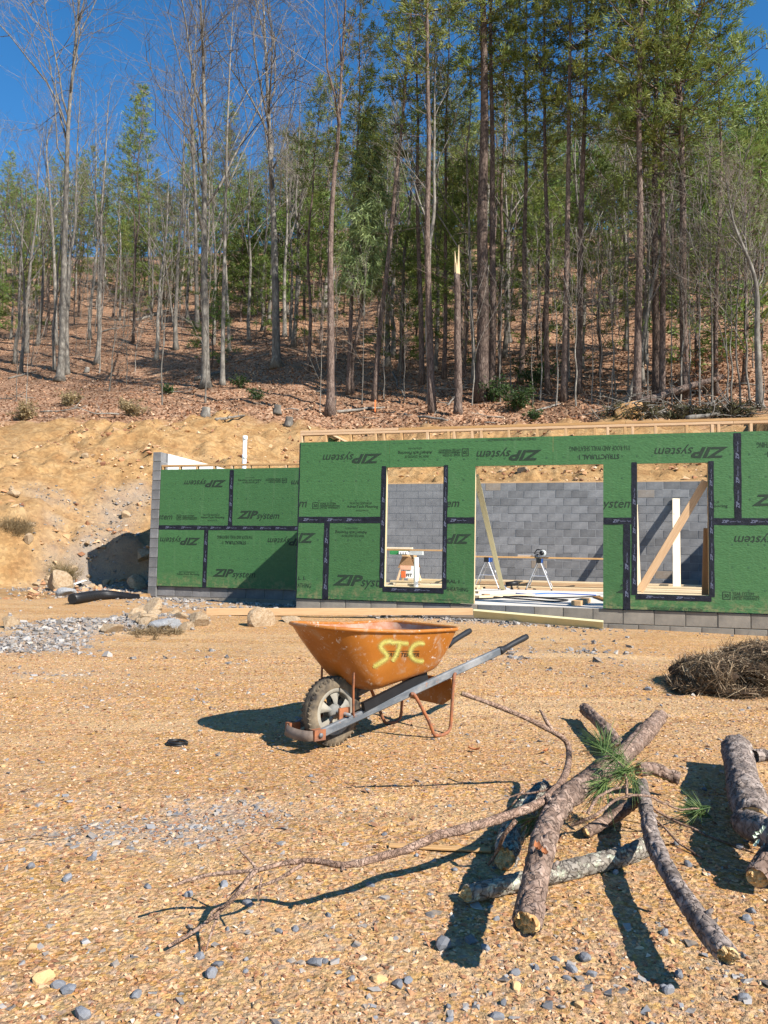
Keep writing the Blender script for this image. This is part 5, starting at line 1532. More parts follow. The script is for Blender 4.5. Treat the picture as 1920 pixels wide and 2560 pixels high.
# stumps, fallen trunks and branches at the wood edge
def fallen(px0, py0, px1, py1, r, label, lift=0.0, lift1=None, m=None, cat='fallen log', group=None, limbs=3, seed=0):
    a, b = on_ground(px0, py0), on_ground(px1, py1)
    a.z += r * .7 + lift; b.z += r * .5 + (lift if lift1 is None else lift1)
    g = random.Random(seed + int(px0 * 7 + py0)); L = (b - a).length
    o = empty('fallen_log', a, label, cat, group)
    S = [a.lerp(b, i / 9) + Vector((g.gauss(0, .012), g.gauss(0, .012), g.gauss(0, .012))) * L * .5 for i in range(10)]
    mb = MB(); mb.tube(S, [r * (1 - .45 * i / 9) for i in range(10)], 8); mb.build('trunk', m or M_BARKG, o, True)
    if limbs:
        mb = MB()
        for k in range(limbs):
            p = S[g.randrange(3, 9)]; d = Vector((g.gauss(0, 1), g.gauss(0, .6), abs(g.gauss(0, .6)) + .1)).normalized()
            mb.tube(limb(p, d, L * g.uniform(.12, .3), 4, .2, 0, g), [r * .3, r * .22, r * .15, r * .1, r * .05], 4)
        mb.build('branches', m or M_BARKG, o, True)
    return o
fallen(330, 806, 440, 772, .14, 'pale fallen log lying up the open slope', limbs=4)
fallen(240, 833, 400, 800, .07, 'thin fallen log just below the pale one', limbs=3)
fallen(490, 952, 560, 930, .12, 'fallen log lying behind the paired trunks', limbs=1)
fallen(835, 1033, 960, 1020, .07, 'pale fallen trunk lying along the dirt edge below the reddish tree', limbs=1)
fallen(1600, 1025, 1808, 985, .17, 'long brown fallen pine trunk slanting over the brush pile', .15, .55, M_BARKP, limbs=2)
fallen(1600, 1052, 1672, 1044, .13, 'short pale fallen log in front of the brush pile', .1, limbs=1)
fallen(1715, 1060, 1800, 1046, .10, 'grey fallen log under the slanting pine trunk', .1, limbs=2)
fallen(980, 940, 1010, 1010, .05, 'thin dead branch leaning from the slope onto the dirt edge', .2, limbs=0)
fallen(1120, 1018, 1150, 995, .04, 'thin broken branch beside the snapped trunk', .05, .35, limbs=0)
fallen(20, 948, 90, 930, .06, 'fallen branch on the leaves beside the pale barked tree', limbs=2)
fallen(590, 905, 680, 884, .05, 'fallen branch on the leaves near the crooked limbed tree', limbs=2)
fallen(1010, 1040, 1120, 1052, .06, 'dead branch lying on the bare dirt below the pale pine', limbs=3)
STK = []
for k in range(5):
    g = random.Random(400 + k); mb = MB(); L = 1.0
    pts = limb(Vector((-.5, 0, 0)), Vector((1, 0, 0)), L, 6, .14, 0, g); mb.tube(pts, [.020 * (1 - .12 * i) for i in range(7)], 5)
    for j in range(g.randrange(1, 4)):
        p = pts[g.randrange(2, 6)]; mb.tube(limb(p, Vector((g.gauss(.5, .4), g.gauss(0, .6), abs(g.gauss(0, .25)))), g.uniform(.15, .4), 3, .2, 0, g), [.011, .008, .006, .003], 4)
    STK.append(mb.mesh('fallen_branch', M_BARKG, True))
g = random.Random(44); kk = 0
while kk < 75:
    x = g.uniform(-10, 1920); y = g.uniform(800, 1060) if x < 900 else g.uniform(940, 1060)
    p = on_ground(x, y)
    if to_uw(p.x, p.y)[1] < 13.5: continue
    kk += 1
    o = link('fallen_branch', g.choice(STK)); s_ = g.uniform(.6, 2.4); o.scale = (s_, s_, s_); o.location = p + Vector((0, 0, .04))
    sl = .42; rz = g.uniform(-.5, .5) + (math.pi if g.random() < .5 else 0); o.rotation_euler = (math.atan(sl) * math.cos(rz), -math.atan(sl) * math.sin(rz), rz)
    tag(o, 'grey dead branch lying on the brown leaf litter', 'branch', 'dead branches on the slope')
fallen(1340, 1030, 1400, 1010, .05, 'dead branch beside the laurel bush', limbs=2)
fallen(540, 1052, 610, 1040, .06, 'crooked dead branch at the dirt edge near the stump', limbs=3)
def stump(px, py, wpx, label):
    p = on_ground(px, py); r = wpx / FPX * p.y / 2
    o = empty('tree_stump', p, label, 'stump'); g = random.Random(px)
    mb = MB(); mb.tube([p + Vector((0, 0, -.1)), p + Vector((0, 0, .02)), p + Vector((.01, 0, r * 1.1)), p + Vector((.02, 0, r * 2.0))], [r * 1.5, r * 1.25, r, r * .95], 11); mb.build('bark', M_BARKG, o, True)
    mb = MB(); mb.tube([p + Vector((.02, 0, r * 1.98)), p + Vector((.02, 0, r * 2.03))], r * .9, 11); mb.build('cut_face', M_LUM, o)
stump(722, 1062, 20, 'dark cut stump on the dirt edge below the bare trees')
stump(693, 1030, 18, 'grey cut stump just uphill of the dark one')
stump(514, 1040, 22, 'dark low stump below the paired trunks')
stump(217, 930, 12, 'small pale stump beside the pale barked tree')
# brush pile: root ball, tangled limbs and dead needles
bp = on_ground(1560, 1052)
br = empty('brush_pile', bp, 'dark tangled brush pile with an upturned root ball', 'brush pile')
g = random.Random(21)
_b = [on_ground(1530 + 380 * i / 8, 1050) for i in range(9)]
def BPL(f): i = min(int(f * 8), 7); return _b[i].lerp(_b[i + 1], f * 8 - i)
mb = MB()
for k in range(150):
    f = g.random(); c = BPL(f) + Vector((g.gauss(0, .25), g.uniform(.2, 1.6), g.uniform(0.0, .75)))
    d = Vector((g.gauss(0, 1), g.gauss(0, .6), g.gauss(0, .35))).normalized()
    mb.tube(limb(c, d, g.uniform(.5, 2.0), 4, .25, -.03, g), [.028, .022, .016, .01, .005], 4, False)
mb.build('tangled_limbs', M_BARKG, br, True)
gn = np.random.default_rng(8)
C = []; 
for k in range(520):
    f = g.random(); c = BPL(f) + Vector((g.gauss(0, .2), g.uniform(.1, 1.7), g.uniform(.02, .55))); C.append(tuple(c))
V, F, tt = tufts(np.array(C), gn.normal(0, 1, (len(C), 3)), gn, 10, .24, .02, .9)
M_DEADN = needle_mat('dead_needles', (0.03, 0.022, 0.014), (0.07, 0.055, 0.03), (0.12, 0.12, 0.05))
link('dead_needles', np_mesh('dead_needles', V, F, M_DEADN, False, tt), br)
rb = link('root_ball', rock_mesh('root_ball', 5, M_DIRT, 3, 5), br); rb.location = bp + Vector((.4, .7, .35)); rb.scale = (.75, .4, .55); rb.matrix_parent_inverse = Matrix.Translation(bp).inverted()
# laurel bushes
def bush(px, py, s, n, label, m=M_LAUR, cat='bush', name='laurel_bush', L=.09):
    p = on_ground(px, py); g = random.Random(px); gn = np.random.default_rng(px)
    o = empty(name, p, label, cat)
    mb = MB(); C = []; D = []
    for k in range(16):
        a = g.uniform(0, 6.28); pts = limb(p, Vector((math.cos(a) * .6, math.sin(a) * .6, g.uniform(.5, 1.2))), s * g.uniform(.6, 1.25), 4, .15, .02, g)
        mb.tube(pts, [.014, .011, .008, .006, .003], 4, False)
        for j in range(n // 16):
            i = g.randrange(1, 4); c = pts[i].lerp(pts[i + 1], g.random()) + Vector((g.gauss(0, .13), g.gauss(0, .13), g.gauss(0, .1))) * s
            C.append(tuple(c)); D.append((g.gauss(0, 1), g.gauss(0, 1), .5))
    mb.build('stems', M_TWIG, o)
    V, F, tt = tufts(np.array(C), np.array(D), gn, 6, L, .022, 1.3)
    link('foliage', np_mesh('foliage', V, F, m, False, tt), o)
bush(1290, 1028, 1.05, 420, 'glossy green laurel bush at the foot of the thickest pine')
bush(1235, 1005, .9, 300, 'dark laurel bush between the thickest pine and the snapped trunk')
bush(1335, 970, 1.5, 480, 'taller dark evergreen shrub uphill of the glossy laurel')
bush(600, 970, .6, 160, 'small low green shrub on the leaves behind the paired trunks')
bush(640, 1000, .55, 140, 'sparse green sprig bush on the leaves below the crooked limbed tree')
bush(420, 985, .5, 140, 'small green shrub left on the open slope near the paired trunks'.replace('left on', 'on'))
bush(1335, 1050, .4, 110, 'small bright green plant on the dirt edge behind the tall wall')
M_DRY = needle_mat('dry_grass', (0.20, 0.14, 0.07), (0.34, 0.25, 0.13), (0.48, 0.38, 0.22))
M_REDB = needle_mat('rusty_leaves', (0.10, 0.035, 0.02), (0.20, 0.075, 0.04), (0.30, 0.13, 0.07))
bush(1770, 985, 2.2, 420, 'rusty leaved bare shrub beyond the fallen pine trunk', M_REDB, 'bush', 'rusty_shrub', .08)
bush(175, 1015, .8, 220, 'dry brown brush on the leaves at the top of the bank', M_DRY, 'brush', 'dry_brush', .12)
bush(330, 1040, .7, 200, 'dry grassy brush at the edge of the cut bank', M_DRY, 'brush', 'dry_brush', .14)
bush(60, 1050, .7, 200, 'dry twiggy brush above the far end of the dirt bank', M_DRY, 'brush', 'dry_brush', .14)
# dry grass tufts
def grass(name, px0, py0, px1, py1, n, L, label, jy=.25):
    g = np.random.default_rng(int(px0)); C = []
    for k in range(n):
        f = g.random(); p = on_ground(px0 + (px1 - px0) * f, py0 + (py1 - py0) * f + g.normal(0, 5)); C.append((p.x, p.y, p.z))
    V, F, tt = tufts(np.array(C), np.tile([[.3, -.5, .15 if L < .15 else .5]], (n, 1)), g, 26, L, .004, .9)
    o = link(name, np_mesh(name, V, F, M_DRY, False, tt)); tag(o, label, 'grass', kind='stuff')
grass('dry_grass', 310, 1582, 450, 1584, 60, .09, 'flattened dry grass along the gravel edge by the grey slab')
grass('dry_grass', 5, 1318, 75, 1330, 50, .30, 'dry grass hanging over the edge of the clay cut')
grass('dry_grass', 130, 1430, 190, 1440, 30, .30, 'dry roots and grass under the broken bank edge')

# ------------------------------------------------------------------ the wheelbarrow (local x runs from the wheel to the handles, y to its far side)
t = NT('orange_paint', 0.42, 0.4)
c = t.ramp(t.noise(5, 6, 0.65), [(0.3, (0.29, 0.095, 0.012)), (0.7, (0.40, 0.142, 0.020))])
sm = t.noise(7, 6, 0.72, None, 0.6)
c = t.mix(t.ramp(sm, [(0.53, 0.0), (0.66, 0.75)]), c, (0.36, 0.23, 0.14))
sp_ = t.math('MULTIPLY', t.ramp(t.noise(34, 5, 0.7), [(0.60, 0.0), (0.66, .8)]), t.ramp(t.noise(3.5, 3), [(0.40, 0.0), (0.52, 1.0)]))
c = t.mix(sp_, c, (0.66, 0.60, 0.52))
c = t.mix(t.math('MULTIPLY', t.ramp(t.noise(16, 6, 0.7, t.co('Object', (1, 1, .25))), [(0.60, 0), (0.70, .65)]), 1.0), c, (0.46, 0.38, 0.30))
t.col(c); t.put(t.b.inputs['Roughness'], t.map(sm, .4, .7, .34, .75))
t.bump(t.noise(20, 5, .7), 0.08, 0.01)
M_TRAY = t.m
t = NT('dusty_orange', 0.75, 0.3)
c = t.mix(t.map(t.noise(5, 6, .7), .38, .62, 0, 1), (0.33, 0.105, 0.04), (0.38, 0.27, 0.20))
t.col(t.mix(t.map(t.noise(17, 5, .7), .55, .7, 0, .6), c, (0.48, 0.43, 0.37)))
M_TRAYIN = t.m
t = NT('steel_frame', 0.55, 0.4)
c = t.mix(t.map(t.noise(9, 6, .7, t.co('Object', (.4, 1, 1))), .45, .68, 0, .9), (0.085, 0.095, 0.105), (0.27, 0.265, 0.255))
t.col(t.mix(t.ramp(t.noise(22, 5, .7), [(.63, 0), (.68, .8)]), c, (0.30, 0.13, 0.06)))
M_FRAME = t.m
t = NT('rusty_orange', 0.7, 0.3)
t.col(t.mix(t.map(t.noise(18, 6, .7), .42, .62, 0, 1), (0.33, 0.115, 0.045), (0.16, 0.075, 0.045)))
M_RUST = t.m
t = NT('dusty_rubber', 0.9, 0.2)
t.col(t.mix(t.map(t.noise(8, 5, .65), .38, .66, 0, 1), (0.035, 0.030, 0.026), (0.24, 0.185, 0.12)))
t.bump(t.noise(40, 4, .7), .3, .004)
M_TYRE = t.m
t = NT('dusty_rim', 0.7, 0.3)
t.col(t.mix(t.map(t.noise(7, 5, .65), .35, .65, 0, 1), (0.17, 0.165, 0.15), (0.33, 0.29, 0.22)))
M_RIM = t.m
M_NOSE = plain('worn_nose_steel', (0.17, 0.125, 0.095), 0.7, 0.4, scale=22)
M_GRIP = plain('rubber_grip', (0.018, 0.019, 0.021), 0.5, 0.2)
M_YEL = plain('yellow_spray', (0.82, 0.74, 0.06), 0.6, 0.1, scale=30)
M_DECAL = plain('black_decal', (0.035, 0.02, 0.012), 0.5, 0.3, scale=60)
WB = Vector((-0.255, 4.13, 0.0)); WPSI = R(42.0)
WB.z = gz(WB.x, WB.y)
wb = empty('wheelbarrow', WB, 'rusty orange steel wheelbarrow with yellow spray painted letters on the sand', 'wheelbarrow', None, WPSI)
MW = Matrix.Translation(WB) @ Matrix.Rotation(WPSI, 4, 'Z')
def wpart(mb, name, m, parent=None, smooth=False):
    o = bpy.data.objects.new(name, mb.mesh(name, m, smooth) if isinstance(mb, MB) else mb)
    COL.objects.link(o); o.parent = parent or wb
    return o
RW = 0.182
# tyre with tread lugs, rim with five spokes
def lathe(prof, n, mb, axis_y=True, c=(0, 0, 0)):
    b = len(mb.v); k = len(prof)
    for i in range(n):
        a = 2 * math.pi * i / n
        for r_, y_ in prof: mb.v.append((c[0] + r_ * math.cos(a), c[1] + y_, c[2] + r_ * math.sin(a)))
    for i in range(n):
        for j in range(k - 1):
            a0 = b + i * k + j; a1 = b + ((i + 1) % n) * k + j
            mb.f.append((a0, a0 + 1, a1 + 1, a1))
hub = (0, 0, RW)
mb = MB()
prof = [(RW - .066, -.030), (RW - .052, -.040), (RW - .03, -.038), (RW - .012, -.031), (RW - .004, -.017), (RW, 0), (RW - .004, .017), (RW - .012, .031), (RW - .03, .038), (RW - .052, .040), (RW - .066, .030)]
lathe(prof, 48, mb, c=hub)
whl = empty('wheel', (0, 0, 0)); whl.parent = wb
wpart(mb, 'tyre', M_TYRE, whl, True)
mb = MB()
for i in range(40):
    a = 2 * math.pi * i / 40
    for s in (-1, 1):
        M_ = Matrix.Translation(hub) @ Matrix.Rotation(-a - s * .03, 4, 'Y') @ Matrix.Translation((RW - .0105, s * .024, 0)) @ Matrix.Rotation(s * .5, 4, 'X')
        mb.box((0, 0, 0), (.012, .026, .012), M_)
wpart(mb, 'tread', M_TYRE, whl)
mb = MB()
ri = RW - .064
lathe([(ri + .004, -.034), (ri - .014, -.036), (ri - .020, -.020), (ri - .022, .020), (ri - .014, .036), (ri + .004, .034)], 40, mb, c=hub)
for s in (-1, 1): lathe([(.001, s * .045), (.030, s * .043), (.040, s * .030), (.042, s * .020)], 20, mb, c=hub)
for k in range(5):
    a0 = 2 * math.pi * k / 5 + .3
    for s in (-1, 1):
        ring = []
        for (r_, h_, y_) in ((.036, .30, .034), (.065, .28, .030), (ri - .012, .36, .018)):
            ring.append([(hub[0] + r_ * math.cos(a0 + q), s * y_, hub[2] + r_ * math.sin(a0 + q)) for q in (-h_, -h_ * .35, h_ * .35, h_)])
        b = len(mb.v)
        for rg in ring:
            for j, p in enumerate(rg): mb.v.append((p[0], p[1] + s * (.006 if j in (1, 2) else -.004), p[2]))
        for i in range(2):
            for j in range(3): mb.f.append((b + i * 4 + j, b + i * 4 + j + 1, b + i * 4 + j + 5, b + i * 4 + j + 4))
wpart(mb, 'rim', M_RIM, whl, True)
mb = MB(); mb.tube([(0, -.15, RW), (0, .15, RW)], .009, 8); wpart(mb, 'axle', M_FRAME, whl, True)
# handles
def hy(x): return .105 + .125 * max(0, (x + .22)) / 1.5
def hz_(x): return .145 + .27 * x
for s in (-1, 1):
    a, b = Vector((-.20, s * hy(-.20), hz_(-.20))), Vector((1.13, s * hy(1.13), hz_(1.13)))
    d = (b - a).normalized(); side = Vector((0, 0, 1)).cross(d).normalized(); up = d.cross(side)
    o = bpy.data.objects.new('handle', bevelled_box_mesh('handle', ((b - a).length, .030, .044), .006, M_FRAME)); COL.objects.link(o); o.parent = wb
    c_ = (a + b) / 2
    o.matrix_basis = Matrix(((d.x, side.x, up.x, c_.x), (d.y, side.y, up.y, c_.y), (d.z, side.z, up.z, c_.z), (0, 0, 0, 1)))
    g0 = b - d * .02; e1 = b + d * .10 + Vector((0, 0, .006)); e2 = b + d * .235 + Vector((0, 0, .012))
    S = spline([tuple(g0), tuple(b + d * .03), tuple(e1), tuple(e2)], 14)
    mb = MB(); mb.tube(S, [.026, .0265, .026, .023, .020, .0185, .018, .018, .018, .0182, .0185, .019, .0195, .017], 12); wpart(mb, 'grip', M_GRIP, None, True)
    mb = MB(); mb.box(tuple(a + d * .03), (.070, .036, .054)); br_ = wpart(mb, 'nose_bracket', M_RUST)
    mb = MB(); mb.tube([a + d * .03 + Vector((0, s * .018, 0)), a + d * .03 + Vector((0, s * .028, 0))], .012, 8); wpart(mb, 'bolt', M_FRAME, br_, True)
    mb = MB(); mb.box((0.0, s * (hy(0) - .022), (hz_(0) + RW) / 2 + .005), (.07, .012, abs(RW - hz_(0)) + .05)); wpart(mb, 'axle_bracket', M_RUST)
    # front tray brace
    mb = MB(); mb.tube(spline([(.035, s * (hy(0) + .012), hz_(.03) + .01), (.03, s * (hy(0) + .012), .30), (.03, s * (hy(0) + .010), .46), (.0, s * (hy(0) - .0), .50)], 12), .0085, 7, True, .6); wpart(mb, 'front_brace', M_RUST, None, True)
    # leg: one bent bar
    ly = .205
    path = [(.76, s * (hy(.76) - .0), hz_(.74) - .01), (.725, s * ly, .33), (.715, s * ly, .25), (.705, s * ly, .10), (.695, s * ly, .035), (.655, s * ly, .010), (.60, s * ly, .009), (.565, s * ly, .022), (.52, s * ly, .10), (.43, s * (ly - .015), .24), (.40, s * (ly - .02), hz_(.40) + .0)]
    mb = MB(); mb.tube(spline(path, 60), .0098, 8); wpart(mb, 'leg', M_RUST, None, True)
    mb = MB(); mb.box((.33, s * (hy(.33) + .0), hz_(.33) + .044), (.48, .026, .046), None); wq = wpart(mb, 'shade_wedge', M_BLACK)  # filler block under the tray; its black stands in for the shade there
    wq.matrix_basis = Matrix.Translation((.33, 0, hz_(.33))) @ Matrix.Rotation(-math.atan(.27), 4, 'Y') @ Matrix.Translation((-.33, 0, -hz_(.33)))
# nose guard: bent strap joining the handles ahead of the wheel
mb = MB()
gp = spline([(-.185, -.115, .10), (-.225, -.095, .093), (-.238, 0, .09), (-.225, .095, .093), (-.185, .115, .10)], 17)
for i, p in enumerate(gp):
    for dz, dx in ((-.024, -.004), (.026, .012)): mb.v.append((p[0] + dx, p[1], p[2] + dz))
for i in range(16): mb.f.append((2 * i, 2 * i + 2, 2 * i + 3, 2 * i + 1))
o = wpart(mb, 'nose_guard', M_NOSE, None, True); md = o.modifiers.new('thick', 'SOLIDIFY'); md.thickness = .006
# cross plate between the legs
mb = MB()
pl = [(-.20, .31), (-.20, .20), (-.13, .155), (.13, .155), (.20, .20), (.20, .31)]
for y_, z_ in pl: mb.v.append((.712, y_, z_))
mb.f.append((0, 1, 2, 3, 4, 5))
o = wpart(mb, 'cross_plate', M_TRAY); md = o.modifiers.new('thick', 'SOLIDIFY'); md.thickness = .005
mb = MB(); mb.tube([(.14, -hy(.14), hz_(.14) - .03), (.14, hy(.14), hz_(.14) - .03)], .010, 6); wpart(mb, 'cross_bar', M_FRAME)
# tray: lofted from the floor loop to the rim loop
NP = 96
def loop(x0, x1, hw_f, hw_b, rf, rb_):
    """rounded plan outline, front narrower than back, from the back middle round; returns NP points"""
    P_ = []
    def arc(cx, cy, r, a0, a1, n):
        for i in range(n + 1):
            a = a0 + (a1 - a0) * i / n; P_.append((cx + r * math.cos(a), cy + r * math.sin(a)))
    arc(x1 - rb_, hw_b - rb_, rb_, 0, math.pi / 2, 12)
    arc(x0 + rf, hw_f - rf, rf, math.pi / 2, math.pi, 18)
    arc(x0 + rf, -hw_f + rf, rf, math.pi, 1.5 * math.pi, 18)
    arc(x1 - rb_, -hw_b + rb_, rb_, 1.5 * math.pi, 2 * math.pi, 12)
    P_.append(P_[0])
    P_ = np.array(P_); s_ = np.concatenate([[0], np.cumsum(np.hypot(*np.diff(P_, axis=0).T))]); q = np.linspace(0, s_[-1], NP, endpoint=False)
    return np.stack([np.interp(q, s_, P_[:, 0]), np.interp(q, s_, P_[:, 1])], 1)
top = loop(-.195, .695, .275, .315, .225, .11)
bot = loop(.15, .62, .150, .185, .09, .09)
def tray_pt(i, f):
    e = f ** 0.74
    x, y = bot[i] * (1 - e) + top[i] * e
    zb = .265 + .17 * (x - .16)
    ztop = .605 + .040 * max(0, (.35 - top[i][0]) / .65) ** 1.3
    z = (.285 + .19 * (bot[i][0] - .16)) * (1 - f) + ztop * f
    return (x, y, z)
mb = MB(); NR = 18
fs = [0, .03, .07] + [0.12 + 0.88 * k / (NR - 3) for k in range(NR - 2)]
for f in fs:
    for i in range(NP):
        x, y, z = tray_pt(i, f)
        if f < .1: # rounded bottom edge
            k = 1 - .10 * (1 - f / .1) ** 2; x = .36 + (x - .36) * k; y *= k
        dn = .0045 * (float(vn(np.array([x * 9]), np.array([y * 9 + z * 11]), 5)[0]) - .5) * (f > .1) * (f < .97)
        mb.v.append((x + dn, y + dn * (1 if y > 0 else -1), z))
for j in range(len(fs) - 1):
    for i in range(NP):
        a0, a1 = j * NP + i, j * NP + (i + 1) % NP
        mb.f.append((a0, a1, a1 + NP, a0 + NP))
cb = len(mb.v); mb.v.append((.36, 0, .285 + .19 * .2))
for i in range(NP): mb.f.append((i, cb, (i + 1) % NP)[::1])
tray = wpart(mb, 'tray', M_TRAY, None, True)
bm_ = bmesh.new(); bm_.from_mesh(tray.data); bmesh.ops.recalc_face_normals(bm_, faces=bm_.faces[:]); bm_.to_mesh(tray.data)
bvh = BVHTree.FromBMesh(bm_); bm_.free()
# inner skin, a little inside the outer one
mi = MB()
for f in fs[2:]:
    for i in range(NP):
        x, y, z = tray_pt(i, f); mi.v.append((.25 + (x - .25) * .985, y * .975, z + .006 * (1 - f)))
for j in range(len(fs) - 3):
    for i in range(NP):
        a0, a1 = j * NP + i, j * NP + (i + 1) % NP
        mi.f.append((a0, a0 + NP, a1 + NP, a1))
cb = len(mi.v); mi.v.append((.36, 0, .345))
for i in range(NP): mi.f.append((i, (i + 1) % NP, cb))
wpart(mi, 'tray_lining', M_TRAYIN, tray, True)
mb = MB(); rp = [tray_pt(i, 1.0) for i in range(NP)]
S = [Vector(p) for p in rp] + [Vector(rp[0])]
mb.tube(S, .0105, 8, False); wpart(mb, 'rim_bead', M_TRAY, tray, True)
# writing on the near side: found by looking along rays at the tray
MWI = MW.inverted()
def tray_hit(px, py, off):
    o_ = MWI @ CAMP; d_ = (MWI.to_3x3() @ ray(px, py)).normalized()
    loc, nor, *_ = bvh.ray_cast(o_, d_)
    if loc is None: return None
    if nor.dot(d_) > 0: nor = -nor
    return loc + nor * off
def z1(x, y): return (700 + x / 2.592, 1520 + y / 2.592)
def stroke(mb, pts, wid, off):
    S = spline(pts, 40)
    hit = [tray_hit(*z1(*p), off) for p in S]
    N = []
    b = len(mb.v); ok = [h for h in hit if h is not None]
    for i, p in enumerate(S):
        t_ = S[min(i + 1, 39)] - S[max(i - 1, 0)]; n_ = np.array([-t_[1], t_[0]]); n_ = n_ / (np.linalg.norm(n_) + 1e-9)
        k = wid * (1 if 1 < i < 38 else .55)
        for s in (-1, -.66, -.33, 0, .33, .66, 1):
            h = tray_hit(*z1(p[0] + n_[0] * k * s, p[1] + n_[1] * k * s), off) or hit[i] or ok[0]
            mb.v.append(tuple(h))
    for i in range(39):
        for j in range(6): mb.f.append((b + i * 7 + j, b + i * 7 + j + 1, b + i * 7 + j + 8, b + i * 7 + j + 7))
# soft edged paint: opacity falls off across the stroke through a point attribute
t = NT('yellow_spray_paint', 0.6, 0.3)
t.col(t.ramp(t.noise(40, 3), [(.3, (.46, .41, .09)), (.7, (.58, .54, .17))]))
al = t.math('MULTIPLY', t.attr('tint'), 1.0)
t.put(t.b.inputs['Alpha'], t.math('MINIMUM', t.math('MULTIPLY', al, t.map(t.noise(120, 3, .7), .3, .6, .75, 1.35)), 1.0))
M_SPRAY = t.m
SP = [([(738, 222), (705, 216), (668, 226), (652, 250), (668, 275), (690, 300), (690, 325), (662, 345), (630, 366), (602, 384)], 17),
      ([(718, 226), (760, 222), (800, 228), (832, 228)], 15), ([(775, 232), (764, 270), (748, 310), (726, 345)], 15),
      ([(938, 232), (900, 226), (868, 240), (846, 270), (846, 305), (870, 332), (905, 342), (932, 340)], 16)]
mb = MB()
for k, (pts, wd) in enumerate(SP): stroke(mb, pts, wd * 1.8, .0022 + .0004 * k)
me = mb.mesh('spray_lettering', M_SPRAY, True)
tint_attr(me, np.tile([0.0, .10, .5, .85, .5, .10, 0.0], len(mb.v) // 7))
wpart(me, 'spray_lettering', None, tray)
mb = MB()
V, F = text_geo('TRUE TEMPER', .3, .02)
hits = [tray_hit(*z1(690 + a * 212, 316 - c_ * 26), .0016) for a, c_ in V]
if all(h is not None for h in hits): mb.add(hits, F)
for (x0, x1, y0, y1) in ((690, 902, 277, 281),):
    n_ = 12
    q = [tray_hit(*z1(x0 + (x1 - x0) * i / n_, y), .0016) for i in range(n_ + 1) for y in (y0, y1)]
    b = mb.add(q, [(2 * i, 2 * i + 1, 2 * i + 3, 2 * i + 2) for i in range(n_)])
wpart(mb, 'maker_lettering', M_DECAL, tray)

# ------------------------------------------------------------------ logs and branches in the foreground
def bark_mat(name, c0, c1, c2, crack, lichen=0.0, scale=30.0):
    t = NT(name, 0.92, 0.12)
    P = t.co('Object')
    c = t.ramp(t.noise(28, 6, 0.7, P), [(0.28, c0), (0.5, c1), (0.75, c2)])
    c = t.mix(t.map(t.noise(5, 4, .6, P), .5, .72, 0, .5), c, c0)
    wp = t.n('VectorMath', operation='MULTIPLY_ADD'); t.put(wp.inputs[0], t.n('TexNoise', Scale=22.0, Detail=3.0, Vector=P).outputs['Color']); wp.inputs[1].default_value = (.075, .075, .075); t.put(wp.inputs[2], P)
    ve = t.voro(scale, 'DISTANCE_TO_EDGE', 'Distance', wp.outputs[0]); vc = t.voro(scale, 'F1', 'Color', wp.outputs[0])
    c = t.hsv(c, val=t.map(t.n('SeparateColor', Color=vc).outputs[0], 0, 1, .72, 1.3))
    ck = t.math('MULTIPLY', t.ramp(ve, [(0.0, 1.0), (0.02, .8), (0.08, 0.0)]), t.map(t.noise(14, 4, .6, P), .35, .62, .1, .95))
    c = t.mix(ck, c, crack)
    if lichen:
        ln = t.ramp(t.noise(24, 6, .72, P), [(.62 - lichen * .2, 0.0), (.68 - lichen * .2, 1.0)])
        c = t.mix(ln, c, t.ramp(t.noise(60, 4, .7, P), [(.3, (.26, .27, .19)), (.7, (.52, .53, .42))]))
    t.col(c)
    b1 = t.bump(t.ramp(ve, [(0.0, 0.0), (0.08, .8), (.4, 1.0)]), .7, .008)
    t.bump(t.math('ADD', t.noise(90, 5, .7, P), t.n('SeparateColor', Color=vc).outputs[1]), .5, .006, b1)
    return t.m
M_LOGP = bark_mat('log_pine_bark', (0.105, 0.068, 0.05), (0.235, 0.16, 0.12), (0.37, 0.28, 0.22), (0.045, 0.028, 0.02))
M_LOGG = bark_mat('log_grey_bark', (0.085, 0.066, 0.055), (0.24, 0.19, 0.16), (0.42, 0.36, 0.31), (0.03, 0.022, 0.018))
M_LOGL = bark_mat('log_lichen_bark', (0.10, 0.085, 0.07), (0.22, 0.19, 0.155), (0.35, 0.31, 0.26), (0.04, 0.03, 0.025), 0.45)
M_BRANCH = bark_mat('branch_bark', (0.125, 0.075, 0.05), (0.27, 0.175, 0.125), (0.40, 0.29, 0.22), (0.09, 0.05, 0.035), 0.0, 60.0)
t = NT('broken_wood', 0.8, 0.2)
t.col(t.ramp(t.noise(20, 6, .7, t.co('Object'), 1.5), [(.3, (.30, .15, .05)), (.5, (.56, .36, .16)), (.75, (.72, .55, .30))]))
t.bump(t.noise(60, 5, .7), .8, .006)
M_BROKE = t.m
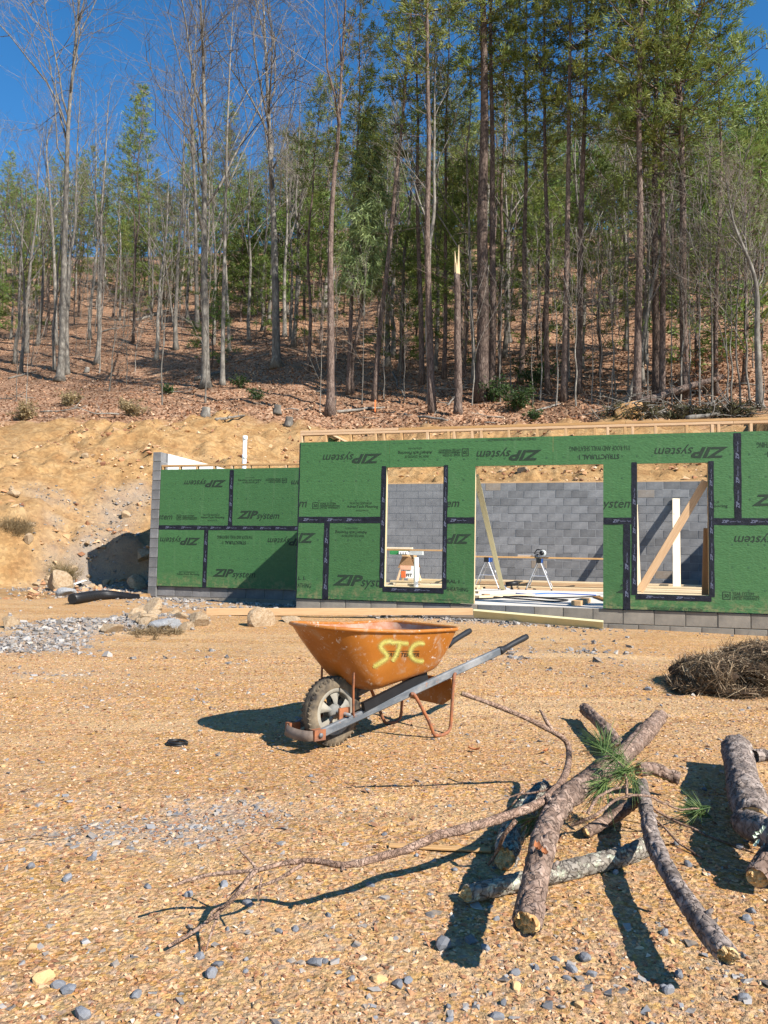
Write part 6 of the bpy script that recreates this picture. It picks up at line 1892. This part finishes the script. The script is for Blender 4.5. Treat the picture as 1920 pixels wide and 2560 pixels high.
def bark_tube(pts, rads, n, m, seed, cell=.035, depth=.12, flare=0.0):
    """a log with raised bark plates; pts in world coordinates"""
    P = np.array(pts); k = len(P)
    T = np.gradient(P, axis=0); T /= np.linalg.norm(T, axis=1, keepdims=True)
    s = np.concatenate([[0], np.cumsum(np.linalg.norm(np.diff(P, axis=0), axis=1))])
    N = np.zeros_like(P); v = np.cross(T[0], [0, 0, 1.0]); v = v / np.linalg.norm(v)
    for i in range(k):
        v = v - T[i] * v.dot(T[i]); v /= np.linalg.norm(v); N[i] = v
    B = np.cross(T, N)
    a = np.arange(n) * 2 * np.pi / n
    rads = np.array(rads)
    A, S = np.meshgrid(a, s); Rr = np.repeat(rads[:, None], n, 1)
    r0 = rads.mean()
    per = max(4, int(round(2 * np.pi * r0 / cell)))
    ux = A / (2 * np.pi) * per
    # periodic round the log: blend two copies
    def W(x): return worley(x, S / (cell * 1.9) + .35 * np.sin(A * 2 + S * 20), seed)
    f1, f2 = W(ux); g1, g2 = W(ux - per)
    wgt = ss(.8, 1.0, A / (2 * np.pi))
    e = (f2 - f1) * (1 - wgt) + (g2 - g1) * wgt
    plate_ = np.clip(e / .28, 0, 1)
    cx, cy = np.cos(A), np.sin(A)
    big = fbm(S * 9 + cx * 1.3, cy * 1.3 + S * 2, seed + 3, 3) - .5
    rad = Rr * (1 + depth * (plate_ - .6) + .16 * big)
    V = P[:, None, :] + (N[:, None, :] * cx[..., None] + B[:, None, :] * cy[..., None]) * rad[..., None]
    idx = np.arange(k * n).reshape(k, n)
    F = np.stack([idx[:-1], np.roll(idx, -1, 1)[:-1], np.roll(idx, -1, 1)[1:], idx[1:]], -1).reshape(-1, 4)
    return np_mesh('bark', V.reshape(-1, 3), F, m, True, plate_.ravel()), V, T
def end_cap(V, T, i, out, seed, jag=.02, m=None, bark=None):
    """splintered end: a fan with uneven points"""
    g = random.Random(seed); ring = [Vector(p) for p in V[i]]; n = len(ring)
    c = sum(ring, Vector()) / n; d = Vector(T[i]) * out
    mb = MB(); mb.v = [tuple(p + d * .0005) for p in ring]; rm = sum((p - c).length for p in ring) / n
    r_ = (ring[0] - c).length; e1 = (ring[0] - c).normalized(); e2 = d.cross(e1)
    def rough(q):
        x, y = q.dot(e1) / r_, q.dot(e2) / r_
        return jag * (.7 * (x * math.cos(seed) + y * math.sin(seed)) + 1.6 * (float(fbm(np.array([x * 3.2 + seed]), np.array([y * 3.2]), 9, 3)[0]) - .45))
    FR = (.93, .8, .66, .52, .38, .22)
    for fr in FR:
        mb.v += [tuple(c + (p - c).normalized() * rm * fr * .97 + d * rough((p - c).normalized() * rm * fr) * min(1, (1.05 - fr) * 4)) for p in ring]
    mb.v.append(tuple(c + d * rough(Vector((0, 0, 0)))))
    for k in range(6):
        for j in range(n):
            a0, a1 = k * n + j, k * n + (j + 1) % n; mb.f.append((a0, a1, a1 + n, a0 + n))
    for j in range(n): mb.f.append((6 * n + j, 6 * n + (j + 1) % n, 7 * n))
    me = mb.mesh('broken_end', m or M_BROKE); me.materials.append(bark or M_LOGG)
    for q in me.polygons[:n]: q.material_index = 1
    return me
def px3(pts, default=None):
    """(px, py, z above the lot) -> world"""
    return [tuple(at_z(x, y, z)) for x, y, z in pts]
def log(name, pts, r0, r1, m, seed, label, cat='log', n=40, cell=.035, depth=.20, jag0=.02, jag1=.02, res=.008):
    W = px3(pts); S = spline(W, 60)
    L = np.linalg.norm(np.diff(S, axis=0), axis=1).sum(); k = max(10, int(L / res))
    S = spline(W, k)
    g = np.random.default_rng(seed)
    rads = np.linspace(r0, r1, k) * (1 + .05 * np.sin(np.linspace(0, L * 9, k) + seed))
    me, V, T = bark_tube(S, rads, n, m, seed, cell, depth)
    root = empty(name, W[0], label, cat)
    link('bark', me, root)
    link('broken_end', end_cap(V, T, 0, -1, seed, jag0, None, m), root)
    link('broken_end', end_cap(V, T, -1, 1, seed + 1, jag1, None, m), root)
    return root, S
LG = {}
LG['A'] = log('pine_log', [(1318, 2306, .150), (1340, 2190, .165), (1366, 2080, .175), (1402, 2008, .18), (1462, 1962, .165), (1545, 1900, .12), (1604, 1843, .085), (1650, 1792, .06)], .032, .044, M_LOGP, 1, 'crooked pine log with a pale broken end, topmost of the branch pile', jag0=.035)
LG['B'] = log('pine_log', [(1462, 1772, .085), (1498, 1806, .08), (1528, 1842, .07), (1552, 1876, .055)], .033, .036, M_LOGP, 2, 'short splintered pine log sticking out beyond the needles', jag0=.06, jag1=.01)
LG['C'] = log('pine_log', [(1604, 1962, .09), (1618, 2040, .12), (1640, 2120, .12), (1693, 2217, .115), (1757, 2312, .115), (1818, 2388, .11)], .025, .025, M_LOGG, 3, 'thin dark log pointing away from the pile with its end raised', jag1=.025)
LG['D'] = log('lichen_log', [(1168, 2234, .03), (1270, 2210, .03), (1446, 2170, .034), (1560, 2140, .032), (1625, 2112, .03)], .024, .031, M_LOGL, 4, 'lichen covered pale log lying crossways under the pile', cell=.03, depth=.22)
LG['E'] = log('lichen_log', [(1262, 2148, .04), (1280, 2085, .045), (1315, 2025, .045), (1360, 1975, .045)], .038, .04, M_LOGL, 5, 'stubby lichen crusted log in the shade under the pile', cell=.035, depth=.3)
LG['S'] = log('pine_stub', [(1597, 1925, .11), (1632, 1922, .105), (1668, 1936, .08), (1698, 1948, .065)], .026, .024, M_LOGP, 6, 'short curled bark stub jutting sideways from the pile', cell=.03, depth=.35, n=18, jag1=.006)
LG['I'] = log('pine_stub', [(1466, 2082, .03), (1510, 2055, .04), (1560, 2025, .06), (1600, 1990, .08)], .018, .024, M_LOGP, 7, 'slim stub tucked under the needle twigs of the pile', cell=.025, n=16)
LG['G'] = log('pine_log', [(1842, 1872, .10), (1856, 1945, .10), (1874, 2010, .10), (1886, 2060, .10)], .066, .060, M_LOGG, 8, 'thick scaly log lying apart with a side limb', n=30, cell=.045, depth=.17)
LG['H'] = log('pine_log', [(1862, 2055, .10), (1915, 2080, .13), (1985, 2105, .15), (2060, 2120, .15)], .042, .066, M_LOGG, 9, 'dark lichen spotted log lying across the thick scaly one', n=28, cell=.045, depth=.2)
LG['J'] = log('pine_log', [(1893, 2195, .06), (1925, 2150, .09), (1975, 2110, .10)], .034, .045, M_LOGP, 10, 'broken brown log end resting under the lichen spotted log', n=22, cell=.04, depth=.2)
# broken twig stubs and knots
for key, spots in (('A', ((.22, 1), (.38, 2), (.55, 4), (.71, 5), (.86, 1))), ('B', ((.5, 2), (.7, 5))), ('C', ((.18, 3), (.35, 1), (.55, 4), (.78, 2))), ('G', ((.3, 4), (.62, 1), (.8, 3))), ('D', ((.4, 1), (.7, 3)))):
    root, S_ = LG[key]; g = random.Random(ord(key))
    for f, ph in spots:
        i = int(f * (len(S_) - 1)); c = Vector(S_[i]); tt_ = Vector(S_[i + 1] - S_[i - 1]).normalized()
        n1 = tt_.cross(Vector((0, 0, 1))).normalized(); n2 = n1.cross(tt_); a = ph * 1.1
        d = (n1 * math.cos(a) + n2 * math.sin(a) + tt_ * .35).normalized(); rr = {'A': .036, 'B': .033, 'C': .024, 'G': .06, 'D': .026}[key]; L_ = g.uniform(.012, .035)
        mb = MB(); mb.tube([c + d * rr * .7, c + d * (rr + L_ * .5), c + d * (rr + L_)], [rr * .42, rr * .26, rr * .17], 8)
        o = link('twig_stub', mb.mesh('twig_stub', M_LOGP if key in 'AB' else M_LOGG, True), root)
# side limb of the thick log
W = px3([(1885, 1890, .10), (1910, 1888, .10), (1950, 1894, .10)]); me, V, T = bark_tube(spline(W, 20), np.linspace(.03, .026, 20), 14, M_LOGG, 12, .03, .15)
link('side_limb', me, LG['G'][0])
# lichen rosettes on the dark log
mb = MB()
for (x, y, z) in ((1908, 2088, .18), (1902, 2096, .17)):
    c = at_z(x, y, z - .03)
    for j in range(7):
        a = j * .9; q = c + Vector((.018 * math.cos(a), -.012, .018 * math.sin(a)))
        mb.add([q, q + Vector((.014 * math.cos(a - .5), -.008, .014 * math.sin(a - .5))), q + Vector((.018 * math.cos(a), -.003, .018 * math.sin(a))), q + Vector((.014 * math.cos(a + .5), -.008, .014 * math.sin(a + .5)))], [(0, 1, 2, 3)])
mb.build('lichen', plain('lichen', (.50, .58, .46), .9, .2, scale=80), LG['H'][0])
# --- the long curved branch
def stick(path, r0, r1, n=9, res=.012, seed=1, m=None, cell=.02, depth=.12):
    W = px3(path); S = spline(W, 50); L = np.linalg.norm(np.diff(S, axis=0), axis=1).sum(); k = max(6, int(L / res)); S = spline(W, k)
    g = np.random.default_rng(seed); S = S + np.cumsum(g.normal(0, .0009, S.shape), 0) * (np.linspace(0, 1, k)[:, None] > .02)
    rads = np.linspace(r0, r1, k)
    return bark_tube(S, rads, n, m or M_BRANCH, seed, cell, depth)
br_ = empty('curved_branch', px3([(1273, 2039, .2)])[0], 'long sinuous branch arching off the log pile and out over the sand', 'branch')
main = [(1152, 1733, .48), (1224, 1758, .43), (1308, 1792, .365), (1377, 1827, .29), (1409, 1847, .245), (1422, 1873, .205), (1417, 1926, .195), (1388, 1975, .20), (1337, 2013, .205), (1273, 2038, .205), (1199, 2062, .20), (1100, 2088, .185), (1060, 2105, .18), (1016, 2125, .17), (960, 2140, .165), (897, 2158, .16), (850, 2162, .16), (800, 2154, .16), (764, 2152, .16), (700, 2160, .155), (641, 2175, .15), (519, 2188, .135), (433, 2214, .12)]
W = px3(main); S = spline(W, 330)
g_ = np.random.default_rng(3)
rr_ = np.interp(np.linspace(0, 1, 330), [0, .12, .25, .3, .45, .6, .8, 1], [.008, .010, .0125, .014, .0135, .011, .0075, .004]) * (1 + .06 * np.sin(np.arange(330) * .37) + .08 * (vn(np.arange(330) * .12, 0 * np.arange(330), 4) - .5))
me, V, T = bark_tube(S, rr_, 14, M_BRANCH, 21, .022, .14)
link('main_stem', me, br_)
link('broken_end', end_cap(V, T, 0, -1, 3, .006), br_)
for k, (pth, a, b) in enumerate((
    ([(1377, 1822, .30), (1362, 1798, .34), (1350, 1778, .365)], .010, .005),
    ([(641, 2175, .15), (620, 2205, .13), (598, 2235, .11), (545, 2288, .06), (492, 2327, .025), (426, 2364, .012)], .0078, .004),
    ([(641, 2175, .15), (625, 2150, .17), (592, 2119, .19)], .005, .0025),
    ([(760, 2160, .16), (698, 2198, .13), (640, 2215, .115), (600, 2233, .108)], .0055, .003),
    ([(545, 2288, .06), (530, 2330, .035), (515, 2380, .008)], .0042, .002),
    ([(625, 2198, .135), (590, 2225, .10), (566, 2245, .09)], .004, .002),
    ([(655, 2195, .14), (650, 2225, .12), (647, 2252, .10)], .004, .002),
    ([(566, 2262, .09), (535, 2275, .075), (528, 2290, .07), (548, 2294, .06)], .0035, .0015),
    ([(857, 2163, .16), (852, 2180, .15)], .008, .004),
    ([(1290, 2050, .19), (1262, 2090, .14), (1246, 2130, .07), (1222, 2165, .015)], .008, .004),
    ([(1400, 1955, .2), (1360, 1975, .18), (1290, 1985, .16), (1240, 2000, .15)], .005, .002),
    ([(1310, 1975, .16), (1280, 2010, .12), (1254, 2034, .06)], .004, .002))):
    me, V, T = stick(pth, a, b, 7, .012, 30 + k)
    link('twig', me, br_)
# --- needle sprigs on thin twigs
t = NT('fresh_needles', 0.45, 0.35)
t.col(t.ramp(t.attr('tint'), [(0.0, (.030, .065, .018)), (.5, (.075, .135, .032)), (1.0, (.20, .25, .08))]))
M_FN = t.m
def needle_fan(c, d, n, L, spread, seed):
    """thin three sided needles about direction d"""
    g = np.random.default_rng(seed); c = np.array(c); d = np.array(d, float); d /= np.linalg.norm(d)
    D = d[None] + g.normal(0, spread, (n, 3)); D /= np.linalg.norm(D, axis=1, keepdims=True)
    C = c[None] - d[None] * g.uniform(0, .06, (n, 1)) + g.normal(0, .003, (n, 3))
    ln = L * g.uniform(.7, 1.15, (n, 1)); bend = g.normal(0, .12, (n, 3)); bend[:, 2] -= .12
    Sx = np.cross(D, g.normal(0, 1, (n, 3))); Sx /= np.linalg.norm(Sx, axis=1, keepdims=True); Sy = np.cross(D, Sx)
    w = .0012
    rings = []
    for f, q in ((0, 1.0), (.5, 1.0), (1.0, .3)):
        p = C + D * ln * f + bend * ln * f * f * .5
        for a in (0, 2.09, 4.19): rings.append(p + (Sx * math.cos(a) + Sy * math.sin(a)) * w * q)
    V = np.stack(rings, 1)
    F = []
    for s_ in (0, 3):
        for j in range(3): F.append((s_ + j, s_ + (j + 1) % 3, s_ + 3 + (j + 1) % 3, s_ + 3 + j))
    F = (np.array(F)[None] + (np.arange(n) * 9)[:, None, None]).reshape(-1, 4)
    return np_mesh('needle_tuft', V.reshape(-1, 3), F, M_FN, True, np.repeat(g.uniform(0, 1, n), 9))
sp1 = empty('pine_sprig', px3([(1565, 1990, .16)])[0], 'green pine sprig standing up out of the log pile', 'pine sprig')
me, *_ = stick([(1566, 1992, .17), (1568, 1950, .21), (1552, 1910, .245), (1522, 1882, .26), (1505, 1866, .265)], .0055, .0035, 7, .01, 51); link('stem', me, sp1)
def fan_at(px, py, z, tx, ty, tz, n, L, sd, parent, spread=.34):
    a, b = at_z(px, py, z), at_z(tx, ty, tz); link('needle_tuft', needle_fan(a, b - a, n, L, spread, sd), parent)
fan_at(1512, 1872, .265, 1440, 1820, .29, 90, .17, 61, sp1, .30)
fan_at(1512, 1872, .265, 1530, 1800, .33, 50, .14, 62, sp1, .40)
fan_at(1540, 1895, .25, 1470, 1915, .25, 60, .15, 63, sp1, .40)
fan_at(1560, 1930, .23, 1500, 1945, .22, 70, .13, 64, sp1, .50)
fan_at(1560, 1930, .23, 1610, 1910, .25, 40, .11, 65, sp1, .50)
fan_at(1505, 1965, .19, 1465, 2010, .15, 70, .13, 66, sp1, .38)
fan_at(1585, 1955, .19, 1590, 2000, .16, 40, .10, 67, sp1, .40)
sp2 = empty('pine_sprig', px3([(1609, 1995, .17)])[0], 'thin twig with one green tuft reaching sideways from the pile', 'pine sprig')
me, *_ = stick([(1428, 2064, .10), (1490, 2040, .14), (1545, 2002, .17), (1609, 1995, .175), (1660, 2016, .13), (1690, 2030, .10), (1742, 2026, .06)], .006, .003, 7, .01, 52); link('stem', me, sp2)
fan_at(1742, 2024, .06, 1690, 1995, .09, 60, .12, 68, sp2, .36)
fan_at(1740, 2028, .06, 1690, 2045, .03, 30, .12, 69, sp2, .40)
me, *_ = stick([(1470, 2035, .15), (1490, 2000, .18), (1530, 1975, .185), (1570, 1970, .18)], .006, .004, 7, .01, 53); link('stem', me, sp2)
sp3 = empty('pine_sprig', px3([(1312, 2060, .08)])[0], 'small green tuft in the shade beside the crooked log', 'pine sprig')
fan_at(1318, 2055, .10, 1285, 2075, .09, 50, .10, 70, sp3, .5)
link('stem', stick([(1340, 2045, .10), (1318, 2055, .10), (1305, 2068, .09)], .004, .002, 6, .01, 54)[0], sp3)
for k, (pth, lab) in enumerate((([(1608, 2000, .10), (1660, 2040, .05), (1740, 2080, .02), (1840, 2120, .008), (1880, 2135, .006)], 'pale thin stick lying on the sand between pile and thick log'), ([(1600, 2020, .09), (1650, 2060, .05), (1700, 2110, .02), (1760, 2145, .012)], 'dark thin stick lying on the sand below the pale one'))):
    me, *_ = stick(pth, .005, .003, 7, .012, 56 + k); o = link('stick', me); tag(o, lab, 'stick')
for (x, y, x1, y1) in ((0, 2105, 200, 2085),):
    me, *_ = stick([(x, y, .012), (80, 2090, .02), (130, 2095, .018), (205, 2078, .02)], .0025, .0015, 6, .012, 59); o = link('stick', me); tag(o, 'thin bent twig lying on the sand by the gravel patch', 'stick')
# dry leaves and bark curls near the pile
t = NT('curled_bark', 0.8, 0.2); t.col(t.ramp(t.noise(40, 4), [(.3, (.22, .07, .025)), (.7, (.42, .17, .07))])); M_CURL = t.m
def curl(px, py, z, s, seed, label):
    c = at_z(px, py, z); g = random.Random(seed); mb = MB(); n = 9
    a0 = g.uniform(0, 6.28); dx, dy = math.cos(a0), math.sin(a0)
    for i in range(n):
        f = i / (n - 1) - .5
        for k in range(4):
            q = k / 3 - .5; w = s * .45 * (1 - 1.6 * abs(f) ** 1.5)
            mb.v.append((c.x + dx * f * s - dy * q * w, c.y + dy * f * s + dx * q * w, c.z + .004 + s * (.5 * abs(q) ** 1.4 * .8 + .55 * f * f) + g.uniform(0, .003)))
    for i in range(n - 1):
        for k in range(3): mb.f.append((i * 4 + k, i * 4 + k + 1, i * 4 + k + 5, i * 4 + k + 4))
    o = mb.build('curled_leaf', M_CURL, None, True); return tag(o, label, 'leaf')
curl(1364, 1882, .0, .055, 1, 'rust red curled leaf on the sand inside the loop of the branch')
curl(1185, 1878, .0, .06, 2, 'dark curled leaf on the sand beyond the curved branch')
curl(1345, 2128, .205, .05, 3, 'rust coloured bark curl lying on the crooked log')
curl(1362, 2140, .20, .04, 4, 'second smaller bark curl on the crooked log')
curl(1600, 2145, .02, .03, 5, 'brown bark chip against the dark thin log')
for k, (x, y) in enumerate(((1500, 2075), (1480, 2090), (1525, 2068))):
    curl(x, y, .0, .05, 8 + k, ('dry brown needles clump on the sand under the slim stub', 'brown bark flake on the sand beside the slim stub', 'small brown flake on the sand below the needle twig')[k])
# ------------------------------------------------------------------ matted straw heap
t = NT('straw', 0.8, 0.25)
t.col(t.ramp(t.attr('tint'), [(0.0, (.040, .024, .012)), (.5, (.13, .082, .044)), (.82, (.28, .195, .115)), (1.0, (.48, .38, .25))]))
M_STRAW = t.m
M_STRAWC = plain('straw_mat', (.045, .027, .015), .95, .4, scale=25, bump=.6)
sc_ = on_ground(1900, 1752); sc_.y += .42
st = empty('straw_heap', (sc_.x, sc_.y, gz(sc_.x, sc_.y)), 'folded heap of matted brown straw on the sand before the foundation', 'straw')
g = random.Random(31); gn = np.random.default_rng(31)
def fold(cx, cy, z0, rx, ry, rz_, rot, nm):
    me = rock_mesh(nm, int(cx * 100) + 3, M_STRAWC, 4, 0, True)
    for v_ in me.vertices:
        k_ = float(fbm(np.array([v_.co.x * 2.1 + cx * 7]), np.array([v_.co.y * 2.1 + v_.co.z * 1.7]), 5, 3)[0]); v_.co *= .72 + .56 * k_
    o = link(nm, me, st); o.matrix_parent_inverse = world_of(st).inverted()
    o.location = (sc_.x + cx, sc_.y + cy, st.location.z + z0); rz_ *= .85; z0 *= .88; o.location.z = st.location.z + z0; o.scale = (rx, ry, rz_); o.rotation_euler = (0, rot, .2)
    return (Vector(o.location), rx, ry, rz_, rot)
folds = [fold(-.08, .0, .055, .38, .36, .060, .0, 'straw_fold'), fold(-.25, .03, .16, .16, .36, .115, -.45, 'straw_fold'), fold(.10, .06, .19, .26, .40, .105, .18, 'straw_fold'), fold(.26, .14, .33, .25, .32, .065, -.22, 'straw_fold'), fold(.52, -.02, .13, .34, .38, .13, .1, 'straw_fold'), fold(.55, .12, .30, .26, .30, .09, .15, 'straw_fold')]
folds_c = (-.08, -.25, .10, .26, .52, .55)
n = 30000; k = np.arange(n) % 6
v = gn.normal(0, 1, (n, 3)); v /= np.linalg.norm(v, axis=1, keepdims=True)
fc = np.array(folds_c)[k]; sc3 = np.array([f[1:4] for f in folds])[k]; rot = np.array([f[4] for f in folds])[k]; ctr = np.array([tuple(f[0]) for f in folds])[k]
sh = .72 + .56 * fbm(v[:, 0] * 2.1 + fc * 7, v[:, 1] * 2.1 + v[:, 2] * 1.7, 5, 3)
q = v * sc3 * (sh * (1.0 + .035 * gn.normal(0, 1, n)))[:, None]
nv = v / sc3; nv /= np.linalg.norm(nv, axis=1, keepdims=True)
def roty(a, r): return np.stack([a[:, 0] * np.cos(r) + a[:, 2] * np.sin(r), a[:, 1], -a[:, 0] * np.sin(r) + a[:, 2] * np.cos(r)], 1)
q, nv = roty(q, rot), roty(nv, rot)
C = ctr + q
D = np.cross(nv, gn.normal(0, 1, (n, 3))); D /= np.linalg.norm(D, axis=1, keepdims=True)
D = D + nv * (gn.normal(0, .16, (n, 1)) + (.25 * (gn.uniform(0, 1, (n, 1)) < .12))) + np.array([0, 0, -.2]); D /= np.linalg.norm(D, axis=1, keepdims=True)
ok = (v[:, 2] > -.6); C, D = C[ok], D[ok]; n = len(C)
Sx = np.cross(D, gn.normal(0, 1, (n, 3))); Sx /= np.linalg.norm(Sx, axis=1, keepdims=True)
ln = .02 + .11 * gn.uniform(0, 1, (n, 1)) ** 1.6; w = gn.uniform(.0009, .0026, (n, 1)); bend = gn.normal(0, .55, (n, 3))
V = np.stack([C - D * ln - Sx * w, C - D * ln + Sx * w, C + bend * ln * .15 + Sx * w, C + bend * ln * .15 - Sx * w, C + D * ln + bend * ln * .5 + Sx * w * .6, C + D * ln + bend * ln * .5 - Sx * w * .6], 1).reshape(-1, 3)
F = (np.array([(0, 1, 2, 3), (3, 2, 4, 5)])[None] + (np.arange(n) * 6)[:, None, None]).reshape(-1, 4)
zmin = st.location.z + .003; V[:, 2] = np.maximum(V[:, 2], zmin)
o = link('straw_strands', np_mesh('straw_strands', V, F, M_STRAW, False, np.repeat(gn.uniform(0, 1, n) ** 1.1, 6)), st); o['kind'] = 'stuff'
